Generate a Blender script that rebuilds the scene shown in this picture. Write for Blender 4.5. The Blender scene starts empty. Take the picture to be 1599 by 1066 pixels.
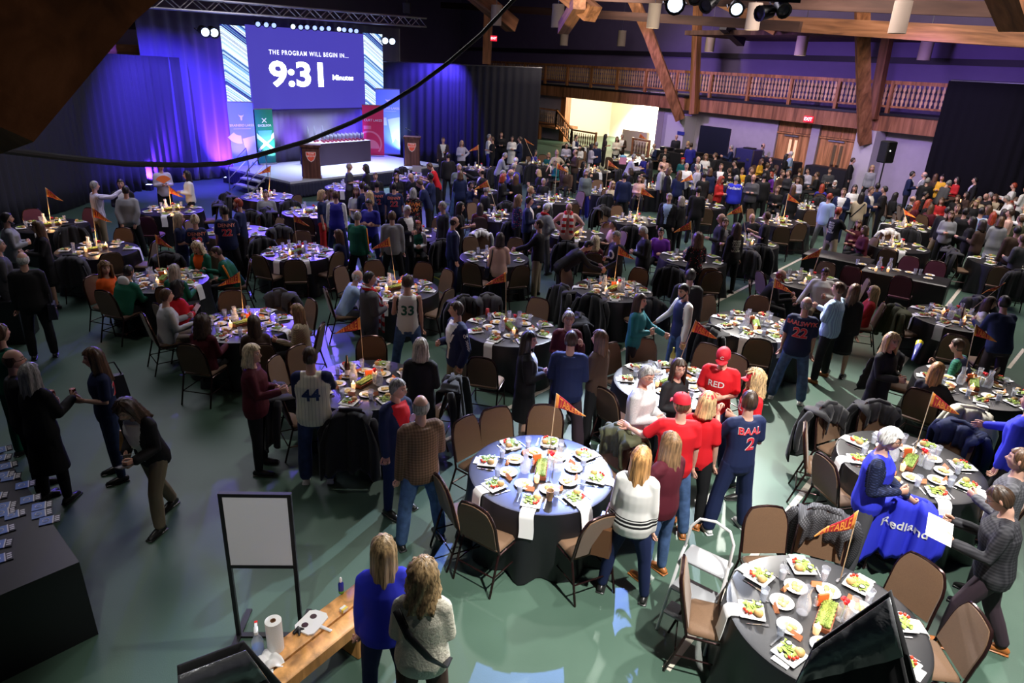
import bpy, bmesh, math, random
import numpy as np
from mathutils import Vector, Matrix
from mathutils.bvhtree import BVHTree
S = bpy.context.scene
COL = S.collection
R = math.radians
# ---------------------------------------------------------------- camera
CAM_H, F_PX, PITCH, ROLL = 4.75, 1066.0, 22.15, 3.0
th, ro = R(PITCH), R(ROLL)
FW = Vector((0, math.cos(th), -math.sin(th)))
UP0 = Vector((0, math.sin(th), math.cos(th)))
RT0 = Vector((1, 0, 0))
RT = RT0 * math.cos(ro) + UP0 * math.sin(ro)
UP = UP0 * math.cos(ro) - RT0 * math.sin(ro)
cam = bpy.data.cameras.new('camera')
cam.sensor_width = 36.0
cam.lens = 36.0 * F_PX / 1599.0
cam.clip_start, cam.clip_end = 0.1, 200
camo = bpy.data.objects.new('camera', cam)
COL.objects.link(camo)
M = Matrix((RT, UP, -FW)).transposed().to_4x4()
M.translation = Vector((0, 0, CAM_H))
camo.matrix_world = M
S.camera = camo
# survey of the hall: sight line through a photo point, met with a level plane, a given distance or a wall
def ray(x, y): return FW * F_PX + RT * (x - 799.5) + UP * (533 - y)
def at(x, y, z=0.0):
    d = ray(x, y); t = (z - CAM_H) / d.z
    return Vector((d.x * t, d.y * t, z))
def far(x, y, D):
    d = ray(x, y); t = D / math.hypot(d.x, d.y)
    return Vector((d.x * t, d.y * t, CAM_H + d.z * t))
def on_wall(x, y, P, N):
    d = ray(x, y); o = Vector((0, 0, CAM_H)); t = (P - o).dot(N) / d.dot(N)
    return o + d * t
# ---------------------------------------------------------------- world, exposure
W = bpy.data.worlds.new('hall_air'); S.world = W; W.use_nodes = True
W.node_tree.nodes['Background'].inputs[0].default_value = (0.45, 0.42, 0.75, 1)
W.node_tree.nodes['Background'].inputs[1].default_value = 0.035
S.view_settings.view_transform = 'Standard'
S.view_settings.look = 'None'
S.view_settings.exposure = 0.0
S.view_settings.gamma = 1.0
S.view_settings.use_curve_mapping = False
S.cycles.max_bounces = 5
S.cycles.diffuse_bounces = 2
S.cycles.glossy_bounces = 2
S.cycles.transmission_bounces = 5
S.cycles.transparent_max_bounces = 6
S.cycles.sample_clamp_indirect = 2.0
S.cycles.caustics_reflective = False
S.cycles.caustics_refractive = False
S.cycles.use_denoising = True
# ---------------------------------------------------------------- lights
def aim(o, target):
    d = Vector(target) - o.location
    o.rotation_euler = d.to_track_quat('-Z', 'Y').to_euler()
def lamp(kind, loc, target, power, color, size=0.1, angle=50, blend=0.4, size_y=None):
    l = bpy.data.lights.new(kind.lower() + '_light', kind)
    l.energy = power; l.color = color
    if kind == 'SPOT':
        l.spot_size = R(angle); l.spot_blend = blend; l.shadow_soft_size = size
    elif kind == 'AREA':
        l.size = size
        if size_y: l.shape = 'RECTANGLE'; l.size_y = size_y
    else: l.shadow_soft_size = size
    o = bpy.data.objects.new(kind.lower() + '_light', l); COL.objects.link(o)
    o.location = loc
    if target is not None: aim(o, target)
    return o
TRUSS_P = far(1054, 8, 15.5)
TRUSS_Q = far(1190, 12, 15.5)
COOL = (0.80, 0.90, 1.0); WARM = (1.0, 0.78, 0.52); BLUE = (0.10, 0.06, 1.0); VIO = (0.42, 0.18, 1.0); WHITE = (1.0, 0.96, 0.9)
lamp('SPOT', TRUSS_P + Vector((0, -.3, -.1)), (0.9, 5.6, 0), 6000, (.72, .80, 1), .06, 34, .3)
lamp('SPOT', (1.7, 15.3, 7.2), (0.38, 6.05, .7), 16000, (.20, .30, 1), .05, 12, .3)  # unseen blue lamp above the view, added to tint the front table
lamp('SPOT', (-1.0, -1.5, 9.0), (-2.2, 4.0, .9), 1300, WHITE, .1, 17, .6)  # unseen narrow lamp added to brighten the blank sign board
lamp('SPOT', TRUSS_Q + Vector((0, -.3, -.1)), (4.8, 6.8, 0), 6500, WHITE, .07, 58, .6)
lamp('SPOT', (-1.5, 11.5, 8.2), (0.5, 8.4, 0), 900, WHITE, .2, 75, .8)
lamp('SPOT', (6.0, 8.0, 9.0), (3.0, 4.6, 0), 3200, WHITE, .15, 50, .8)
lamp('SPOT', (-7.5, 7.0, 9.0), (-4.0, 8.0, 0), 260, WHITE, .25, 80, .8)
lamp('SPOT', (3.4, 1.6, 9.5), (2.6, 4.9, 0), 7500, WHITE, .1, 44, .6)
lamp('SPOT', (2.6, 5.5, 8.8), (-0.6, 3.4, 0), 1300, WHITE, .12, 34, .5)
# ---------------------------------------------------------------- materials
MATS = {}
C = dict(k=(.012,.012,.014), n=(.012,.02,.07), w=(.78,.78,.76), g=(.27,.28,.30), dg=(.07,.07,.08), r=(.62,.012,.02), b=(.03,.08,.5),
    rb=(.03,.04,.62), t=(.30,.24,.16), br=(.11,.06,.035), m=(.085,.010,.020), gn=(.01,.12,.07), o=(.9,.13,.015), p=(.16,.03,.35), lb=(.36,.5,.75),
    pk=(.72,.45,.38), c=(.78,.75,.62), j=(.07,.13,.28), dj=(.02,.035,.10), tl=(.01,.12,.14), ol=(.07,.075,.04), y=(.75,.42,.03), lg=(.48,.49,.50),
    kh=(.26,.21,.14), dk=(.02,.02,.025), lv=(.5,.48,.62), bg=(.55,.46,.32), bn=(.06,.035,.025), mg=(.14,.17,.17), rd=(.45,.02,.02))
def nodes(name):
    m = bpy.data.materials.new(name); m.use_nodes = True
    return m, m.node_tree, m.node_tree.nodes['Principled BSDF']
def link(t, a, b): t.links.new(a, b)
def mat(name, col, rough=.6, metal=0, alpha=1, emit=None, es=1, noise=0, nscale=20, bump=0, bscale=60, trans=0, sheen=0, tex=None, spec=.5, ior=1.45):
    key = (name, tex)
    if key in MATS: return MATS[key]
    m, t, b = nodes(name)
    b.inputs['Roughness'].default_value = rough; b.inputs['Metallic'].default_value = metal
    b.inputs['Specular IOR Level'].default_value = spec; b.inputs['IOR'].default_value = ior
    b.inputs['Base Color'].default_value = (*col, 1)
    if trans: b.inputs['Transmission Weight'].default_value = trans
    if alpha < 1: b.inputs['Alpha'].default_value = alpha
    if sheen: b.inputs['Sheen Weight'].default_value = sheen
    if emit: b.inputs['Emission Color'].default_value = (*emit, 1); b.inputs['Emission Strength'].default_value = es
    tc = t.nodes.new('ShaderNodeTexCoord')
    src = None
    def ramp(fac, stops, interp='CONSTANT'):
        r = t.nodes.new('ShaderNodeValToRGB'); r.color_ramp.interpolation = interp
        e = r.color_ramp.elements
        while len(e) < len(stops): e.new(.5)
        for q, (p, c) in zip(e, stops): q.position = p; q.color = (*c, 1)
        link(t, fac, r.inputs[0]); return r.outputs[0]
    def sep():
        s = t.nodes.new('ShaderNodeSeparateXYZ'); link(t, tc.outputs['Object'], s.inputs[0]); return s
    def mathn(op, a, b=None, c=None):
        n = t.nodes.new('ShaderNodeMath'); n.operation = op
        for i, v in enumerate((a, b, c)):
            if v is None: continue
            if isinstance(v, (int, float)): n.inputs[i].default_value = v
            else: link(t, v, n.inputs[i])
        return n.outputs[0]
    def mix(f, a, b):
        n = t.nodes.new('ShaderNodeMix'); n.data_type = 'RGBA'
        if isinstance(f, (int, float)): n.inputs[0].default_value = f
        else: link(t, f, n.inputs[0])
        for i, v in ((6, a), (7, b)):
            if isinstance(v, tuple): n.inputs[i].default_value = (*v, 1)
            else: link(t, v, n.inputs[i])
        return n.outputs[2]
    dark = tuple(c * .45 for c in col); lite = tuple(min(1, c * 1.6 + .02) for c in col)
    if tex == 'plaid':
        s = sep(); w = mathn('ADD', mathn('MULTIPLY', mathn('SINE', mathn('MULTIPLY', s.outputs[0], 210)), .16), mathn('MULTIPLY', mathn('SINE', mathn('MULTIPLY', s.outputs[2], 210)), .16))
        src = ramp(mathn('ADD', w, .5), [(0, dark), (.35, col), (.8, lite)], 'LINEAR')
    elif tex == 'stripe':
        s = sep(); src = ramp(mathn('ADD', mathn('MULTIPLY', mathn('SINE', mathn('MULTIPLY', s.outputs[0], 180)), .5), .5), [(0, lite), (.25, col)], 'CONSTANT')
    elif tex == 'pin':
        s = sep(); src = ramp(mathn('FRACT', mathn('MULTIPLY', s.outputs[0], 26)), [(0, dark), (.1, col)], 'CONSTANT')
    elif tex == 'check':
        s = sep(); w = mathn('MULTIPLY', mathn('SINE', mathn('MULTIPLY', s.outputs[0], 230)), mathn('SINE', mathn('MULTIPLY', s.outputs[2], 230)))
        src = ramp(mathn('ADD', mathn('MULTIPLY', w, .5), .5), [(0, lite), (.3, col), (.6, dark)], 'LINEAR')
    elif tex == 'floral':
        v = t.nodes.new('ShaderNodeTexVoronoi'); v.inputs['Scale'].default_value = 26; link(t, tc.outputs['Object'], v.inputs[0])
        f = ramp(v.outputs['Distance'], [(0, (1, 1, 1)), (.26, (0, 0, 0))]); h = ramp(v.outputs['Color'], [(0, (.6, .02, .04)), (.55, (.6, .5, .45)), (.8, (.03, .02, .2))])
        src = mix(f, col, h)
    elif tex == 'bands':   # pair of black hem stripes and cuffs on the white sweater
        s = sep(); src = ramp(s.outputs[2], [(0, col), (.885, C['k']), (.91, col), (.925, C['k']), (.948, col), (.96, C['k']), (.972, col)])
    elif tex == 'hoop':    # red and white scarf or striped sleeves
        s = sep(); src = ramp(mathn('FRACT', mathn('MULTIPLY', s.outputs[2], 7)), [(0, col), (.5, C['w'])])
    elif tex == 'denim' or noise:
        n = t.nodes.new('ShaderNodeTexNoise'); n.inputs['Scale'].default_value = nscale; n.inputs['Detail'].default_value = 4
        link(t, tc.outputs['Object'], n.inputs[0]); k = noise or .35
        src = ramp(n.outputs[0], [(.25, tuple(c * (1 - k) for c in col)), (.75, tuple(min(1, c * (1 + k)) for c in col))], 'LINEAR')
    elif tex == 'knit':
        dark = tuple(c * .72 for c in col); lite = tuple(c * 1.2 for c in col)
        n = t.nodes.new('ShaderNodeTexNoise'); n.inputs['Scale'].default_value = 160; link(t, tc.outputs['Object'], n.inputs[0])
        src = ramp(n.outputs[0], [(.3, dark), (.7, lite)], 'LINEAR')
    elif tex == 'wood':
        mp = t.nodes.new('ShaderNodeMapping'); mp.inputs['Scale'].default_value = (nscale, nscale, nscale * .08); link(t, tc.outputs['Object'], mp.inputs[0])
        n = t.nodes.new('ShaderNodeTexNoise'); n.inputs['Scale'].default_value = 1; n.inputs['Detail'].default_value = 6; n.inputs['Distortion'].default_value = .6
        link(t, mp.outputs[0], n.inputs[0]); src = ramp(n.outputs[0], [(.3, dark), (.5, col), (.75, lite)], 'LINEAR')
    elif tex == 'fluff':
        n = t.nodes.new('ShaderNodeTexNoise'); n.inputs['Scale'].default_value = 60; link(t, tc.outputs['Object'], n.inputs[0]); bump = .8; bscale = 50
    if src is not None: link(t, src, b.inputs['Base Color'])
    if bump:
        n = t.nodes.new('ShaderNodeTexNoise'); n.inputs['Scale'].default_value = bscale; n.inputs['Detail'].default_value = 3
        link(t, tc.outputs['Object'], n.inputs[0])
        bp = t.nodes.new('ShaderNodeBump'); bp.inputs['Strength'].default_value = bump; bp.inputs['Distance'].default_value = .01
        link(t, n.outputs[0], bp.inputs['Height']); link(t, bp.outputs[0], b.inputs['Normal'])
    MATS[key] = m
    return m
CNAME = dict(k='black', n='navy', w='white', g='grey', dg='charcoal', r='red', b='blue', rb='royal_blue', t='tan', br='brown', m='maroon', gn='green', o='orange', p='purple', lb='light_blue',
    pk='peach', c='cream', j='denim', dj='dark_denim', tl='teal', ol='olive', y='yellow', lg='pale_grey', kh='khaki', dk='ink', lv='lilac', bg='beige', bn='dark_brown', mg='sage', rd='dark_red')
def cloth(code):
    c, _, tx = code.partition('#')
    if c in ('j', 'dj') and not tx: tx = 'denim'
    return mat(CNAME[c] + '_cloth', C[c], .75, tex=tx or None, spec=.3, sheen=.0, nscale=14 if tx == 'denim' else 20)
def skin(tone):
    key = 'skin%d' % tone
    if key in MATS: return MATS[key]
    m, t, b = nodes('skin'); b.inputs['Roughness'].default_value = .5
    base = ((.62, .36, .27), (.45, .24, .16), (.13, .065, .04))[tone]
    a = t.nodes.new('ShaderNodeAttribute'); a.attribute_name = 'face'; mx = t.nodes.new('ShaderNodeMix'); mx.data_type = 'RGBA'; mx.blend_type = 'MULTIPLY'
    mx.inputs[0].default_value = 1; mx.inputs[6].default_value = (*base, 1); link(t, a.outputs[0], mx.inputs[7]); link(t, mx.outputs[2], b.inputs['Base Color'])
    MATS[key] = m; return m
HC = dict(bn=(.03,.02,.018), br=(.03,.02,.01), w=(.72,.71,.69), k=(.015,.012,.012), r=(.35,.05,.02), bk=(.015,.012,.012), db=(.045,.025,.015), b=(.10,.05,.025), lb=(.24,.14,.07), bl=(.50,.34,.17), pb=(.68,.55,.36), g=(.30,.29,.28), wh=(.72,.71,.69), rd=(.35,.05,.02), st=(.52,.27,.10), gb=(.38,.33,.27))
def hairmat(c):
    key = 'hair' + c
    if key in MATS: return MATS[key]
    m, t, b = nodes('hair'); col = HC[c]; b.inputs['Roughness'].default_value = .42
    tc = t.nodes.new('ShaderNodeTexCoord'); mp = t.nodes.new('ShaderNodeMapping'); mp.inputs['Scale'].default_value = (70, 70, 5)
    n = t.nodes.new('ShaderNodeTexNoise'); n.inputs['Scale'].default_value = 1; n.inputs['Detail'].default_value = 2
    link(t, tc.outputs['Object'], mp.inputs[0]); link(t, mp.outputs[0], n.inputs[0])
    r = t.nodes.new('ShaderNodeValToRGB'); e = r.color_ramp.elements
    e[0].position = .32; e[0].color = (*[v * .35 for v in col], 1); e[1].position = .68; e[1].color = (*[min(1, v * 1.5) for v in col], 1)
    link(t, n.outputs[0], r.inputs[0]); link(t, r.outputs[0], b.inputs['Base Color'])
    bp = t.nodes.new('ShaderNodeBump'); bp.inputs['Strength'].default_value = .6; bp.inputs['Distance'].default_value = .006
    link(t, n.outputs[0], bp.inputs['Height']); link(t, bp.outputs[0], b.inputs['Normal'])
    MATS[key] = m; return m
# ---------------------------------------------------------------- mesh builder
class MB:
    def __init__(s): s.v = []; s.f = []; s.m = []; s.cur = 0
    def add(s, vs, fs, T=None):
        o = len(s.v)
        vs = [Vector(v) for v in vs]
        if T is not None: vs = [T @ v for v in vs]
        s.v += vs; s.f += [tuple(i + o for i in f) for f in fs]; s.m += [s.cur] * len(fs); return s
    def slot(s, i): s.cur = i; return s
    def box(s, c, d, T=None, tz=1.0, bev=0):
        x, y, z = (q / 2 for q in d); cx, cy, cz = c
        if bev:
            b = min(bev, x * .9, y * .9, z * .9); vs = []; lay = [(-z, b), (-z + b, 0), (z - b, 0), (z, b)]
            for (h, i) in lay:
                X, Y = x - i, y - i
                for (a, e) in ((-X, -Y + b), (-X + b, -Y), (X - b, -Y), (X, -Y + b), (X, Y - b), (X - b, Y), (-X + b, Y), (-X, Y - b)): vs.append((cx + a, cy + e, cz + h))
            fs = [tuple(range(7, -1, -1)), tuple(range(24, 32))]
            for k in range(3):
                for i in range(8): fs.append((k * 8 + i, k * 8 + (i + 1) % 8, k * 8 + 8 + (i + 1) % 8, k * 8 + 8 + i))
            return s.add(vs, fs, T)
        vs = [(cx - x, cy - y, cz - z), (cx + x, cy - y, cz - z), (cx + x, cy + y, cz - z), (cx - x, cy + y, cz - z),
              (cx - x * tz, cy - y * tz, cz + z), (cx + x * tz, cy - y * tz, cz + z), (cx + x * tz, cy + y * tz, cz + z), (cx - x * tz, cy + y * tz, cz + z)]
        return s.add(vs, [(3, 2, 1, 0), (4, 5, 6, 7), (0, 1, 5, 4), (1, 2, 6, 5), (2, 3, 7, 6), (3, 0, 4, 7)], T)
    def tube(s, pts, rad, n=10, side=None, T=None, cap=True):
        pts = [Vector(p) for p in pts]; k = len(pts)
        rad = [(r, r) if isinstance(r, (int, float)) else r for r in (rad if isinstance(rad, (list, tuple)) else [rad] * k)]
        tan = [(pts[min(i + 1, k - 1)] - pts[max(i - 1, 0)]).normalized() for i in range(k)]
        if cap:
            a, b = min(rad[0]), min(rad[-1])
            pts = [pts[0] - tan[0] * a * .55] + pts + [pts[-1] + tan[-1] * b * .55]
            rad = [(rad[0][0] * .6, rad[0][1] * .6)] + rad + [(rad[-1][0] * .6, rad[-1][1] * .6)]
            tan = [tan[0]] + tan + [tan[-1]]; k += 2
        u = None; vs = []
        for p, t, (rx, ry) in zip(pts, tan, rad):
            if side is not None: u = Vector(side) - t * Vector(side).dot(t)
            elif u is None:
                u = t.orthogonal()
            else: u = u - t * u.dot(t)
            if u.length < 1e-6: u = t.orthogonal()
            u.normalize(); w = t.cross(u)
            for i in range(n):
                a = 2 * math.pi * i / n; vs.append(p + u * (math.cos(a) * rx) + w * (math.sin(a) * ry))
        fs = [tuple(range(n - 1, -1, -1)), tuple(range((k - 1) * n, k * n))]
        for j in range(k - 1):
            for i in range(n): fs.append((j * n + i, j * n + (i + 1) % n, (j + 1) * n + (i + 1) % n, (j + 1) * n + i))
        return s.add(vs, fs, T)
    def lathe(s, prof, n=16, c=(0, 0, 0), T=None):
        vs = []; k = len(prof)
        for r, z in prof:
            for i in range(n):
                a = 2 * math.pi * i / n; vs.append((c[0] + r * math.cos(a), c[1] + r * math.sin(a), c[2] + z))
        fs = [tuple(range(n - 1, -1, -1)), tuple(range((k - 1) * n, k * n))]
        for j in range(k - 1):
            for i in range(n): fs.append((j * n + i, j * n + (i + 1) % n, (j + 1) * n + (i + 1) % n, (j + 1) * n + i))
        return s.add(vs, fs, T)
    def ball(s, c, r, n=10, T=None):
        r = r if isinstance(r, (tuple, list)) else (r, r, r); vs = []; m = max(5, n // 2 + 2)
        for j in range(m):
            a = math.pi * (j + .5) / m
            for i in range(n):
                b = 2 * math.pi * i / n; vs.append((c[0] + r[0] * math.sin(a) * math.cos(b), c[1] + r[1] * math.sin(a) * math.sin(b), c[2] - r[2] * math.cos(a)))
        fs = [tuple(range(n - 1, -1, -1)), tuple(range((m - 1) * n, m * n))]
        for j in range(m - 1):
            for i in range(n): fs.append((j * n + i, j * n + (i + 1) % n, (j + 1) * n + (i + 1) % n, (j + 1) * n + i))
        return s.add(vs, fs, T)
    def grid(s, fn, nu, nv, T=None):
        vs = [fn(i / (nu - 1), j / (nv - 1)) for j in range(nv) for i in range(nu)]
        fs = [(j * nu + i, j * nu + i + 1, (j + 1) * nu + i + 1, (j + 1) * nu + i) for j in range(nv - 1) for i in range(nu - 1)]
        return s.add(vs, fs, T)
    def slab(s, fn, nu, nv, th=.01, T=None):      # a grid with real thickness along its normals
        P = np.array([[fn(i / (nu - 1), j / (nv - 1)) for i in range(nu)] for j in range(nv)], float)
        du = np.gradient(P, axis=1); dv = np.gradient(P, axis=0); N = np.cross(du, dv); N /= (np.linalg.norm(N, axis=2, keepdims=True) + 1e-9)
        A = (P + N * th / 2).reshape(-1, 3); B = (P - N * th / 2).reshape(-1, 3); k = nu * nv
        fs = []
        for j in range(nv - 1):
            for i in range(nu - 1):
                a = j * nu + i; q = (a, a + 1, a + nu + 1, a + nu); fs.append(q); fs.append(tuple(x + k for x in q[::-1]))
        rim = [i for i in range(nu)] + [j * nu + nu - 1 for j in range(1, nv)] + [(nv - 1) * nu + i for i in range(nu - 2, -1, -1)] + [j * nu for j in range(nv - 2, 0, -1)]
        for a, b in zip(rim, rim[1:] + rim[:1]): fs.append((b, a, a + k, b + k))
        return s.add([tuple(v) for v in np.vstack([A, B])], fs, T)
    def mesh(s, name, smooth=None):
        me = bpy.data.meshes.new(name); me.from_pydata([tuple(v) for v in s.v], [], s.f)
        me.polygons.foreach_set('material_index', s.m)
        if smooth is not False:
            me.polygons.foreach_set('use_smooth', [True] * len(s.f))
            if smooth: me.set_sharp_from_angle(angle=R(smooth))
        me.update(); return me
def obj(name, me, mats=None, parent=None, loc=None, rz=None, label=None, cat=None, group=None, kind=None, smooth=40):
    if isinstance(me, MB): me = me.mesh(name, smooth)
    o = bpy.data.objects.new(name, me); COL.objects.link(o)
    if mats is not None:
        mats = mats if isinstance(mats, (list, tuple)) else [mats]
        if not me.materials:
            for q in mats: me.materials.append(q)
    if parent is not None: o.parent = parent
    if loc is not None: o.location = loc
    if rz is not None: o.rotation_euler = (0, 0, rz)
    tag(o, label, cat, group, kind); return o
def tag(o, label=None, cat=None, group=None, kind=None):
    if label: o['label'] = label
    if cat: o['category'] = cat
    if group: o['group'] = group
    if kind: o['kind'] = kind
    return o
def empty(name, loc=(0, 0, 0), rz=0, label=None, cat=None, group=None):
    o = bpy.data.objects.new(name, None); COL.objects.link(o); o.empty_display_size = .1
    o.location = loc; o.rotation_euler = (0, 0, rz); return tag(o, label, cat, group)
def dup(root, loc, rz=0, label=None, group=None):
    r = root.copy(); COL.objects.link(r); r.location = loc; r.rotation_euler = (0, 0, rz)
    if label: r['label'] = label
    if group: r['group'] = group
    for ch in root.children:
        c = ch.copy(); COL.objects.link(c); c.parent = r
        for g in ch.children:
            d = g.copy(); COL.objects.link(d); d.parent = c
    return r
TXT = {}
def textmesh(s, size, bold=.0, sub=0, spacing=1.0):
    key = (s, size, bold, sub)
    if key in TXT: return TXT[key]
    cu = bpy.data.curves.new('lettering', 'FONT'); cu.body = s; cu.size = size; cu.offset = bold * size * .5; cu.align_x = 'CENTER'; cu.align_y = 'CENTER'; cu.resolution_u = 3
    cu.space_character = spacing
    o = bpy.data.objects.new('lettering', cu); me = bpy.data.meshes.new_from_object(o)
    bpy.data.objects.remove(o)
    if sub:
        bm = bmesh.new(); bm.from_mesh(me); bmesh.ops.triangulate(bm, faces=bm.faces)
        for _ in range(5):
            es = [e for e in bm.edges if e.calc_length() > sub]
            if not es: break
            bmesh.ops.subdivide_edges(bm, edges=es, cuts=1); bmesh.ops.triangulate(bm, faces=bm.faces)
        bm.to_mesh(me); bm.free()
    TXT[key] = me; return me
def lettering(s, size, loc, rot, m, parent=None, bold=.02, name='lettering'):
    me = textmesh(s, size, bold).copy(); me.materials.clear(); me.materials.append(m)
    o = bpy.data.objects.new(name, me); COL.objects.link(o)
    if parent is not None: o.parent = parent
    o.location = loc; o.rotation_euler = rot; return o
# ---------------------------------------------------------------- people
def head_mesh(mb, T, lod):
    """one head (ears too); returns per-vertex tint"""
    nu, nv = (44, 34) if lod == 0 else (26, 20)
    vs = []; tint = []
    g = lambda a, s: math.exp(-(a / s) ** 2)
    for j in range(nv + 1):
        v = math.pi * j / nv
        for i in range(nu):
            t = i / nu; a = 2 * math.pi * (t + .10 * math.sin(2 * math.pi * t))      # denser at the face
            # a = 0 is back, pi is front
            a = a
            sx, cy, z = math.sin(a) * math.sin(v), -math.cos(a) * math.sin(v), math.cos(v)
            X, Y, Z = sx * .077, cy * .097, z * .118
            low = max(0, -z)
            X *= 1 - .34 * low ** 1.6
            if cy > 0: Y *= 1 - .10 * low; Y += .012 * low
            else: Y *= 1 - .50 * low ** 1.2
            col = 1.0, 1.0, 1.0
            if cy > 0:
                Y += .024 * g(X, .011) * g(Z + .018, .022) + .006 * g(X, .02) * g(Z + .062, .012) + .010 * g(X, .022) * g(Z + .1, .02)
                ex = abs(X) - .031
                Y -= .010 * g(ex, .018) * g(Z - .012, .014)
                Y += .004 * g(ex, .02) * g(Z - .034, .01)
                if 1:
                    if abs(ex) < .008 and abs(Z - .012) < .0075: col = .08, .09, .1
                    elif abs(ex) < .016 and abs(Z - .012) < .0085: col = 1.1, 1.5, 1.8
                    elif abs(ex) < .019 and abs(Z - .034) < .0055: col = .28, .25, .25
                    elif abs(X) < .024 and abs(Z + .062) < .0085: col = .78, .38, .40
                    elif .03 < abs(X) < .055 and abs(Z + .03) < .02: col = 1.02, .86, .84
            vs.append((X, Y, Z)); tint.append(col)
    fs = []
    for j in range(nv):
        for i in range(nu): fs.append((j * nu + i, (j + 1) * nu + i, (j + 1) * nu + (i + 1) % nu, j * nu + (i + 1) % nu))
    mb.add(vs, fs, T)
    if lod < 2:
        for s in (-1, 1):
            o = len(mb.v); mb.ball((s * .078, -.004, .0), (.008, .017, .030), 8, T); tint += [(1, .9, .88)] * (len(mb.v) - o)
    return tint
def hand(mb, T, s, curl=.35, lod=0):
    """palm along -Z from the wrist, palm facing inward (-s X), thumb forward (+Y)"""
    if lod == 2:
        mb.tube([(0, 0, .01), (0, 0, -.05), (0, .004, -.12)], [(.02, .028), (.018, .042), (.012, .03)], 6, (1, 0, 0), T); return
    mb.tube([(0, 0, .02), (0, 0, -.03), (0, 0, -.088)], [(.019, .027), (.016, .038), (.013, .041)], 8, (1, 0, 0), T)
    for k, (y, L) in enumerate(((.031, .070), (.011, .080), (-.010, .074), (-.030, .057))):
        p = Vector((0, y, -.085)); pts = [p]; a = .12
        for q in (.45, .32, .26):
            a += curl * (1 + .12 * k); p = p + Vector((-s * math.sin(a), (y * .15), -math.cos(a))) * L * q; pts.append(p)
        mb.tube(pts, [.0092, .0086, .0078, .0065], 6, None, T)
    mb.tube([(-s * .004, .024, -.02), (-s * .016, .046, -.048), (-s * .026, .056, -.075), (-s * .034, .054, -.096)], [.014, .0115, .0098, .0075], 6, None, T)
ARMS = {  # upper arm, forearm directions (x outward, y forward, z up)
 'd': ((.13, .0, -1), (.04, .16, -1)), 'h': ((.18, .05, -1), (-.55, .85, .12)), 'c': ((.2, .22, -1), (-.95, .42, .1)), 't': ((.25, .35, -.9), (-.15, .7, .75)),
 'p': ((.32, -.12, -1), (-.16, .3, -1)), 'i': ((.75, -.2, -.75), (-.65, .28, -.5)), 'r': ((.1, .65, -.75), (-.05, .95, -.35)), 'T': ((.16, .42, -.92), (-.3, 1, -.06)),
 'f': ((.15, .3, -.95), (-.1, 1, .25)), 'o': ((.6, .3, -.75), (.5, .8, -.1)), 's': ((.2, .5, -.85), (-.25, .6, 1)), 'b': ((.2, -.35, -.95), (-.3, -.25, -1)), 'l': ((.1, .35, -1), (-.25, .9, -.45)),
 'k': ((.5, .25, -1), (.45, .6, -.75)), 'u': ((.1, .9, -.1), (-.1, .9, .5))}
LEGS = {'S': ((.10, .02, -1), (.03, -.03, -1), 0), 'A': ((.20, .02, -1), (.12, -.03, -1), 0), 'B': ((.12, .0, -1), (.03, -.06, -1), 48), 'L': ((.12, .0, -1), (.03, -.05, -1), 18), 'N': ((.12, .02, -1), (.03, -.04, -1), 9),
        'W': None, 'T': ((.16, 1, -.03), (.02, .08, -1), 4), 'K': ((.2, 1, -.03), (.1, .12, -1), -8), 'H': ((.16, 1, -.03), (.02, .12, -1), 24)}
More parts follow.
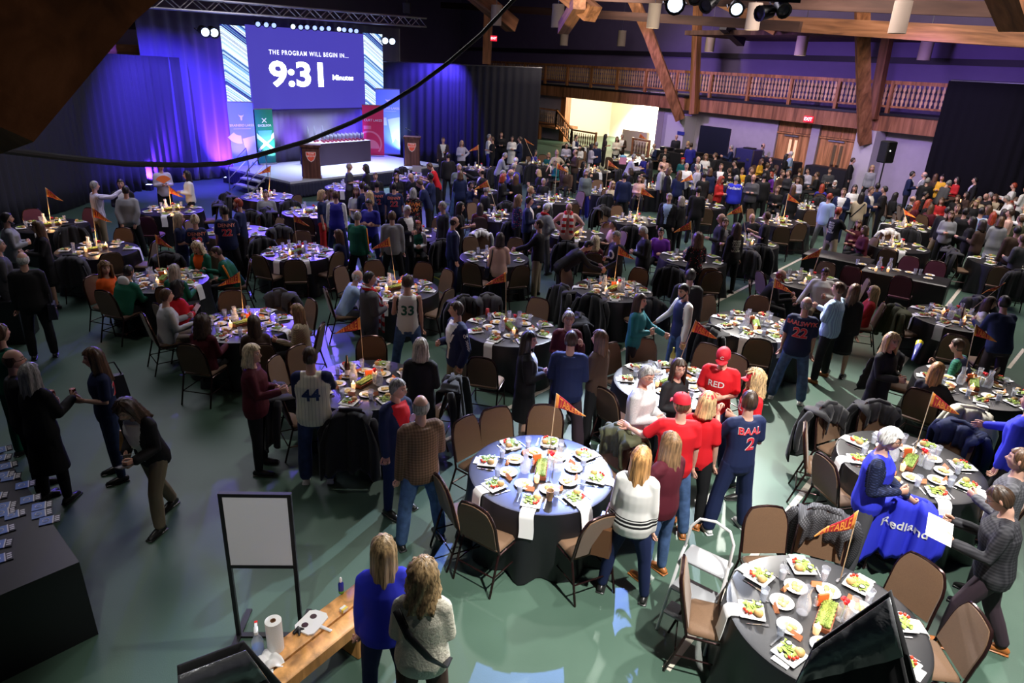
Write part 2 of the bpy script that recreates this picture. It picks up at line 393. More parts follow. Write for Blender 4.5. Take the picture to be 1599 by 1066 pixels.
class Pose:
    def __init__(s, sex, code, ht=1.0):
        st = code[0]; la, ra = code[1], code[2]; s.st = st; s.sex = sex
        k = ht * (1.0 if sex == 'M' else .945); s.k = k
        s.sit = st in 'TKH'
        hipz = (.50 if s.sit else .935 * k); s.hip = Vector((0, 0, hipz))
        lean = R((LEGS[st][2]) if LEGS[st] else 6)
        s.yaw = 0; s.pitch = 0
        rest = code[3:]
        import re
        for a, b in re.findall(r'([ynz])(-?\d+)', rest):
            if a == 'y': s.yaw = R(int(b))
            if a == 'n': s.pitch = R(int(b))
            if a == 'z': lean += R(int(b))
        up = Vector((0, math.sin(lean), math.cos(lean))); fw = Vector((0, math.cos(lean), -math.sin(lean))); rx = Vector((1, 0, 0))
        s.up, s.fw, s.rx = up, fw, rx
        if st in 'BL': s.hip = s.hip - Vector((0, .10 if st == 'B' else .04, 0))
        s.B = Matrix((rx, fw, up)).transposed()
        sw = (.168 if sex == 'M' else .145) * k; s.sw = sw
        s.neck = s.hip + up * .54 * k; s.sh = [s.hip + up * .462 * k - rx * sw, s.hip + up * .462 * k + rx * sw]
        hp = lean * .35 + s.pitch
        Hm = Matrix.Rotation(-s.yaw, 3, 'Z') @ Matrix.Rotation(-hp, 3, 'X')
        s.Hr = Hm; s.head = s.neck + up * .035 * k + Hm @ Vector((0, .018, .115 * k))
        s.Hm = Matrix.Translation(s.head) @ (Hm.to_4x4()) @ Matrix.Scale(.97 * k ** .5 if sex == 'M' else .95, 4)
        s.top = s.head + Hm @ Vector((0, 0, .122))
        s.arm = []; s.wm = []
        for i, sd in ((0, -1), (1, 1)):
            u, f = ARMS[(la, ra)[i]]
            u = s.B @ Vector((u[0] * sd, u[1], u[2])) if st not in 'BLH' or (la, ra)[i] not in 'rTfd' else Vector((u[0] * sd, u[1], u[2]))
            f = s.B @ Vector((f[0] * sd, f[1], f[2])) if st not in 'BLH' or (la, ra)[i] not in 'rTfd' else Vector((f[0] * sd, f[1], f[2]))
            u.normalize(); f.normalize()
            e = s.sh[i] + u * .285 * k; w = e + f * .255 * k
            s.arm.append((s.sh[i], e, w)); z = -f
            y = (u - f * u.dot(f)); y = y if y.length > .15 else (s.fw - f * s.fw.dot(f)); y.normalize()
            if (la, ra)[i] in 'hcTfrts': y = Vector((0, 0, 1)) - f * f.z; y.normalize()
            x = y.cross(z); s.wm.append(Matrix.Translation(w) @ Matrix((x, y, z)).transposed().to_4x4())
        s.leg = []
        for i, sd in ((0, -1), (1, 1)):
            h = s.hip + Vector((sd * .088 * k, 0, -.02))
            if st == 'W': a, b = (((.05, .42, -1), (.02, .05, -1)) if i == 0 else ((.05, -.22, -1), (.02, -.50, -1)))
            else: a, b, _ = LEGS[st]
            a = Vector((a[0] * sd, a[1], a[2])).normalized(); b = Vector((b[0] * sd, b[1], b[2])).normalized()
            kn = h + a * .42 * k; an = kn + b * .41 * k
            if s.sit: an = kn + b * (kn.z - .085) / max(.3, -b.z)
            s.leg.append((h, kn, an))
        low = min(l[2].z for l in s.leg)
        if not s.sit:
            dz = .085 - low
            for v in (s.hip, s.neck, s.head, s.top): v.z += dz
            s.sh = [v + Vector((0, 0, dz)) for v in s.sh]
            s.arm = [tuple(v + Vector((0, 0, dz)) for v in a) for a in s.arm]; s.leg = [tuple(v + Vector((0, 0, dz)) for v in a) for a in s.leg]
            for m_ in s.wm + [s.Hm]: m_.translation.z += dz
def torso_rings(P, e, hem, fat, z0=None):
    k = P.k; F = P.sex == 'F'
    prof = [(-.12, .155, .105), (-.02, .172, .122), (.07, .160, .115), (.17, .138 if F else .152, .105), (.28, .150 if F else .166, .122 if F else .118), (.38, .152 if F else .176, .118), (.445, .138 if F else .158, .098), (.495, .095, .078), (.53, .062, .062)]
    pts = []; rad = []
    for z, a, b in prof:
        if z < hem: continue
        f = fat if z < .42 else 1
        pts.append(P.hip + P.up * z * k + P.fw * (.012 if .2 < z < .4 else 0)); rad.append((a * k * f + e, b * k * f * (1 + .25 * (fat - 1)) + e))
    return pts, rad
def body_mb(P, lod):
    mb = MB(); k = P.k; e = -.012
    p, r = torso_rings(P, e, -1, 1.0); mb.tube(p, r, 14, (1, 0, 0))
    mb.tube([P.neck - P.up * .05, P.neck + P.up * .03, P.head - (P.Hr @ Vector((0, .012, .04)))], [.058 * k, .053 * k, .054 * k], 10)
    for (a, b, c) in P.arm: mb.tube([a, a.lerp(b, .5), b, b.lerp(c, .4), c], [.046 * k, .042 * k, .036 * k, .035 * k, .024 * k], 8)
    for (a, b, c) in P.leg: mb.tube([a, a.lerp(b, .5), b, b.lerp(c, .35), c, c - Vector((0, 0, .05))], [.075 * k, .066 * k, .048 * k, .05 * k, .034 * k, .03], 8)
    return mb
def top_mb(P, kind, hem, fat):
    mb = MB(); k = P.k; e = .012 if kind in 'TNRV' else .018
    if kind in 'JC': e = .024
    p, r = torso_rings(P, e, -.14 if hem < 0 else hem, fat)
    p, r = p[:-1] if kind != 'T' else p[:-1], r[:-1]
    if hem < -.15:   # long coat or dress: skirt part hangs from the hips
        n = 3; sitting = P.sit
        if not sitting:
            for q in range(1, n + 1):
                z = -.12 + (hem + .12) * q / n; p.insert(0, P.hip + Vector((0, 0, z * k))); r.insert(0, ((.155 + .035 * q / n) * k * fat + e, (.115 + .05 * q / n) * k * fat + e))
    mb.tube(p, r, 18, (1, 0, 0), cap=False)
    if kind != 'N':
        mb.tube([P.sh[0] + P.rx * .0, P.sh[1]], [.052 * k + e, .052 * k + e], 10)
    for (a, b, c) in P.arm:
        if kind == 'N': continue
        if kind == 'T': mb.tube([a, a.lerp(b, .55), a.lerp(b, .8)], [.052 * k + e, .050 * k + e, .052 * k + e], 10)
        else: mb.tube([a, a.lerp(b, .5), b, b.lerp(c, .5), c + (c - b).normalized() * .005], [.052 * k + e, .046 * k + e, .041 * k + e, .036 * k + e, .029 * k + e], 10)
    if kind == 'H':
        mb.ball(P.neck - P.fw * .07 + P.up * .0, (.10, .06, .06), 10)
    return mb
def bot_mb(P, kind):
    mb = MB(); k = P.k; e = .013
    mb.tube([P.hip + P.up * -.10 * k, P.hip + P.up * 0, P.hip + P.up * .10 * k], [(.165 * k, .125 * k), (.178 * k, .132 * k), (.158 * k, .118 * k)], 14, (1, 0, 0))
    if kind == 'k' and not P.sit:
        mb.tube([P.hip, P.hip - Vector((0, 0, .25 * k)), P.hip - Vector((0, 0, .47 * k))], [(.175 * k, .13 * k), (.19 * k, .16 * k), (.20 * k, .17 * k)], 16, (1, 0, 0), cap=False)
    elif kind == 'k':
        for (a, b, c) in P.leg: mb.tube([a, b], [.085 * k + e, .075 * k + e], 10)
        mb.box(((P.leg[0][0] + P.leg[1][1]) / 2), (.2, .36, .12))
    else:
        for (a, b, c) in P.leg:
            w = {'s': 0, 'p': .010, 'w': .022}[kind]
            mb.tube([a, a.lerp(b, .5), b, b.lerp(c, .5), c + Vector((0, 0, .0))], [.088 * k + e, .076 * k + e, .055 * k + e + w * .5, .050 * k + e + w, .038 * k + e + w], 10)
    return mb
def shoe_mb(a, heel=0):
    mb = MB(); x, y, z = a
    mb.tube([(x, y - .055, .035), (x, y - .01, .05), (x, y + .07, .036), (x, y + .155, .024)], [(.032, .032), (.038, .048), (.042, .032), (.03, .02)], 10, (1, 0, 0))
    mb.box((x, y + .05, .010), (.082, .25, .02), bev=.008); return mb
def hair_mb(kind, lod):
    """head frame; shells that follow the skull and fall behind"""
    mb = MB(); N = {0: 44, 1: 24, 2: 14}[lod]; rows = {0: 14, 1: 9, 2: 6}[lod]
    P = dict(short=(.010, .035, .0, .02), crop=(.006, .03, .0, .0), bald=(.006, .03, .0, .0), bob=(.022, .13, .12, .25), long=(.020, .30, .26, .2), vlong=(.022, .40, .34, .15), curly=(.034, .20, .17, 1), fro=(.03, .12, .10, 1), bun=(.012, .04, .01, .1), pony=(.012, .04, .01, .1), wave=(.028, .25, .2, .6), full=(.018, .05, .01, .25))[kind]
    off, Lb, Ls, curl = P
    rnd = random.Random(len(kind) * 7 + lod)
    def fn(u, t, inner):
        a = 2 * math.pi * u                 # 0 back, pi front
        fr = max(0, -math.cos(a))           # 1 at front
        d = off * (.1 if inner else 1) + (.002 if inner else 0)
        # the end of the shell as polar angle (from crown) : front hairline / side / back
        front = math.cos(a) < -.45
        side = abs(math.cos(a)) <= .45
        vend = (1.02 if front else (1.60 if side else 2.15))
        c = math.cos(a)
        vend = 2.1 if c > .3 else (1.02 if c < -.62 else 1.02 + (c + .62) / .92 * 1.08)
        fall = Lb if c > .1 else (Ls if c > -.42 else 0)
        v0 = .04
        if kind == 'bald': v0 = 1.15 if c > -.2 else 1.5; vend = max(vend, v0 + .05)
        if fall < .08:
            v = v0 + (vend - v0) * t; f = 0
        else:
            vv = 1.75; v = min(vv, v0 + (vv - v0) * t * 2); f = max(0, t * 2 - 1) * fall
        X, Y, Z = math.sin(a) * math.sin(v) * (.077 + d), -math.cos(a) * math.sin(v) * (.097 + d), math.cos(v) * (.118 + d)
        if v > 1.57 and fall < .08 and c > 0: Y *= 1 - .25 * (v - 1.57)
        if f: Z -= f; Y -= .02 * (f / max(fall, .01)) * (1 if c > 0 else -.2); X *= 1 + .12 * f / fall - .30 * max(0, f - .2)
        w = (.0035 + .012 * curl) * math.sin(a * 9 + t * 7 * curl * 2) * (.4 + t) + curl * .008 * math.sin(a * 23 + t * 31) + .0015 * math.sin(a * 37)
        if not inner and lod < 2: X += math.sin(a) * w; Y -= math.cos(a) * w; Z += curl * .006 * math.sin(a * 17 + 5 * t)
        return (X, Y, Z)
    vs = []; fs = []
    for inner in (0, 1):
        for j in range(rows + 1):
            for i in range(N): vs.append(fn(i / N, j / rows, inner))
    k = (rows + 1) * N
    for j in range(rows):
        for i in range(N):
            q = (j * N + i, (j + 1) * N + i, (j + 1) * N + (i + 1) % N, j * N + (i + 1) % N); fs.append(q); fs.append(tuple(x + k for x in q[::-1]))
    for i in range(N):
        a, b = rows * N + i, rows * N + (i + 1) % N; fs.append((a, a + k, b + k, b))
    if kind != 'bald': fs.append(tuple(range(N - 1, -1, -1)))
    mb.add(vs, fs)
    if kind == 'bun': mb.ball((0, -.06, .115), .035, 10)
    if kind == 'pony': mb.tube([(0, -.10, .05), (0, -.14, .02), (0, -.145, -.08), (0, -.13, -.20)], [.022, .028, .026, .010], 8)
    return mb
def cap_mb(back=False):
    mb = MB(); s = -1 if back else 1
    mb.lathe([(.0, .128), (.03, .125), (.065, .105), (.082, .075), (.087, .04), (.089, .022), (.080, .018)], 20)
    for i in range(len(mb.v)): mb.v[i].y *= 1.2
    mb.slab(lambda u, v: ((u - .5) * .15 * (1 - .35 * v ** 2), s * (.085 + .078 * v * (1 - .5 * (2 * u - 1) ** 2)), .03 - .018 * v - .02 * (2 * u - 1) ** 2), 9, 5, .006)
    mb.ball((0, 0, .13), (.008, .008, .006), 6)
    return mb
HAIRS = {}
JOBS = {}       # key -> (mesh builder, voxel, smooth iterations)
def want(key, mb, vox, it):
    if key not in JOBS: JOBS[key] = (mb() if callable(mb) else mb, vox, it)
    return key
def run_jobs():
    tmp = {}
    for key, (mb, vox, it) in JOBS.items():
        o = bpy.data.objects.new('w', mb.mesh('w', False)); COL.objects.link(o)
        m = o.modifiers.new('r', 'REMESH'); m.mode = 'VOXEL'; m.voxel_size = vox; m.use_smooth_shade = True
        q = o.modifiers.new('s', 'SMOOTH'); q.factor = .5; q.iterations = it
        tmp[key] = o
    dg = bpy.context.evaluated_depsgraph_get(); out = {}
    for key, o in tmp.items():
        me = bpy.data.meshes.new_from_object(o.evaluated_get(dg)); me.materials.clear(); out[key] = me
    for o in tmp.values():
        d = o.data; bpy.data.objects.remove(o); bpy.data.meshes.remove(d)
    return out
def finish_body(me, P, lod, curl):
    """skin mesh: head and hands joined to the remeshed body, face tint stored per vertex"""
    nb = len(me.vertices); co = np.empty(nb * 3, np.float32); me.vertices.foreach_get('co', co)
    mb = MB(); t = head_mesh(mb, P.Hm, lod); n0 = len(mb.v)
    for i, sd in ((0, -1), (1, 1)): hand(mb, P.wm[i], sd, curl, lod)
    tint = t + [(1, .93, .9)] * (len(mb.v) - n0)
    vs = [tuple(v) for v in co.reshape(-1, 3)] + [tuple(v) for v in mb.v]
    fs = [tuple(p.vertices) for p in me.polygons] + [tuple(i + nb for i in f) for f in mb.f]
    out = bpy.data.meshes.new('person'); out.from_pydata(vs, [], fs); out.polygons.foreach_set('use_smooth', [True] * len(fs))
    at_ = out.color_attributes.new('face', 'FLOAT_COLOR', 'POINT'); a = np.ones((len(vs), 4), np.float32)
    a[nb:nb + len(tint), :3] = tint; at_.data.foreach_set('color', a.ravel()); out.update(); return out
def paint_top(me, P, kind):
    """slot 0 body, 1 sleeves, 2 front panel"""
    n = len(me.polygons); c = np.empty(n * 3, np.float32); me.polygons.foreach_get('center', c); c = c.reshape(-1, 3)
    def seg(a, b):
        a, b = np.array(a), np.array(b); d = b - a; t = np.clip(((c - a) @ d) / (d @ d), 0, 1); return np.linalg.norm(c - (a + t[:, None] * d), axis=1)
    h, nk = np.array(P.hip), np.array(P.neck)
    idx = np.zeros(n, np.int32)
    loc = (c - h) @ np.array([P.rx, P.fw, P.up]).T
    for s, (a, b, w) in enumerate(P.arm):
        da = np.minimum(seg(a, b), seg(b, w)); far_ = np.abs(loc[:, 0]) > P.sw - .035
        near = seg(b, w) < .075
        if kind == 'R': far_ = np.abs(loc[:, 0]) > P.sw - .02 - .55 * np.clip(loc[:, 2] - .33 * P.k, 0, .12) 
        idx[((da < .085) & far_ & (loc[:, 2] > .2)) | (near & (seg(h, nk) > .155))] = 1
        idx[(da < .075) & (np.abs(loc[:, 0]) > P.sw + .02)] = 1
    z = loc[:, 2] / P.k
    v = (loc[:, 1] > .045) & (np.abs(loc[:, 0]) < (.028 + .10 * np.clip((z - .12) / .38, 0, 1)) ) & (z > (.0 if kind == 'J' else -.3)) & (idx == 0)
    if kind in 'JC': idx[v] = 2
    me.polygons.foreach_set('material_index', idx)
def ground_person(x, y, P, clock):
    p = at(x, y, P.top.z); az = math.atan2(p.x, p.y); a = R(clock * 30) + az
    q = Matrix.Rotation(-a, 3, 'Z') @ Vector((P.top.x, P.top.y, 0))
    return Vector((p.x - q.x, p.y - q.y, 0)), -a
PEOPLE = []
def parse_people(txt):
    for ln in txt.strip().splitlines():
        if not ln.strip() or ln[0] == '#': continue
        f = [q.strip() for q in ln.split('|')]
        x, y = map(float, f[0].split(',')); sex = f[1][0]; tone = {'': 0, '1': 1, '2': 2}[f[1][1:2]]; code = f[2]; clock = float(f[3])
        hk, _, hc = f[4].partition(':'); tk, _, tc = f[5].partition(':'); bk, _, bc = f[6].partition(':')
        lab = f[7]; ht = 1.0 + .0 * len(lab)
        ht = {'+': 1.03, '-': .96}.get(code[-1], 1.0); code = code.rstrip('+-')
        P = Pose(sex, code, ht); loc, rz = ground_person(x, y, P, clock); loc = inside(loc, 1.6 if x > 1410 else .1) if 'bright opening' not in lab else loc
        D = loc.length; lod = 0 if D < 9.2 else (1 if D < 16.5 else 2)
        PEOPLE.append(dict(P=P, loc=loc, rz=rz, lod=lod, sex=sex, tone=tone, code=code, hk=hk, hc=hc or 'b', tk=tk, tc=tc.split(','), bk=bk, bc=bc, lab=lab, ht=ht, D=D, opt=f[8] if len(f) > 8 else ''))
def build_people():
    VOX = (.012, .017, .022); IT = (3, 2, 2)
    for q in PEOPLE:
        P, l = q['P'], q['lod']; base = (q['sex'], q['code'], q['ht'], l)
        q['kb'] = want(('b',) + base, lambda: body_mb(P, l), VOX[l], IT[l])
        kind = q['tk'][0]; hem = {'J': -.13, 'C': -.5, 'D': -.42, 'L': -.09, 'T': -.10, 'V': -.05, 'R': -.14, 'N': -.10, 'H': -.07}[kind]
        fat = 1.0 + .12 * q['tk'].count('+')
        q['kt'] = want(('t', kind, fat) + base, lambda: top_mb(P, kind, hem, fat), VOX[l], IT[l] + 1)
        q['kk'] = want(('p', q['bk']) + base, lambda: bot_mb(P, q['bk']), VOX[l], IT[l] + 1)
    out = run_jobs(); done = {}
    for q in PEOPLE:
        P, l = q['P'], q['lod']; kb = q['kb']
        if kb not in done: done[kb] = finish_body(out[kb], P, l, .9 if 'h' in q['code'] or 'f' in q['code'] else .4)
        kt = q['kt']
        if kt not in done: done[kt] = out[kt]; paint_top(out[kt], P, q['tk'][0])
        body = bpy.data.objects.new('person', done[kb]); COL.objects.link(body); q['o'] = body
        body.location = q['loc']; body.rotation_euler = (0, 0, q['rz']); tag(body, q['lab'], 'person')
        def put(name, me, ms, M=None):
            if len(me.materials) < len(ms):
                for m_ in ms[len(me.materials):]: me.materials.append(m_)
            o = bpy.data.objects.new(name, me); COL.objects.link(o); o.parent = body
            for i, m_ in enumerate(ms): o.material_slots[i].link = 'OBJECT'; o.material_slots[i].material = m_
            if M is not None: o.matrix_local = M
            return o
        if not done[kb].materials: done[kb].materials.append(skin(0))
        body.material_slots[0].link = 'OBJECT'; body.material_slots[0].material = skin(q['tone'])
        c = q['tc']; c = c + [c[0]] * (3 - len(c)) if len(c) == 1 else (c + [c[0]] * (3 - len(c)))
        if q['tk'][0] in 'JC' and len(q['tc']) == 2: c = [q['tc'][0], q['tc'][0], q['tc'][1]]
        nm = {'J': 'jacket', 'C': 'coat', 'D': 'dress', 'V': 'vest_and_sleeves', 'T': 'short_sleeved_shirt', 'N': 'tank_top', 'H': 'hoodie'}.get(q['tk'][0], 'shirt')
        q['top'] = put(nm, out[q['kt']], [cloth(c[0]), cloth(c[1]), cloth(c[2])])
        if not (q['tk'][0] in 'CD' and l == 2): put('skirt' if q['bk'] == 'k' else 'trousers', out[q['kk']], [cloth(q['bc'])])
        if q['hk'] != 'none':
            kh = (q['hk'], l)
            if kh not in HAIRS: HAIRS[kh] = hair_mb(q['hk'], l).mesh('hair', None)
            put('hair', HAIRS[kh], [hairmat(q['hc'])], P.Hm)
        if l < 2:
            sc = {'w': 'w', 'b': 'br'}.get(q['opt'][:1], 'k')
            for i in (0, 1):
                key = ('s', q['sex'], q['code'], q['ht'], i)
                if key not in done: done[key] = shoe_mb(P.leg[i][2]).mesh('shoe', 40)
                sm = {'w': mat('white_shoe', (.8, .8, .8), .5), 'br': mat('tan_leather', (.35, .12, .03), .35), 'k': mat('black_shoe', (.015, .015, .015), .35)}[sc]
                if P.sit and l > 0: continue
                put('shoe', done[key], [sm])
def find(part):
    for q in PEOPLE:
        if part in q['lab']: return q
    raise KeyError(part)
def decal(q, s, size, x=0, z=.3, side=-1, col=(.8, .02, .02), bold=.03, rim=None, part='lettering'):
    """lettering laid on the garment, following its surface"""
    P = q['P']; top = q['top']
    if 'bvh' not in q:
        me = top.data; q['bvh'] = BVHTree.FromPolygons([v.co for v in me.vertices], [tuple(p.vertices) for p in me.polygons])
    def one(bold, off, m_, nm):
        src = textmesh(s, size, bold, .022); me = src.copy()
        for v in me.vertices:
            px, pz = v.co.x, v.co.y
            o = P.hip + P.rx * ((x + px) * (1 if side > 0 else 1) * (-1 if side > 0 else 1)) + P.up * (z * P.k + pz) + P.fw * side * .6
            hit = q['bvh'].ray_cast(o, -P.fw * side)
            base = hit[0] if hit[0] is not None else o - P.fw * side * .45
            v.co = base + P.fw * side * off
        me.materials.clear(); me.materials.append(m_); o = bpy.data.objects.new(nm, me); COL.objects.link(o); o.parent = top
    if rim: one(bold + .045, .004, mat('lettering_edge', rim, .6), part + '_edge')
    one(bold, .0075, mat('lettering_%02d%02d%02d' % tuple(int(c * 99) for c in col), col, .6), part)
# ---------------------------------------------------------------- the hall
wood = mat('honey_wood', (.33, .13, .045), .55, tex='wood', nscale=9, bump=.15)
glu = mat('glulam_wood', (.27, .11, .045), .6, tex='wood', nscale=6, bump=.2)
doorw = mat('oak_door', (.48, .22, .075), .45, tex='wood', nscale=7)
plaster = mat('plaster', (.42, .38, .44), .85, noise=.06, nscale=3, bump=.1)
darkcl = mat('black_drape', (.004, .004, .006), .9, spec=.15)
gridm = mat('ceiling_wood', (.07, .032, .022), .8, tex='wood', nscale=3)
metal = mat('aluminium', (.55, .55, .6), .35, 1)
blackm = mat('black_metal', (.01, .01, .012), .4)
def struct(name, mb, m, smooth=40, **k):
    return obj(name, mb, m, kind='structure', smooth=smooth, **k)
fl, t, b = nodes('green_sports_floor')
b.inputs['Roughness'].default_value = .42; b.inputs['Specular IOR Level'].default_value = .35
tc = t.nodes.new('ShaderNodeTexCoord'); n1 = t.nodes.new('ShaderNodeTexNoise'); n1.inputs['Scale'].default_value = .5; n1.inputs['Detail'].default_value = 6
n2 = t.nodes.new('ShaderNodeTexNoise'); n2.inputs['Scale'].default_value = 90; rm = t.nodes.new('ShaderNodeValToRGB'); e = rm.color_ramp.elements
e[0].position = .3; e[0].color = (.046, .088, .064, 1); e[1].position = .7; e[1].color = (.075, .132, .099, 1)
link(t, tc.outputs['Object'], n1.inputs[0]); link(t, tc.outputs['Object'], n2.inputs[0]); link(t, n1.outputs[0], rm.inputs[0]); link(t, rm.outputs[0], b.inputs['Base Color'])
bp = t.nodes.new('ShaderNodeBump'); bp.inputs['Strength'].default_value = .15; bp.inputs['Distance'].default_value = .004; link(t, n2.outputs[0], bp.inputs['Height']); link(t, bp.outputs[0], b.inputs['Normal'])
struct('floor', MB().box((0, 24, -.1), (70, 64, .2)), fl)
line = mat('line_paint', (.60, .55, .46), .5, noise=.12, nscale=8); yline = mat('yellow_paint', (.55, .6, .05), .5)
def stripe(a, b, w, m, name='floor_stripe'):
    p, q = at(*a), at(*b); d = (q - p).normalized(); n = Vector((-d.y, d.x, 0)) * w / 2; z = Vector((0, 0, .006)); zz = Vector((0, 0, .001))
    mb = MB().add([p - n + zz, q - n + zz, q + n + zz, p + n + zz, p - n + z, q - n + z, q + n + z, p + n + z], [(3, 2, 1, 0), (4, 5, 6, 7), (0, 1, 5, 4), (1, 2, 6, 5), (2, 3, 7, 6), (3, 0, 4, 7)])
    return obj(name, mb, m, kind='structure')
stripe((1040, 1045), (1545, 392), .075, line); stripe((640, 716), (1290, 384), .075, line); stripe((560, 560), (800, 440), .05, line)
stripe((668, 428), (712, 447), .05, yline); stripe((1575, 575), (1599, 545), .06, line)
# far wall with the balcony
WA, WB = at(874, 151, 2.85), at(1461, 214, 2.85)
WD = (WB - WA).normalized(); WN = Vector((WD.y, -WD.x, 0))       # WN looks into the hall
if WN.dot(Vector((0, -1, 0))) < 0: WN = -WN
WANG = math.atan2(WD.y, WD.x)
def wp(s, out, z): return Vector((WA.x + WD.x * s + WN.x * out, WA.y + WD.y * s + WN.y * out, z))
def ws(x, y, out=0):      # along-wall coordinate and height of a photo point on the far wall
    p = on_wall(x, y, WA + WN * out, WN); return (p - WA).dot(WD), p.z
WT = Matrix.Translation(Vector((WA.x, WA.y, 0))) @ Matrix.Rotation(WANG, 4, 'Z')     # x along the wall, -y into the hall
FLIP = -1 if (Matrix.Rotation(WANG, 3, 'Z') @ Vector((0, -1, 0))).dot(WN) > 0 else 1
def wbox(mb, s0, s1, o0, o1, z0, z1): return mb.box(((s0 + s1) / 2, FLIP * (o0 + o1) / 2, (z0 + z1) / 2), (s1 - s0, abs(o1 - o0), z1 - z0), WT)
sL, sR = -9.0, 44.0
sa, _ = ws(876, 152); sb, _ = ws(1017, 167)
lower = MB(); d0, _ = ws(1198, 210); d1, _ = ws(1262, 215); d2, _ = ws(1263, 215); d3, _ = ws(1329, 222)
jamb = (ws(1251, 230)[0], ws(1264, 230)[0]); dl = (ws(1199, 220)[0], jamb[0]); dr = (jamb[1], ws(1330, 226)[0])
wbox(lower, sb, dl[0], -.9, -.6, 0, 2.85); wbox(lower, jamb[0], jamb[1], -.9, -.55, 0, 2.85); wbox(lower, dr[1], sR, -.9, -.6, 0, 2.85)
wbox(lower, sL, sa - .3, -.9, -.6, 0, 2.85)
struct('wall_far', lower, plaster)
up = MB(); wbox(up, sL - 12, sR, -2.6, -2.4, 3.58, 11); struct('wall_far', up, mat('upper_wall', (.17, .13, .28), .85, noise=.05, nscale=2))
sf0, sfz = ws(1172, 58, -2.4); so_ = MB(); wbox(so_, sf0, sR, -2.6, 2.6, ws(1400, 66, -2.4)[1], ws(1400, 66, -2.4)[1] + .2); struct('ceiling', so_, gridm)
rail_dark = MB(); z_ = ws(1400, 99, -2.4)[1]; wbox(rail_dark, sL - 12, sR, -2.4, -2.25, 5.55, 5.8); struct('trim_far', rail_dark, mat('dark_trim', (.02, .015, .03), .6))
bal = empty('balcony'); tag(bal, None, None, None, 'structure')
fb = MB(); wbox(fb, sL, sR, -.6, 0, 2.85, 3.48); obj('fascia', fb, glu, bal, kind='structure')
fb = MB(); wbox(fb, sL, sR, -2.4, .05, 3.48, 3.58); obj('deck', fb, blackm, bal, kind='structure')
rb = MB(); s_ = sL
wbox(rb, sL, sR, -.12, .02, 4.70, 4.84); wbox(rb, sL, sR, -.09, -.02, 3.80, 3.88)
bb = MB(); s_ = sL + .1
while s_ < sR:
    for (z0, z1, w) in ((3.88, 4.0, .07), (4.0, 4.12, .12), (4.12, 4.2, .06), (4.2, 4.38, .12), (4.38, 4.46, .06), (4.46, 4.58, .12), (4.58, 4.70, .07)):
        wbox(bb, s_ - w / 2, s_ + w / 2, -.075, -.045, z0, z1)
    s_ += .19
obj('handrail', rb, wood, bal, kind='structure'); obj('baluster', bb, mat('pale_wood', (.50, .30, .17), .55, tex='wood', nscale=8), bal, kind='stuff')
s_ = sL + .2
while s_ < sR:
    p_ = MB(); wbox(p_, s_ - .07, s_ + .07, -.13, .03, 3.48, 4.84); obj('post', p_, wood, bal, kind='structure'); s_ += 2.35
def inside(p, lim=0.0):      # keep things on the hall side of the far wall
    k = (p - WA).dot(WN)
    if k >= lim: return p
    q = p.xy.length; v = Vector((p.x / q, p.y / q, 0)); return p - v * ((lim - k) / max(.3, abs(v.dot(WN))))
# double doors
glassw = mat('lit_pane', (.9, .7, .4), .3, emit=(1, .62, .28), es=.55)
def door_pair(n, x0, x1):
    d = empty('door_%d' % n); tag(d, kind='structure'); m = (x0 + x1) / 2
    f = MB(); wbox(f, x0, x1, -.72, -.62, 2.24, 2.30); wbox(f, m - .03, m + .03, -.74, -.64, 2.28, 2.85); obj('door_frame', f, doorw, d)
    for a, b_ in ((x0 + .02, m - .03), (m + .03, x1 - .02)): q = MB(); wbox(q, a, b_, -.76, -.68, 2.32, 2.83); obj('transom_panel', q, doorw, d)
    for i, (a, b_) in enumerate(((x0 + .02, m - .01), (m + .01, x1 - .02))):
        q = MB(); wbox(q, a, b_, -.76, -.70, .02, 2.24); o = obj('door_leaf', q, doorw, d)
        c = m - .33 * (x1 - x0) / 4 if i == 0 else m + .33 * (x1 - x0) / 4
        q = MB(); wbox(q, c - .07, c + .07, -.70, -.685, 1.0, 2.0); obj('pane', q, glassw if (n == 1) else mat('dark_pane', (.08, .06, .04), .15, emit=(1, .6, .3), es=.05), o)
        h = m - .12 if i == 0 else m + .12
        q = MB(); wbox(q, h - .06, h + .06, -.69, -.64, .75, 1.15); obj('push_plate', q, mat('bronze', (.08, .05, .03), .4, .8), o)
        q = MB(); wbox(q, c - .35, c + .1, -.70, -.62, 2.14, 2.2); obj('door_closer', q, metal, o)
door_pair(1, *dl); door_pair(2, *dr)
ex = ws(1263, 186, .03); e_ = MB(); wbox(e_, ex[0] - .22, ex[0] + .22, .02, .09, ex[1] - .13, ex[1] + .13)
red_lit = mat('exit_red', (.6, .02, .03), .5, emit=(1, .02, .05), es=1.2)
xs = obj('exit_sign', e_, red_lit, label='red lit exit sign on the wooden beam above the pale post between the doors', cat='exit sign')
lettering('EXIT', .2, wp(ex[0], .095, ex[1]), (R(90), 0, WANG if FLIP < 0 else WANG + math.pi), mat('exit_letters', (1, .8, .8), .5, emit=(1, .75, .8), es=2.2), bold=.03).parent = xs
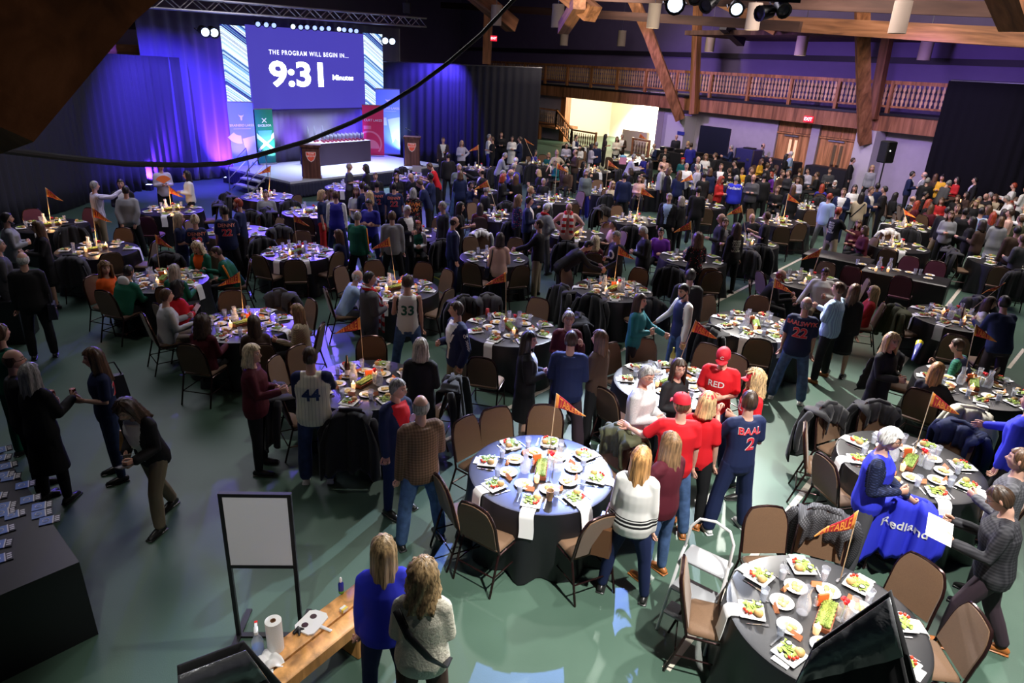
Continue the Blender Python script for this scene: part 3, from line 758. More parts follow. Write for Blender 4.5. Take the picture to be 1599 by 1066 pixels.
# stair hall behind the bright opening
alc = MB(); s1 = sb + 1.2; s0 = sa - 2.6
wbox(alc, s0, s1, -7.2, -7.0, -.5, 3.6); wbox(alc, s0 - .2, s0, -7.2, -.9, -.5, 3.6); wbox(alc, s1, s1 + .2, -7.2, -.9, -.5, 3.6)
cream = mat('cream_wall', (.86, .78, .62), .9)
struct('wall_stair_hall', alc, cream)
cl = MB(); wbox(cl, s0, s1, -7.2, -.6, 3.5, 3.62); struct('ceiling', cl, cream)
for q in (.25, .62):
    s_ = sa + (sb - sa) * q
    lamp('SPOT', wp(s_, -5.4, 3.4), tuple(wp(s_, -7.0, .8)), 9500, (1, .88, .70), .1, 110, .5)
lamp('POINT', wp((sa + sb) / 2, -3.6, 3.2), None, 2600, (1, .88, .70), .3)
jm = MB(); wbox(jm, sb, sb + .5, -1.6, -.58, 0, 2.85); struct('wall_far', jm, mat('pilaster', (.36, .31, .33), .8))
jm = MB(); wbox(jm, sa - .5, sa, -.9, -.45, 0, 2.85); struct('trim_stair', jm, wood)
# half walls and the stair with its wooden balustrade
hw = MB(); p0, z0 = ws(948, 216, -1.0)[0], 1.15; wbox(hw, ws(962, 216, -1)[0], ws(1004, 220, -1)[0] - .2, -1.7, -1.5, 0, 1.25); struct('wall_stair_low', hw, cream)
def balustrade(a, b, za, zb, out, h=1.0, name='stair_balustrade', lab=None):
    mb = MB(); bal_ = MB(); n = max(3, int(abs(b - a) / .2))
    P0, P1 = WT @ Vector((a, FLIP * out, za)), WT @ Vector((b, FLIP * out, zb)); up_ = Vector((0, 0, 1))
    for hh, r in ((h, .07), (.12, .06)): mb.tube([P0 + up_ * hh, P1 + up_ * hh], r, 4)
    for i in range(n):
        f = (i + .5) / n; p = P0.lerp(P1, f)
        for z0_, w in ((.2, .05), (.35, .09), (.5, .05), (.65, .09), (.8, .05)): bal_.box((p.x, p.y, p.z + z0_), (w, w * .6, .16))
    o = empty(name); tag(o, kind='structure')
    obj('handrail', mb, wood, o); obj('baluster', bal_, mat('honey_wood', C['br']), o, kind='stuff')
    for f in (0, 1):
        p = P0.lerp(P1, f); obj('newel_post', MB().box((p.x, p.y, p.z + h / 2 + .03), (.12, .12, h + .1)), wood, o)
a1 = ws(844, 240, .1)[0]
balustrade(ws(843, 200, .3)[0] - 1.2, ws(868, 200, .3)[0], 1.0, 1.0, .3); balustrade(ws(868, 200, .3)[0], ws(892, 218, .3)[0], 1.0, -.05, .3); balustrade(ws(892, 218, .3)[0], ws(930, 220, .3)[0], -.05, -.05, .3)
balustrade(ws(988, 222, -.5)[0], ws(1014, 226, -.5)[0], -.1, -.1, -.5)
ld = MB(); wbox(ld, ws(843, 200, .3)[0] - 1.4, ws(868, 200, .3)[0], -1.6, .3, .82, .98); wbox(ld, ws(843, 200, .3)[0] - .1, ws(843, 200, .3)[0] + .1, .2, .4, 0, .9); struct('stair_landing', ld, wood)
# ceiling, side walls
gz = 11
struct('ceiling', MB().box((8, 24, gz), (64, 72, .2)), gridm)
lw = MB()
LA, LB = at(20, 70, 3.0), at(300, 86, 3.0)
bk = far(300, 60, 41); bk.z = 0; bl = far(-150, 60, 24); bl.z = 0
def vwall(name, p, q, z0, z1, m, th=.25):
    d = q - p; L = math.hypot(d.x, d.y); return struct(name, MB().box((L / 2, 0, (z0 + z1) / 2), (L, th, z1 - z0)), m, loc=(p.x, p.y, 0), rz=math.atan2(d.y, d.x))
stg = far(620, 60, 44); stg.z = 0
farL = wp(sL - 8, -2.4, 0)
vwall('wall_left', far(-400, 60, 22), far(150, 40, 34), 0, 11, mat('side_wall', (.13, .10, .21), .85, noise=.05, nscale=2))
vwall('wall_stage', far(100, 40, 34), farL, 0, 11, mat('side_wall', C['p']))
# dark upper band on the left wall, its rail just above the drape
wl0, wl1 = far(-100, 60, 27.3), far(150, 40, 33.3)
tr = far(60, 32, 29); ta = far(60, 28, 29.5); tb = far(275, 41, 34.5)
def beam(name, a, b, w, h, m, kind='structure', parent=None):
    d = b - a; L = d.length; mb = MB().box((0, 0, 0), (w, h, L)); o = obj(name, mb, m, parent, kind=kind); o.location = (a + b) / 2
    o.rotation_euler = d.to_track_quat('Z', 'Y').to_euler(); return o
beam('trim_left', far(20, 28, 27), far(275, 43, 32.5), .3, .3, mat('dark_trim', (.02, .015, .03)))
beam('trim_left', far(20, 72, 27), far(285, 82, 32.5), .35, .4, glu)
# ---- glulam frames
def glulam(pts, w, d, lab, name='glulam_brace'):
    mb = MB(); mb.tube(pts, [(w / 2 * 1.3, d / 2 * 1.3)] * len(pts), 4, (WD.x, WD.y, 0), cap=False)
    return obj(name, mb, glu, kind='structure', smooth=30)
D1 = ws(1066, 190, 1.0)
def wpt(x, y, out): return on_wall(x, y, WA + WN * out, WN)
glulam([wpt(955, -75, 5.5), wpt(1012, 50, 3.0), wpt(1062, 185, .6)], .5, .55, '')
glulam([wpt(1346, -90, 4.2), wpt(1347, 60, 2.4), wpt(1350, 222, .35)], .5, .55, '')
beam('glulam_column', wpt(1083, 178, .2), wpt(1092, -40, .2), .35, .35, glu); beam('glulam_column', wpt(1362, 186, .2), wpt(1386, 60, .2), .35, .35, glu)
beam('glulam_column', far(760, 100, 42), far(764, -20, 42), .5, .5, glu)
wb = MB(); s_ = ws(1051, 190, -.2)[0]; wbox(wb, s_, s_ + 1.3, -.8, .3, 0, 2.55); struct('wall_pier', wb, mat('pier_paint', (.55, .52, .55), .8))
wb = MB(); s_ = ws(1336, 215, .3)[0]; wbox(wb, s_, s_ + .85, -.8, .3, 0, 2.85); struct('wall_pier', wb, mat('pier_paint', (.55, .52, .55), .8))
# ring beam and roof members
beam('glulam_beam', wpt(1165, 34, 3.2), wpt(1640, 62, 3.2), .7, .55, glu); beam('glulam_beam', wpt(1215, 44, 3.2), wpt(1110, -10, 4.6), .6, .6, glu)
beam('glulam_beam', wpt(690, 8, 6), wpt(1250, 42, 6), .18, .35, gridm); beam('glulam_beam', wpt(690, -14, 8), wpt(1640, 18, 7), .2, .4, gridm)
beam('glulam_beam', far(845, -45, 26), far(926, 22, 24.5), .62, .5, glu); beam('glulam_beam', far(905, 4, 24), far(880, 44, 27), .4, .4, glu); beam('glulam_beam', far(1560, -60, 20), far(1590, 28, 24), .7, .7, glu)
beam('glulam_beam', far(735, -15, 34), far(800, 40, 36), .6, .6, glu)
beam('glulam_beam', wpt(1130, 40, 3.0), wpt(1158, 66, 1.0), .35, .35, mat('dark_trim', C['k'])) 
# great arch close to the camera, upper left
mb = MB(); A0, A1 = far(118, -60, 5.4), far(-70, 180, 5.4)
mb.tube([far(200, -130, 5.6), far(80, -10, 5.4), far(-85, 190, 5.0)], [(.30, .62)] * 3, 4, (0.3, 1, 0), cap=False); lamp('SPOT', (-.5, 1.5, 8.5), tuple(far(40, 40, 5.2)), 60, (1, .62, .35), .3, 60, .9)  # the warm spot is an unseen lamp added to lighten the arch
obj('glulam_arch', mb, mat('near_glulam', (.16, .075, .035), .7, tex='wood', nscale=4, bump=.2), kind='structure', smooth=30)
# warm upward light on the roof members
UL = far(905, 30, 22)
lamp('SPOT', UL + Vector((-1.2, -4.2, -1.6)), tuple(UL + Vector((.3, 0, .3))), 3600, (1, .9, .62), .05, 34, .1)
# ---- drapes
def drape(name, pts, z1, amp=.10, per=.32, m=darkcl, th=.02, z0=0.03, lab=None, cat='curtain', tops=None):
    pts = [Vector((p[0], p[1], 0)) for p in pts]; seg = [(pts[i + 1] - pts[i]).length for i in range(len(pts) - 1)]; L = sum(seg); n = int(L / per * 6) + 2
    rnd = random.Random(int(L * 100)); ph = [rnd.uniform(0, 6) for _ in range(4)]
    def fn(u, v):
        s = u * L; i = 0
        while i < len(seg) - 1 and s > seg[i]: s -= seg[i]; i += 1
        a, b = pts[i], pts[i + 1]; d = (b - a).normalized(); p = a + d * s; nrm = Vector((-d.y, d.x, 0)); x = u * L
        w = math.sin(x / per * 6.283 + 1.2 * math.sin(x * 1.3 + ph[0])) * (.55 + .45 * math.sin(x * .9 + ph[1])) + .4 * math.sin(x * 2.1 + ph[2])
        k = .45 + .55 * (1 - v); top = z1 if tops is None else tops[0] + (tops[1] - tops[0]) * u
        return tuple(p + nrm * amp * w * k) [:2] + (z0 + (top - z0) * v,)
    return obj(name, MB().slab(fn, n, 7, th), m, label=lab, cat=cat, smooth=None)
def base_of(x, y, ztop):      # foot of a drape whose top edge is seen at x, y
    p = at(x, y, ztop); return Vector((p.x, p.y, 0))
# ---------------------------------------------------------------- stage
SZ = .6
FL_, FR_, BL_ = at(453, 284, SZ), at(690, 257, SZ), at(381, 263, SZ)
SD = (FR_ - FL_).normalized(); SB = Vector((-SD.y, SD.x, 0)); SB = SB * 4.0; BR_ = FR_ + SB; BL_ = FL_ + SB
SN = -SB.normalized(); SANG = math.atan2(SD.y, SD.x)
st = empty('stage', tuple(((FL_ + BR_) / 2).xy) + (0,), 0, 'low stage platform with a pale glossy deck and dark pleated skirt under the big screen', 'stage')
def rel(o): o.location = Vector(o.location) - st.location; return o
mb = MB().add([FL_, FR_, BR_, BL_] + [v - Vector((0, 0, .08)) for v in (FL_, FR_, BR_, BL_)], [(0, 1, 2, 3), (7, 6, 5, 4), (0, 4, 5, 1), (1, 5, 6, 2), (2, 6, 7, 3), (3, 7, 4, 0)])
deck = obj('deck', mb, mat('stage_deck', (.55, .56, .60), .22), st); rel(deck)
sk = drape('skirt', [BL_.xy, FL_.xy, FR_.xy, (FR_ + SB * .6).xy], SZ - .07, .025, .14, mat('stage_skirt', (.02, .02, .05), .6), cat=None); sk.parent = st; rel(sk)
def stp(u, v, z=SZ): return FL_ + SD * u + SB.normalized() * v + Vector((0, 0, z - SZ))
# steps with rails at the left end
sp_ = at(400, 300, 0); sdir = SN_ = -SD
ste = empty('stage_steps', (0, 0, 0), 0, 'portable stage steps with pale treads and metal handrails at the left end of the stage', 'steps')
E0 = (FL_ + BL_) / 2 * 1.0; E0.z = 0
TR = Matrix.Translation(E0) @ Matrix.Rotation(math.atan2(-SD.y, -SD.x) , 4, 'Z')      # +x leads away from the stage
for i, (x, z) in enumerate(((.18, .42), (.46, .22))):
    obj('tread', MB().box((x, 0, z), (.28, 1.1, .05), TR), mat('tread', (.5, .5, .55), .4), ste)
for y in (-.58, .58):
    q = MB(); q.tube([(.75, y, .0), (.7, y, .85), (-.05, y, 1.45), (-.1, y, .6)], .022, 6, None, TR); q.tube([(.72, y, .45), (-.05, y, 1.05)], .018, 6, None, TR); obj('handrail', q, metal, ste)
    q = MB(); q.tube([(.72, y, .02), (.0, y, .58)], .03, 4, None, TR); obj('stringer', q, metal, ste)
# backdrop drapes behind the stage
scr_m = mat('stage_drape', (.035, .03, .10), .7, sheen=.6)
B0, B1 = BL_ + SD * 1.15 - SN * .30, BR_ + SD * 1.0 - SN * .30
dz_top = 2.75
Q = BL_ - SN * .45; SNn = SN
def onscr(x, y, d=0): return on_wall(x, y, Q + SN * d, SN)
zb = onscr(480, 173).z; zt = onscr(480, 47).z
drape('stage_curtain', [B0.xy, (B0.lerp(B1, .5)).xy, B1.xy], zb + .1, .06, .3, mat('grey_blue_drape', (.16, .15, .26), .8), lab='pale blue lit pleated curtain hanging below the big screen along the back of the stage')
lt = far(255, 30, 31.5); ltz = onscr(300, 32).z
drape('stage_curtain', [(BL_ - SD * 2.0 - SN * 1.2).xy, (BR_ + SD * 2.6 - SN * 1.2).xy], onscr(500, 40).z + .2, .08, .5, scr_m, lab='tall dark drape framing the big screen up to the lighting truss')
pl0, pl1 = far(205, 86, 29.2), far(330, 93, 29.6)
ztop_left = far(250, 86, 28).z
drape('side_curtain', [far(-60, 80, 22).xy, far(100, 80, 25.5).xy, far(235, 80, 28.5).xy, far(338, 92, 30.0).xy], 4.3, .10, .34, m=mat('stage_side_drape', (.022, .022, .035), .85), lab='long black curtain across the left wall beside the stage', tops=(far(-60, 70, 22).z, far(330, 93, 30).z))
drape('side_curtain', [far(598, 97, 33.6).xy, far(700, 100, 33.2).xy, far(846, 107, 33.5).xy], 4.65, .12, .34, m=mat('stage_right_drape', (.009, .009, .016), .85), lab='black curtain right of the stage, reaching the bright stair opening', tops=(far(602, 97, 33.6).z, far(846, 107, 33.5).z))
CS0 = ws(1462, 200, .9)[0]
drape('side_curtain', [wp(CS0, .9, 0).xy, wp(CS0 + 6, .9, 0).xy, wp(CS0 + 14, .9, 0).xy], 4.6, .13, .34, lab='tall black curtain at the right edge in front of the balcony', tops=(4.93, 4.93))
for a, b_ in ((far(598, 97, 33.9), far(846, 107, 33.8)), (wp(CS0, .72, 4.93), wp(CS0 + 14, .72, 4.93))):
    p, q = a, b_; mb = MB(); mb.tube([p + Vector((0, 0, .02)), q + Vector((0, 0, .02))], .03, 6)
    for f in (.0,): v = p.lerp(q, f); mb.tube([(v.x, v.y, 0), v], .025, 6)
    obj('curtain_rail', mb, metal, label='metal pipe carrying the black curtain %s' % ('right of the stage' if a is not None and a.x < 8 else 'at the right edge'), cat='curtain rail')
# LED screen
def screen_quad(tl, tr_, br, bl_, d=0, th=.12):
    P = [onscr(*p, d) for p in (tl, tr_, br, bl_)]; z1 = (P[0].z + P[1].z) / 2; z0 = (P[2].z + P[3].z) / 2
    a = (P[0] + P[3]) / 2; b_ = (P[1] + P[2]) / 2; return a, b_, z0, z1
a, b_, z0, z1 = screen_quad((386, 41), (567, 51), (568, 167), (393, 172), .2)
sw_, ctr = (b_ - a).length, (a + b_) / 2
def panel(name, a, b_, z0, z1, m, th, **k):
    c = (a + b_) / 2; c.z = (z0 + z1) / 2; L = Vector((b_.x - a.x, b_.y - a.y, 0)).length
    o = obj(name, MB().box((0, 0, 0), (L, th, z1 - z0)), m, loc=c, rz=math.atan2(b_.y - a.y, b_.x - a.x), **k); return o, L, z1 - z0
ledm = mat('led_blue', (.01, .01, .03), .35, emit=(.075, .06, .50), es=.9)
led, LW, LH = panel('led_screen', a, b_, z0, z1, ledm, .12, label='large blue countdown screen reading 9:31 above the stage', cat='screen')
tw = mat('led_white', (1, 1, 1), .5, emit=(.78, .9, 1), es=7); tw2 = mat('led_text', (1, 1, 1), .5, emit=(.75, .8, 1), es=2.2)
def scr_text(s, w, px, py, m, bold=.02, spacing=1.0, hpx=8):
    p = onscr(px, py, .2); lp = led.matrix_world if False else None
    lx = (Vector((p.x, p.y, 0)) - Vector((led.location.x, led.location.y, 0))).dot(Vector((math.cos(led.rotation_euler.z), math.sin(led.rotation_euler.z), 0)))
    lz = p.z - led.location.z; me = textmesh(s, 1.0, bold, 0, spacing); xs_ = [v.co.x for v in me.vertices]; k = w / (max(xs_) - min(xs_)); ys_ = [v.co.y for v in me.vertices]; kz = (onscr(px, py - hpx / 2, .2).z - onscr(px, py + hpx / 2, .2).z) / (max(ys_) - min(ys_))
    o = lettering(s, 1.0, (lx, -.07, lz), (R(90), 0, 0), m, led, bold); 
    o.data = textmesh(s, 1.0, bold, 0, spacing).copy(); o.data.materials.clear(); o.data.materials.append(m); o.scale = (k, kz, k); return o
def scr_w(x0, x1, y): p, q = onscr(x0, y, .2), onscr(x1, y, .2); return math.hypot(p.x - q.x, p.y - q.y)
scr_text('THE PROGRAM WILL BEGIN IN...', scr_w(422, 545, 84), 483.5, 84.5, tw2, .02, 1.25, 7)
scr_text('9:31', scr_w(425, 508, 118), 467, 118, tw, .06, 1.0, 40)
scr_text('Minutes', scr_w(518, 550, 121), 534, 121.5, tw, .01, 1.0, 8)
# side panels with slanted light stripes
sm_, t, b = nodes('led_stripes'); b.inputs['Base Color'].default_value = (.01, .01, .03, 1)
tc = t.nodes.new('ShaderNodeTexCoord'); sx = t.nodes.new('ShaderNodeSeparateXYZ'); link(t, tc.outputs['Object'], sx.inputs[0])
mm = t.nodes.new('ShaderNodeMath'); mm.operation = 'MULTIPLY_ADD'; mm.inputs[1].default_value = .62; link(t, sx.outputs[0], mm.inputs[0]); link(t, sx.outputs[2], mm.inputs[2])
cmb = t.nodes.new('ShaderNodeCombineXYZ'); link(t, mm.outputs[0], cmb.inputs[0]); nz = t.nodes.new('ShaderNodeTexNoise'); nz.inputs['Scale'].default_value = 2.0; nz.inputs['Detail'].default_value = 5; nz.inputs['Roughness'].default_value = .75
link(t, cmb.outputs[0], nz.inputs[0]); rr = t.nodes.new('ShaderNodeValToRGB'); rr.color_ramp.interpolation = 'CONSTANT'; e = rr.color_ramp.elements
e[0].position = 0; e[0].color = (.01, .01, .2, 1); e[1].position = .46; e[1].color = (.25, .55, 1, 1)
for p_, c_ in ((.49, (.85, .97, 1)), (.56, (.03, .03, .35)), (.585, (.7, .92, 1))): q = e.new(p_); q.color = (*c_, 1)
link(t, nz.outputs[0], rr.inputs[0]); link(t, rr.outputs[0], b.inputs['Emission Color']); b.inputs['Emission Strength'].default_value = 1.15
for (tl, tr_, br, bl_, lab) in (((345, 38), (383, 41), (391, 172), (356, 168), 'left'), ((569, 52), (597, 53), (597, 165), (570, 166), 'right')):
    a, b2, z0, z1 = screen_quad(tl, tr_, br, bl_, .25); panel('led_column', a, b2, z0, z1, sm_, .1, label='narrow light panel with slanted white stripes on the %s side of the screen' % lab, cat='light panel')
# trophies table, podiums
c1, c2 = at(490, 262, SZ), at(563, 254, SZ)
tbl = at(526, 254, SZ); tt = empty('trophy_table', tuple(tbl), SANG, 'long table under a dark brown cloth at the back of the stage, covered in trophies', 'table')
TL, TW, TH = 3.0, .8, .85
obj('tablecloth', MB().box((0, 0, TH / 2), (TL, TW, TH), bev=.02), mat('brown_cloth', (.035, .02, .03), .8), tt); obj('tabletop', MB().box((0, 0, TH + .006), (TL + .02, TW + .02, .012)), mat('white_top', (.6, .6, .65), .4), tt)
trp = mat('trophy_glass', (.75, .8, .9), .1, trans=.5); trb = mat('trophy_base', (.25, .02, .04), .4); trg = mat('trophy_silver', (.75, .75, .8), .2, 1)
def trophy(h):
    o = empty('trophy'); obj('base', MB().box((0, 0, .03), (.09, .09, .06)), trb, o); obj('cup', MB().lathe([(.015, .06), (.012, .10 * h), (.035, .16 * h), (.04, .22 * h), (.02, .26 * h), (.008, .30 * h)], 8), trp, o); return o
t0 = trophy(1.0); n = 0
TMt = Matrix.Translation(tbl) @ Matrix.Rotation(SANG, 4, 'Z')
for r_ in range(3):
    for i in range(11):
        x = -.75 + i * .2 + (r_ % 2) * .1; y = -.22 + r_ * .2; p = TMt @ Vector((x, y, TH + .012))
        lab = 'small glass trophy with a red base, one of the rows on the stage table'
        if n == 0: t0.location = p; tag(t0, lab, 'trophy', 'small trophies on the stage table')
        else: dup(t0, p, 0, lab, 'small trophies on the stage table')
        n += 1
tall = trophy(2.1); tag(tall, 'tall glass trophy with a red base standing above the rows of small ones', 'trophy', 'tall trophies on the stage table'); tall.location = TMt @ Vector((-.95, .1, TH + .012))
for x in (-.55, -1.25): dup(tall, TMt @ Vector((x, .12, TH + .012)), 0)
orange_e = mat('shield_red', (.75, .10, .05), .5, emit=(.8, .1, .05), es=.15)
def podium(px, py, lab, ang):
    p = at(px, py, SZ); o = empty('podium', tuple(p), ang, lab, 'podium')
    obj('body', MB().box((0, 0, .02), (.66, .52, .04)).box((0, 0, .56), (.60, .46, 1.04)).box((0, .0, 1.12), (.70, .56, .08)), mat('podium_walnut', (.10, .035, .02), .5, tex='wood', nscale=10), o)
    obj('side_cloth', MB().slab(lambda u, v: (-.315 - .02 * math.sin(u * 20), -.2 + .4 * u, .05 + 1.0 * v), 12, 4, .02), mat('blue_cloth', (.02, .02, .3), .7), o)
    sh = lambda k, y: [(-.17 * k, y, .92 + .13 * k - .13), (.17 * k, y, .92 + .13 * k - .13), (.17 * k, y, .80), (.10 * k, y, .80 - .16 * k), (0, y, .80 - .23 * k), (-.10 * k, y, .80 - .16 * k), (-.17 * k, y, .80)]
    def plate(k, y, th):
        q = MB(); A = sh(k, y); B = [(x, y + th, z) for x, _, z in A]; q.add(A + B, [tuple(range(7)), tuple(range(13, 6, -1))] + [(i, i + 7, (i + 1) % 7 + 7, (i + 1) % 7) for i in range(7)]); return q
    s_ = obj('shield_emblem', plate(1.0, -.245, .012), mat('shield_edge', (.95, .8, .7), .5), o); obj('shield_face', plate(.88, -.252, .008), orange_e, s_)
    wl = mat('shield_text', (1, .9, .8), .5)
    lettering('TEAM', .085, (0, -.256, .86), (R(90), 0, 0), wl, s_, .03); lettering('MCDW', .085, (0, -.256, .775), (R(90), 0, 0), wl, s_, .03)
    return o
podium(488, 277, 'dark wooden podium with a red shield at the front left corner of the stage', R(14)); podium(644, 258, 'dark draped podium with a red shield at the right end of the stage', R(4))
ms = at(655, 259, SZ); m_ = empty('microphone_stand', tuple(ms), 0, 'slim microphone stand beside the podium at the right end of the stage', 'microphone stand')
obj('pole', MB().tube([(0, 0, 0), (0, 0, 1.25), (-.5, 0, 1.45)], .012, 6).lathe([(.14, 0), (.13, .02), (.02, .03)], 12), blackm, m_); obj('microphone', MB().ball((-.54, 0, 1.47), (.05, .03, .03), 8), blackm, m_)
# roll-up banners
def banner(name, bl_, tl, w, h, base_z, colr, lab, art, ang=None, tilt=0):
    p = at(*bl_, base_z); o = empty(name, tuple(p), SANG if ang is None else ang, lab, 'banner')
    obj('panel', MB().box((0, 0, h / 2 + .06), (w, .02, h)), mat(name + '_print', colr, .5), o)
    obj('foot', MB().box((0, 0, .03), (w, .2, .06), bev=.01), metal, o); obj('top_rail', MB().box((0, 0, h + .07), (w + .02, .035, .03)), metal, o)
    art(o, w, h); return o
def flat(o, pts, y, m, name='printed_shape'):
    n = len(pts); A = [(x, y, z) for x, z in pts]; B = [(x, y + .003, z) for x, z in pts]
    return obj(name, MB().add(A + B, [tuple(range(n)), tuple(range(2 * n - 1, n - 1, -1))] + [(i, i + n, (i + 1) % n + n, (i + 1) % n) for i in range(n)]), m, o)
def ring(cx, cz, r0, r1, a0=0, a1=360, n=24):
    P = [(cx + r1 * math.cos(R(a0 + (a1 - a0) * i / n)), cz + r1 * math.sin(R(a0 + (a1 - a0) * i / n))) for i in range(n + 1)]
    return P + [(cx + r0 * math.cos(R(a1 - (a1 - a0) * i / n)), cz + r0 * math.sin(R(a1 - (a1 - a0) * i / n))) for i in range(n + 1)]
wh = mat('banner_white', (.85, .85, .88), .5); paleb = mat('banner_pale', (.62, .70, .85), .5)
def bull(o, x, z, s):
    flat(o, [(x - .1 * s, z + .1 * s), (x - .2 * s, z + .2 * s), (x - .26 * s, z + .36 * s), (x - .16 * s, z + .27 * s), (x, z + .25 * s), (x + .16 * s, z + .27 * s), (x + .26 * s, z + .36 * s), (x + .2 * s, z + .2 * s), (x + .1 * s, z + .1 * s), (x + .08 * s, z - .15 * s), (x, z - .22 * s), (x - .08 * s, z - .15 * s)], -.016, wh)
def art_blue(o, w, h):
    bull(o, 0, h * .82, .42 * w); lettering('BRAINERD LAKES', w * .125, (0, -.014, h * .73), (R(90), 0, 0), wh, o, .03)
    flat(o, [(-.35 * w, h * .69), (.35 * w, h * .69), (.35 * w, h * .686), (-.35 * w, h * .686)], -.014, wh)
    flat(o, [(-.02 * w, h * .56), (.49 * w, h * .6), (.49 * w, h * .2), (.3 * w, h * .26), (.18 * w, h * .18)], -.014, paleb); flat(o, ring(-.1 * w, h * .7, .30 * w, .62 * w, 215, 275), -.013, paleb)
def art_green(o, w, h):
    lm = mat('lime_print', (.45, .65, .35), .5); bm_ = mat('teal_print', (.08, .35, .45), .5)
    for s in (-1, 1):
        flat(o, [(-.14 * w * s, h * .86), (-.10 * w * s, h * .87), (.14 * w * s, h * .79), (.11 * w * s, h * .78)], -.014, wh)
        flat(o, [(-.49 * w * s, h * .60), (-.49 * w * s, h * .5), (.38 * w * s, h * .26), (.46 * w * s, h * .29)], -.013 - .001 * s, lm if s > 0 else paleb)
    lettering('EXCELSIOR', w * .15, (0, -.014, h * .73), (R(90), 0, 0), wh, o, .03); flat(o, [(-.4 * w, h * .64), (.4 * w, h * .64), (.3 * w, h * .48), (0, h * .4), (-.3 * w, h * .48)], -.0125, bm_)
def art_red(o, w, h):
    pk = mat('pink_print', (.9, .25, .3), .5); lettering('CURT LAKES', w * .15, (0, -.014, h * .73), (R(90), 0, 0), wh, o, .02)
    flat(o, ring(-.2 * w, h * .26, .52 * w, .60 * w, -40, 120), -.014, pk); flat(o, ring(-.15 * w, h * .16, .0, .42 * w, 0, 180), -.014, pk); flat(o, [(-.45 * w, h * .55), (-.1 * w, h * .55), (-.1 * w, h * .62), (-.45 * w, h * .62)], -.014, pk)
banner('tall_banner', (386, 283), None, .93, 2.85, 0, (.22, .36, .70), 'tall pale blue banner with a bull head on the floor left of the stage steps', art_blue, SANG - R(14))
banner('green_banner', (418, 256.5), None, .72, 2.0, SZ, (.01, .20, .13), 'green roll-up banner with crossed paddles on the left of the stage', art_green, SANG - R(6))
banner('red_banner', (584, 244), None, .92, 2.1, SZ, (.75, .03, .10), 'red roll-up banner at the right back of the stage', art_red, R(12)); banner('tall_banner', (607, 241), None, 1.05, 2.75, SZ, (.28, .40, .72), 'tall pale blue banner behind the red banner on the stage', art_blue, R(14))
# truss with its lamps
tr0, tr1 = onscr(232, 12, 1.1), onscr(657, 42, 1.1); tz = (tr0.z + tr1.z) / 2; 
tr0 = Vector((tr0.x, tr0.y, tr0.z)); tr1 = Vector((tr1.x, tr1.y, tr1.z)); tru = empty('lighting_truss', (0, 0, 0), 0, 'long aluminium lighting truss above the stage screen', 'truss')
hh = .35; mb = MB(); up_ = Vector((0, 0, hh)); bk_ = SN * .35
for off in (Vector((0, 0, 0)), up_, bk_, up_ + bk_): mb.tube([tr0 + off, tr1 + off], .035, 6)
obj('chord', mb, metal, tru); mb = MB(); N = 26
for i in range(N):
    p, q = tr0.lerp(tr1, i / N), tr0.lerp(tr1, (i + 1) / N)
    mb.tube([p + (up_ if i % 2 else Vector()), q + (Vector() if i % 2 else up_)], .02, 5); mb.tube([p + bk_ + (up_ if i % 2 else Vector()), q + bk_ + (Vector() if i % 2 else up_)], .02, 5); mb.tube([p + up_, p + up_ + bk_], .02, 5)
obj('lattice', mb, metal, tru)
mb = MB()
for f in (.12, .93):
    p = tr0.lerp(tr1, f); mb.tube([p + up_, p + Vector((0, 0, gz - p.z - .05))], .03, 5); mb.box(tuple(p + Vector((0, 0, .7))), (.3, .3, .4))
obj('hoist', mb, blackm, tru)
lensb = mat('blue_lens', (.5, .6, 1), .3, emit=(.30, .42, 1), es=1.7); lensv = mat('white_blue_lens', (.8, .9, 1), .3, emit=(.6, .75, 1), es=3)
def par(p, target, lab, m_, s=1.0, grp=None):
    o = empty('stage_lamp', tuple(p), 0, lab, 'stage lamp', grp); d = (Vector(target) - p).normalized(); o.rotation_euler = d.to_track_quat('-Z', 'Y').to_euler()
    obj('housing', MB().lathe([(.07 * s, .22 * s), (.11 * s, .18 * s), (.13 * s, -.08 * s), (.135 * s, -.10 * s), (.10 * s, -.095 * s), (.095 * s, .1 * s)], 12), blackm, o); obj('lens', MB().lathe([(.115 * s, -.07 * s), (.02 * s, -.09 * s)], 12), m_, o)
    obj('yoke', MB().tube([(-.15 * s, 0, 0), (-.15 * s, 0, .28 * s), (.15 * s, 0, .28 * s), (.15 * s, 0, 0)], .012 * s, 5), blackm, o); return o
lx = [(402, 37), (415, 38), (427, 39), (457, 41), (469, 42), (479, 42), (491, 43), (502, 44), (513, 44), (529, 45), (537, 46), (547, 47), (556, 48)]
for i, (x, y) in enumerate(lx):
    p = on_wall(x, y, Q + SN * 1.1, SN); par(p, (0, 12, 1.5), 'glowing blue lamp in the row under the stage truss', lensv if i in (9, 3) else lensb, .85, 'blue lamps under the stage truss')
for x, y, lab in ((319, 49, 'left of the pair'), (333, 50, 'right of the pair')): par(on_wall(x, y, Q + SN * .9, SN), (0, 12, 1.5), 'bright blue lamp beside the left light panel, %s' % lab, lensv, 1.4)
for x, y, lab in ((601, 63, 'left of the pair'), (612, 64, 'right of the pair')): par(on_wall(x, y, Q + SN * .9, SN), (0, 12, 1.5), 'bright blue lamp beside the right light panel, %s' % lab, lensv, 1.3)
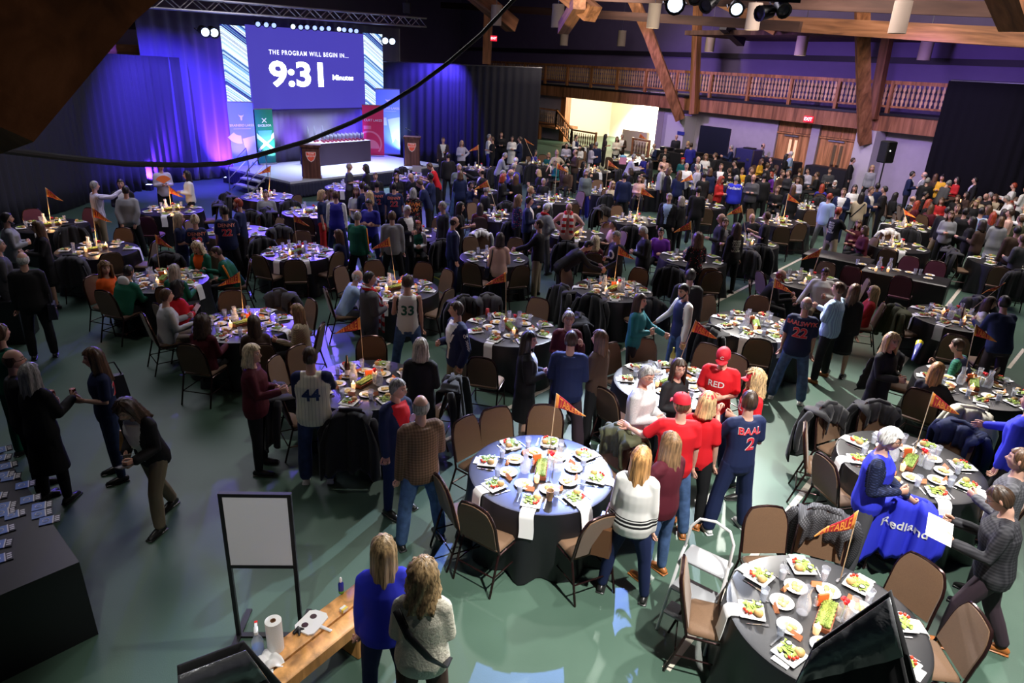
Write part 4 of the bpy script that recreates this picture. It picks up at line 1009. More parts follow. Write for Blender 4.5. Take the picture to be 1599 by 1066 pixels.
# stage light itself
mid = stp(3.7, 1.7)
for f in (.38, .5, .62, .74):
    p = tr0.lerp(tr1, f) + SN * 1.0; lamp('SPOT', p, tuple(stp(3.9 * f * 2 - .6, 1.4)), 2300, (.50, .56, 1), .1, 62, .8)
lamp('SPOT', stp(-1.5, .6, 5.5), tuple(stp(-1.6, 4.6, 2.0)), 9000, BLUE, .1, 80, .8); lamp('SPOT', stp(9.4, 1.0, 5.5), tuple(stp(9.8, 3.6, 1.5)), 6000, BLUE, .1, 90, .8)
for u, c_, e_ in ((.6, (.25, .1, 1), 90), (1.9, (.75, .85, 1), 70), (3.2, (.35, .15, 1), 70), (4.6, (.8, .9, 1), 70), (6.1, (.2, .1, 1), 90), (8.3, (.35, .55, 1), 120)):
    lamp('SPOT', stp(u, 3.3 if u < 8 else 2.6, SZ + .12), tuple(stp(u, 4.6, SZ + 2.0)), e_ * 4, c_, .04, 75, .9)
for x, y, c_, lab in ((234, 297, (.30, .08, 1), 'left'), (355, 285, (.25, .1, 1), 'right')):
    p = at(x, y, .0); o = empty('uplight', tuple(p), 0, 'small black floor uplight at the foot of the left curtain, the %s one' % lab, 'uplight'); obj('housing', MB().box((0, 0, .1), (.22, .2, .2), bev=.02), blackm, o); obj('lens', MB().box((0, 0, .205), (.16, .14, .01)), lensv, o)
    lamp('SPOT', p + Vector((0, .1, .28)), tuple(far(x + 12, 150, 31)), (3500 if x < 300 else 7000), (.14, .03, 1), .05, 66 if x < 300 else 95, .9)
# blue and violet wash thrown over the room
lamp('SPOT', tr0.lerp(tr1, .45) + SN * 1.4, (-1, 19, 0), 7000, (.20, .13, 1), .15, 80, .9); lamp('SPOT', tr0.lerp(tr1, .75) + SN * 1.4, (3, 22, 0), 3200, (.26, .16, 1), .15, 80, .9); lamp('SPOT', tr0.lerp(tr1, .2) + SN * 1.4, (-6, 17, 0), 4200, (.14, .08, 1), .15, 70, .9)
for s_ in (10, 17, 24): lamp('SPOT', wp(s_, 6.5, 5.6), tuple(wp(s_ + .5, -1, 3.2)), 1500, (.5, .3, 1), .3, 80, .95)
lamp('AREA', wp(13, 7, 8.8), tuple(wp(13, 1, 0)), 700, (1, .85, .75), 3, size_y=9); lamp('AREA', wp(24, 9, 8.8), tuple(wp(24, 5, 0)), 900, (1, .88, .8), 3, size_y=9); lamp('AREA', (1, 20, 9.0), (1, 20, 0), 620, (.9, .85, 1), 6); lamp('AREA', (12, 16, 9.0), (11, 16, 0), 850, (1, .9, .85), 5)  # broad area lamps without fixtures, added as general fill in place of pendant light
lamp('AREA', (-9, 16, 9.0), (-8, 15, 0), 420, (.9, .85, 1), 5)  # the same added fill over the left side
lamp('SPOT', wp(12, 9, 2.6), tuple(wp(14, 4, 8)), 70, (1, .55, .3), .4, 120, .9)
# pendants
shade = mat('pendant_shade', (.42, .33, .27), .7)
def pendant(x, y, D, on, lab):
    p = far(x, y, D); o = empty('pendant_lamp', tuple(p), 0, lab, 'pendant lamp')
    obj('lamp_shade', MB().lathe([(.24, .42), (.24, -.42), (.215, -.42), (.215, .38), (.02, .40)], 20), shade, o); obj('cable', MB().tube([(0, 0, .4), (0, 0, gz - p.z - .02)], .012, 5), metal, o)
    if on: obj('bulb', MB().lathe([(.2, -.38), (.02, -.36)], 16), mat('pendant_bulb', (1, .9, .7), .5, emit=(1, .88, .62), es=5), o)
    return o
pendant(871, 25, 30, 0, 'cylindrical pendant lamp left of the lit cream roof beams'); pendant(881, 59, 44, 0, 'small dim pendant lamp below the lit cream roof beams'); pendant(971, 60, 44, 0, 'dim pendant lamp hanging left of the slanting wooden brace')
pendant(1021, 25, 29, 1, 'cylindrical pendant lamp beside the white spotlight'); pendant(1177, 26, 27, 1, 'lit pendant lamp below the cluster of black spotlights'); pendant(1109, 67, 40, 1, 'pendant lamp between the brace and the spotlights, lowest of the middle ones')
pendant(1252, 70, 34, 1, 'lit pendant lamp over the double doors'); pendant(1406, 27, 24, 0, 'large pendant lamp right of the second brace'); pendant(1446, 76, 33, 0, 'pendant lamp in front of the right end of the roof beam'); pendant(775, 24, 34, 0, 'violet pendant lamp above the small exit sign on the upper wall')
# spotlights hanging at the top
for x, y, D, m_, lab, tg in ((1054, 6, 15.5, lensv, 'blazing white spotlight at the top of the picture', (.6, 0, 3.5)), (1106, 6, 15.2, lensb, 'black spotlight right of the blazing one, pointing left', (-3, 9, 1)), (1150, 13, 15.4, lensv, 'black spotlight with a small bright lens left of the lit pendant', (2.0, 4, 3)), (1192, 20, 15.4, lensb, 'black spotlight in front of the lit pendant lamp', (-4, 10, 4)), (1222, 14, 15.5, lensb, 'black spotlight right of the lit pendant lamp', (6, 2, 0)), (1085, -6, 15.6, lensb, 'black spotlight half cut by the top edge', (4, 2, 0))):
    par(far(x, y, D), tg, lab, m_ if m_ is lensv else mat('dark_lens', (.05, .05, .08), .1), 1.5 if x == 1054 else 1.1)
beam('truss_pipe', far(1030, -8, 15.5), far(1250, 2, 15.5), .06, .06, blackm, kind=None).update_tag()
tp = bpy.data.objects['truss_pipe']; tag(tp, 'black pipe carrying the spotlights along the top edge', 'pipe')
ex2 = far(771, 60, 40); o = obj('exit_sign', MB().box((0, 0, 0), (.34, .1, .26)), red_lit, label='small red exit sign high on the dark upper wall', cat='exit sign', loc=ex2)
lettering('EXIT', .15, (0, -.055, 0), (R(90), 0, 0), mat('exit_letters', C['w']), o, .03)
# sagging black cable across the view
cp = [(-60, 222), (0, 234), (100, 246), (200, 256), (300, 258), (350, 255), (400, 243), (480, 220), (550, 191), (600, 166), (650, 135), (700, 98), (750, 55), (800, 2), (840, -40)]
pts = [far(x, y, 5.2 + .004 * max(0, x)) for x, y in cp]
obj('hanging_cable', MB().tube(pts, .022, 8), mat('rubber', (.008, .008, .01), .6), label='thick black cable sagging across the hall in front of the stage', cat='cable')
sg = far(1075, 160, 30)
# loudspeaker on its stand, flight case, black booth by the far wall
sp0 = at(1383, 268, 0); so = far(1385, 237, 27.5)
o = empty('loudspeaker_stand', (so.x, so.y, 0), 0, 'black tripod stand holding the loudspeaker near the right pier', 'stand'); obj('pole', MB().tube([(0, 0, .3), (0, 0, so.z - .35)], .025, 6), blackm, o)
for k in range(3): a_ = k * 2.09; obj('leg', MB().tube([(0, 0, .7), (.5 * math.cos(a_), .5 * math.sin(a_), .02)], .018, 5), blackm, o)
o = empty('loudspeaker', tuple(so), R(20), 'black loudspeaker raised on a stand against the lilac wall', 'loudspeaker'); obj('cabinet', MB().box((0, 0, 0), (.42, .38, .72), bev=.03), mat('speaker_black', (.01, .01, .012), .5), o); obj('indicator_light', MB().ball((-.08, -.2, .05), .02, 6), mat('led_dot', (1, 1, 1), emit=(1, 1, 1), es=4), o)
fc = wp(ws(1166, 260, 1.6)[0], 1.6, 0); o = empty('flight_case', tuple(fc), WANG, 'tall dark blue flight case with metal edges left of the double doors', 'case'); obj('body', MB().box((0, 0, .80), (1.0, .7, 1.5), bev=.02), mat('case_blue', (.03, .03, .12), .4), o)
for sx_ in (-.5, .5): obj('edge_trim', MB().box((sx_, -.35 * FLIP * -1, .8), (.05, .05, 1.5)).box((sx_, .35 * -FLIP * -1, .8), (.05, .05, 1.5)), metal, o)
for k in range(4): obj('latch', MB().box((-.25 + .5 * (k % 2), -.36 * (1 if FLIP < 0 else 1), .5 + .6 * (k // 2)), (.14, .03, .09)), metal, o)
obj('mixer_box', MB().box((0, 0, 0), (.5, .35, .06)), blackm, loc=fc + Vector((0, 0, 1.58)), rz=WANG, label='black mixer box lying on top of the tall flight case', cat='mixer')
bx = wp(ws(1113, 255, 1.0)[0], 1.2, 0)
bx_ = obj('black_backdrop', MB().box((0, 0, 1.15), (1.9, .1, 2.3), bev=.02), mat('booth_black', (.01, .012, .03), .4), loc=bx, rz=WANG, label='black backdrop panel behind the sound desk against the lilac wall', cat='backdrop')
ds = wp(ws(1060, 262, 2.4)[0] + 1.2, 2.6, 0); o = obj('sound_desk', MB().box((0, 0, .5), (5.2, .8, 1.0), bev=.02), mat('desk_black', (.01, .01, .014), .6), loc=ds, rz=WANG, label='long black covered sound desk under the far wall', cat='desk')
for i in range(5): obj('mixer', MB().box((0, 0, .08), (.6, .4, .16), bev=.02), blackm, loc=ds + WD * (-2 + i) + Vector((0, 0, 1.0)), rz=WANG, label='black audio box on the sound desk', cat='mixer', group='audio boxes on the sound desk')
for x_, lab in ((1290, 'between the doors and the dark-suited person'), (1210, 'left of the double doors')):
    q = wp(ws(x_, 262, .4)[0], .1, 0); obj('black_counter', MB().box((0, 0, .55), (2.0, .7, 1.1), bev=.02), mat('desk_black', C['k']), loc=q, rz=WANG, label='black draped counter %s' % lab, cat='counter')
sgn = ws(1063, 208, .34); o = obj('arrow_sign', MB().box((0, 0, 0), (.5, .03, .18)), mat('sign_blue', (.03, .04, .25), .5), loc=wp(sgn[0], .33, sgn[1]), rz=WANG, label='small dark blue direction sign on the white pier', cat='sign')
# ---------------------------------------------------------------- chairs
padm = mat('brown_pad', (.15, .082, .042), .7, sheen=.2, noise=.12, nscale=120); marm = mat('maroon_pad', (.12, .02, .04), .7, sheen=.2); frm = mat('chair_frame', (.035, .015, .015), .25, .6)
def chair_parts(pad):
    seat = MB().box((0, .0, .455), (.43, .42, .065), bev=.028)
    def bk(u, v, s):
        w = .21 * (1.0 if v < .55 else math.sqrt(max(0, 1 - ((v - .55) / .5) ** 2 * .62))); x = (u * 2 - 1) * w; z = .50 + v * .43 + (0 if v < .999 else 0)
        z += .0 if v < .7 else .025 * (1 - (u * 2 - 1) ** 2); return (x, -.215 - .10 * v + s, z)
    back = MB().slab(lambda u, v: bk(u, v, 0), 11, 10, .042)
    fr = MB(); out = [(-.225, -.205, .44)] + [(bk(0, v, 0)[0] * 1.05, bk(0, v, 0)[1], bk(0, v, 0)[2]) for v in (.3, .6, .8, .95)] + [(bk(u, 1, 0)[0], bk(u, 1, 0)[1], bk(u, 1, 0)[2] + .012) for u in (.0, .2, .5, .8, 1.)] + [(-bk(0, v, 0)[0] * 1.05, bk(0, v, 0)[1], bk(0, v, 0)[2]) for v in (.95, .8, .6, .3)] + [(.225, -.205, .44)]
    fr.tube(out, .013, 6, None, cap=False); fr.tube([(-.22, -.2, .425), (-.22, .19, .425), (.22, .19, .425), (.22, -.2, .425)], .012, 6); fr.tube([(-.2, .17, .2), (.2, .17, .2)], .008, 5); fr.tube([(-.21, -.27, .2), (.21, -.27, .2)], .008, 5)
    legs = [MB().tube([(s * .215, .17, .43), (s * .225, .235, .005)], .0125, 6) for s in (-1, 1)] + [MB().tube([(s * .22, -.205, .44), (s * .225, -.33, .005)], .0125, 6) for s in (-1, 1)]
    for s in (-1, 1): fr.tube([(s * .22, .205, .2), (s * .22, -.27, .2)], .008, 5)
    return seat, back, fr, legs
def make_chair(name, pad, sz=-60):
    seat, back, fr, legs = chair_parts(pad); o = empty(name, (0, -20, 0)); tag(o, 'x', 'chair')
    obj('seat', seat, pad, o, smooth=50); obj('backrest', back, pad, o, smooth=60); obj('frame', fr, frm, o)
    for l in legs: obj('leg', l, frm, o)
    return o
def make_far_chair(name, pad):
    seat, back, fr, legs = chair_parts(pad); mb = MB()
    for q, s in [(seat, 0), (back, 0), (fr, 1)] + [(l, 1) for l in legs]: mb.slot(s).add(q.v, q.f)
    return obj(name, mb, [pad, frm], smooth=50)
SRC = {}
def chair(kind, loc, rz, lab, farq):
    key = (kind, farq)
    if key not in SRC:
        SRC[key] = (make_far_chair if farq else make_chair)('banquet_chair', marm if kind == 'm' else padm); o = SRC[key]; o.location = loc; o.rotation_euler = (0, 0, rz); tag(o, lab, 'chair'); return o
    o = dup(SRC[key], loc, rz, lab); o['category'] = 'chair'; return o
# coats hung over chair backs, in chair coordinates
def coat_mb(seed, L=.62, W=.30, front=.28, puff=0, rib=0):
    r_ = random.Random(seed); ph = [r_.uniform(0, 6) for _ in range(6)]
    def fn(u, v):
        x = (u * 2 - 1); s = v * (L + front + .10) - front      # s<0 front flap, 0..0.1 over the top, >0.1 back
        if s < 0: y, z = -.26 + .02, .94 + s; k = .55
        elif s < .10: a = s / .10 * math.pi; y, z = -.325 - .075 * math.cos(a) * -1 * -1, .94 + .035 * math.sin(a); k = .75
        else: y, z = -.40 - .03 * math.sin((s - .1) * 2), .94 - (s - .1); k = min(1, .8 + (s - .1) * .8)
        if .0 <= s < .10: y = -.325 + .085 * math.cos(s / .10 * math.pi)
        w = W * k * (1 + .08 * math.sin(3 * s + ph[0])); z -= .10 * abs(x) ** 3
        fold = .022 * math.sin(x * 9 + ph[1] + s * 2) + .014 * math.sin(x * 17 + ph[2]) + puff * .018 * abs(math.sin(s * 26)) + rib * .012 * math.sin(x * 26)
        sg_ = 1 if s < .05 else -1
        return (x * w, y + sg_ * fold * (1 + 2 * max(0, s - .1)) - (.10 * abs(x) ** 2 * -sg_ * .8), z + .01 * math.sin(x * 7 + ph[3]))
    mb = MB().slab(fn, 21, 19, .018)
    for s in (-1, 1):    # empty sleeves
        mb.tube([(s * W * .80, -.36, .86), (s * (W * .98), -.40, .72), (s * (W * 1.0), -.42, .50), (s * W * .9, -.42, .34 + .08 * math.sin(ph[4] + s))], [(.055, .05), (.06, .05), (.052, .04), (.045, .035)], 8)
    mb.tube([(-.12, -.30, .965), (0, -.335, .985), (.12, -.30, .965)], [.025, .032, .025], 8)
    return mb
COATS = {}
def coat(kind, loc, rz, lab, name='jacket'):
    if kind not in COATS:
        spec = dict(k=(1, .60, .30, .25, 0, 0, 'k'), K=(2, .72, .32, .2, 0, 0, 'k'), p=(3, .58, .33, .25, 1, 0, 'n'), g=(4, .55, .30, .25, 0, 0, 'dg#knit'), G=(5, .6, .33, .25, 0, 0, 'dg#check'), w=(6, .62, .30, .1, 0, 0, 'w'), c=(7, .60, .30, .05, 0, 1, 'c'), o=(8, .55, .3, .3, 0, 0, 'ol'),
            n=(9, .62, .33, .2, 0, 0, 'rb'), f=(10, .42, .34, .3, 1, 0, 'ol'), v=(11, .7, .3, .2, 0, 0, 'gn'), b=(12, .5, .32, .3, 0, 0, 'rb'), m=(13, .6, .3, .2, 0, 0, 'bn'), u=(14, .56, .30, .25, 1, 0, 'dk'))[kind]
        me = coat_mb(*spec[:6]).mesh('jacket', None); me.materials.append(cloth(spec[6]) if kind not in 'Kk' else mat('coat_black', (.010, .010, .013), .85, sheen=.15, bump=.3, bscale=12)); COATS[kind] = me
    return obj(name, COATS[kind], None, loc=loc, rz=rz, label=lab, cat='jacket')
# ---------------------------------------------------------------- tables
clothm = mat('black_tablecloth', (.009, .009, .011), .38, spec=.55, bump=.05, bscale=300)
def cloth_me(r, seed):
    r_ = random.Random(seed); mb = MB(); N = 96; rings = [(0, .762), (r * .6, .762), (r - .02, .762), (r + .004, .756), (r + .012, .73), (r + .03, .5), (r + .05, .25), (r + .07, .012)]; vs = []
    ph = r_.uniform(0, 6)
    for j, (q, z) in enumerate(rings):
        k = max(0, (.75 - z) / .75) ** 1.8
        for i in range(N):
            a = 2 * math.pi * i / N; w = 1 + (.07 * k) * (math.sin(11 * a + ph) + .5 * math.sin(17 * a + 2 * ph)) ; vs.append((q * w * math.cos(a), q * w * math.sin(a), z))
    fs = []
    for j in range(len(rings) - 1):
        for i in range(N): fs.append((j * N + i, j * N + (i + 1) % N, (j + 1) * N + (i + 1) % N, (j + 1) * N + i))
    return MB().add(vs, fs)
CM = [cloth_me(.76, s).mesh('tablecloth', 50) for s in (1, 2, 3)]
for m_ in CM: m_.materials.append(clothm)
topm = mat('plywood', (.35, .25, .15), .6)
t_top = MB().lathe([(.05, .725), (.75, .73), (.75, .752), (.05, .752)], 40).mesh('tabletop', 30); t_top.materials.append(topm)
t_leg = [MB().tube([(sx * .35, sy * .35, .72), (sx * .42, sy * .42, .005)], .015, 6).mesh('leg', 40) for sx in (-1, 1) for sy in (-1, 1)]
for m_ in t_leg: m_.materials.append(blackm)
# tableware, each built once
white_c = mat('white_china', (.82, .82, .80), .25); black_p = mat('black_ramekin', (.01, .01, .012), .3); bunm = mat('bread', (.62, .38, .14), .6, noise=.3, nscale=30); green = mat('salad_leaf', (.30, .42, .07), .6, noise=.6, nscale=50, bump=.5, bscale=50); redt = mat('tomato', (.7, .05, .02), .35); cheese = mat('yellow_dessert', (.82, .55, .16), .6, noise=.35, nscale=60, bump=.4, bscale=60)
creamd = mat('dressing', (.85, .82, .72), .4); glassm = mat('clear_glass', (.85, .9, 1), .06, alpha=.26, spec=1.0); napm = mat('white_linen', (.85, .85, .84), .8, sheen=.2); silver = mat('cutlery_steel', (.7, .7, .72), .2, 1); cardm = mat('orange_card', (.75, .28, .13), .6); flame = mat('flame', (1, .6, .2), .5, emit=(1, .55, .2), es=26); wax = mat('candle_wax', (.9, .75, .55), .5, emit=(1, .5, .2), es=1.2); redc = mat('red_petals', (.75, .01, .02), .6, bump=.8, bscale=60); grass = mat('planter_grass', (.18, .26, .05), .8, noise=.5, nscale=80, bump=.8, bscale=80)
brownw = mat('tray_wood', (.22, .07, .03), .6); penm = mat('pennant_maroon', (.42, .015, .03), .7); peno = mat('pennant_orange', (.85, .32, .06), .7); polem = mat('pale_dowel', (.62, .48, .30), .6)
def lit(mb, m_, name='x', sm=40): me = mb.mesh(name, sm); (me.materials.append(m_)); return me
W_ = {}
W_['plate_s'] = lit(MB().box((0, 0, .008), (.20, .20, .014), bev=.006), white_c)
rr_ = random.Random(3); gb = MB()
for i in range(38): gb.ball((0, 0, 0), (rr_.uniform(.018, .032), rr_.uniform(.010, .018), .004), 6, Matrix.Translation((rr_.uniform(-.07, .055), rr_.uniform(-.065, .07), .024 + rr_.uniform(0, .016))) @ Matrix.Rotation(rr_.uniform(0, 6), 4, 'Z') @ Matrix.Rotation(rr_.uniform(-.7, .7), 4, 'X'))
W_['greens'] = lit(gb, green); W_['bun'] = lit(MB().lathe([(.02, .012), (.037, .02), (.038, .035), (.028, .05), (.012, .056)], 12, (.05, .045, .01)), bunm)
W_['ramekin'] = lit(MB().lathe([(.018, .012), (.026, .04), (.022, .04), (.018, .034)], 12, (-.045, .05, .01)), black_p); W_['dressing'] = lit(MB().lathe([(.02, .037), (.005, .040)], 10, (-.045, .05, .01)), creamd)
tm = MB(); [tm.ball((x, y, .04), .014, 8) for x, y in ((.06, -.05), (.035, -.065), (.07, -.02))]; W_['tomato'] = lit(tm, redt)
W_['plate_d'] = lit(MB().lathe([(.03, 0), (.06, .003), (.098, .016), (.095, .019), (.058, .008), (.01, .006)], 24), white_c); tm = MB(); rr_ = random.Random(4)
for i in range(9): tm.ball((rr_.uniform(-.036, .036), rr_.uniform(-.034, .034), .014 + rr_.uniform(0, .008)), (.028, .022, .009), 7)
W_['dessert'] = lit(tm, cheese)
W_['glass'] = lit(MB().lathe([(.026, 0), (.036, .13), (.0335, .13), (.024, .008), (.004, .008)], 16), glassm); W_['water'] = lit(MB().lathe([(.0235, .009), (.0305, .085), (.003, .086)], 14), mat('ice_water', (.75, .82, .95), .2, alpha=.40))
W_['carafe'] = lit(MB().lathe([(.045, 0), (.058, .06), (.052, .12), (.026, .19), (.036, .26), (.034, .26), (.024, .19), (.048, .12), (.053, .06), (.04, .006)], 18), glassm)
W_['fork'] = lit(MB().box((0, 0, .003), (.010, .13, .003)).box((0, .085, .003), (.022, .05, .003)), silver); W_['knife'] = lit(MB().box((0, 0, .003), (.012, .10, .004)).box((0, .1, .003), (.016, .11, .003)), silver)
W_['card'] = lit(MB().add([(-.045, -.02, 0), (.045, -.02, 0), (.045, 0, .045), (-.045, 0, .045), (-.045, .02, 0), (.045, .02, 0)], [(0, 1, 2, 3), (3, 2, 5, 4), (0, 3, 4), (1, 5, 2), (0, 4, 5, 1)]), cardm)
W_['nap'] = lit(MB().slab(lambda u, v: (-.065 + .13 * u, -.085 + .25 * v, .004), 3, 9, .006), napm)
def napfn(u, v):
    s = v * .50; x = -.07 + .14 * u + .006 * math.sin(v * 9)
    if s < .22: return (x, .12 - s, .005)
    if s < .26: a = (s - .22) / .04 * math.pi / 2; return (x, -.10 - .022 * math.sin(a), .005 - .022 * (1 - math.cos(a)))
    return (x * (1 + .1 * (s - .26)), -.136 - .13 * (s - .26), -.02 - (s - .26))
W_['nap_hang'] = lit(MB().slab(napfn, 5, 16, .007), napm)
W_['candle'] = lit(MB().lathe([(.022, 0), (.03, .05), (.028, .075), (.005, .07)], 12), wax); W_['flame'] = lit(MB().lathe([(.003, .07), (.009, .085), (.006, .10), (.001, .118)], 8), flame)
W_['tray'] = lit(MB().box((0, 0, .02), (.36, .13, .04)).box((0, 0, .045), (.34, .012, .01)), brownw); W_['grass'] = lit(MB().slab(lambda u, v: ((u - .5) * .33, (v - .5) * .105, .052 + .012 * math.sin(u * 40) * math.sin(v * 30)), 30, 12, .02), grass)
fl_ = MB(); rr_ = random.Random(6)
for i in range(14): fl_.ball((rr_.uniform(-.022, .022), rr_.uniform(-.022, .022), .0 + rr_.uniform(-.012, .02)), (.018, .016, .014), 6)
W_['carn'] = lit(fl_, redc); W_['stem'] = lit(MB().tube([(0, 0, -.17), (.01, 0, -.02)], .003, 5), green)
W_['vase'] = lit(MB().lathe([(.035, 0), (.04, .10), (.042, .14), (.039, .14), (.036, .10), (.03, .006)], 14), glassm)
W_['shaker'] = lit(MB().lathe([(.018, 0), (.021, .05), (.014, .07)], 10).slot(1).lathe([(.016, .068), (.012, .085), (.003, .088)], 10), glassm); W_['shaker'].materials.append(silver)
def ware(name, me, loc, rz, lab, cat, parts=(), grp=None):
    o = obj(name, me, None, loc=loc, rz=rz, label=lab, cat=cat, group=grp)
    for n, k in parts: obj(n, W_[k], None, o)
    return o
def pennant(base, top_px, num, lab, size=1.0, side=1, fly=None, farq=False):
    """orange and maroon felt pennant on a dowel; base point on the table, tip of the pole given"""
    h = top_px; o = empty('pennant', tuple(base), 0, lab, 'pennant')
    tip = Vector(h) - Vector(base); obj('pole', MB().tube([(0, 0, 0), tip], .005 * (1.6 if farq else 1), 6), polem, o)
    L, Hh = .38 * size, .17 * size; f = fly if fly else Vector((side, -.15, -.45)); f = f.normalized(); dn = -tip.normalized()
    a = tip; b_ = tip + dn * Hh; nrm = f.cross(dn).normalized()
    def P(u, v, off=0): w = .012 * math.sin(u * 7); c_ = (a.lerp(b_, v)) ; e_ = a.lerp(b_, .5) + f * L; return c_.lerp(e_, u) + nrm * (w + off)
    obj('flag', MB().slab(lambda u, v: tuple(P(u * .98, v)), 12, 5, .003), penm, o, smooth=None)
    fl = o.children[-1]
    obj('flag_band', MB().slab(lambda u, v: tuple(P(u * .10, v)), 4, 4, .008), peno, fl, smooth=None); obj('flag_tip', MB().slab(lambda u, v: tuple(P(.62 + u * .36, v)), 6, 4, .008), peno, fl, smooth=None)
    for s_, w0, w1, k in (('TABLE', .13, .60, 1.0), (num, .66, .84, .8)):
        if not s_: continue
        src = textmesh(s_, 1.0, .04); xs_ = [v.co.x for v in src.vertices]; ys_ = [v.co.y for v in src.vertices]; x0, x1, y0, y1 = min(xs_), max(xs_), min(ys_), max(ys_)
        for sgn in (1, -1):
            me = src.copy()
            for v in me.vertices:
                uu = (v.co.x - x0) / (x1 - x0); uu = uu if sgn < 0 else 1 - uu; vv = 1 - (v.co.y - y0) / (y1 - y0); U = w0 + (w1 - w0) * uu; v.co = P(U, .12 + .76 * vv, .0052 * sgn)
            me.materials.clear(); me.materials.append(peno if s_ == 'TABLE' else penm); q = bpy.data.objects.new('lettering', me); COL.objects.link(q); q.parent = fl
    return o
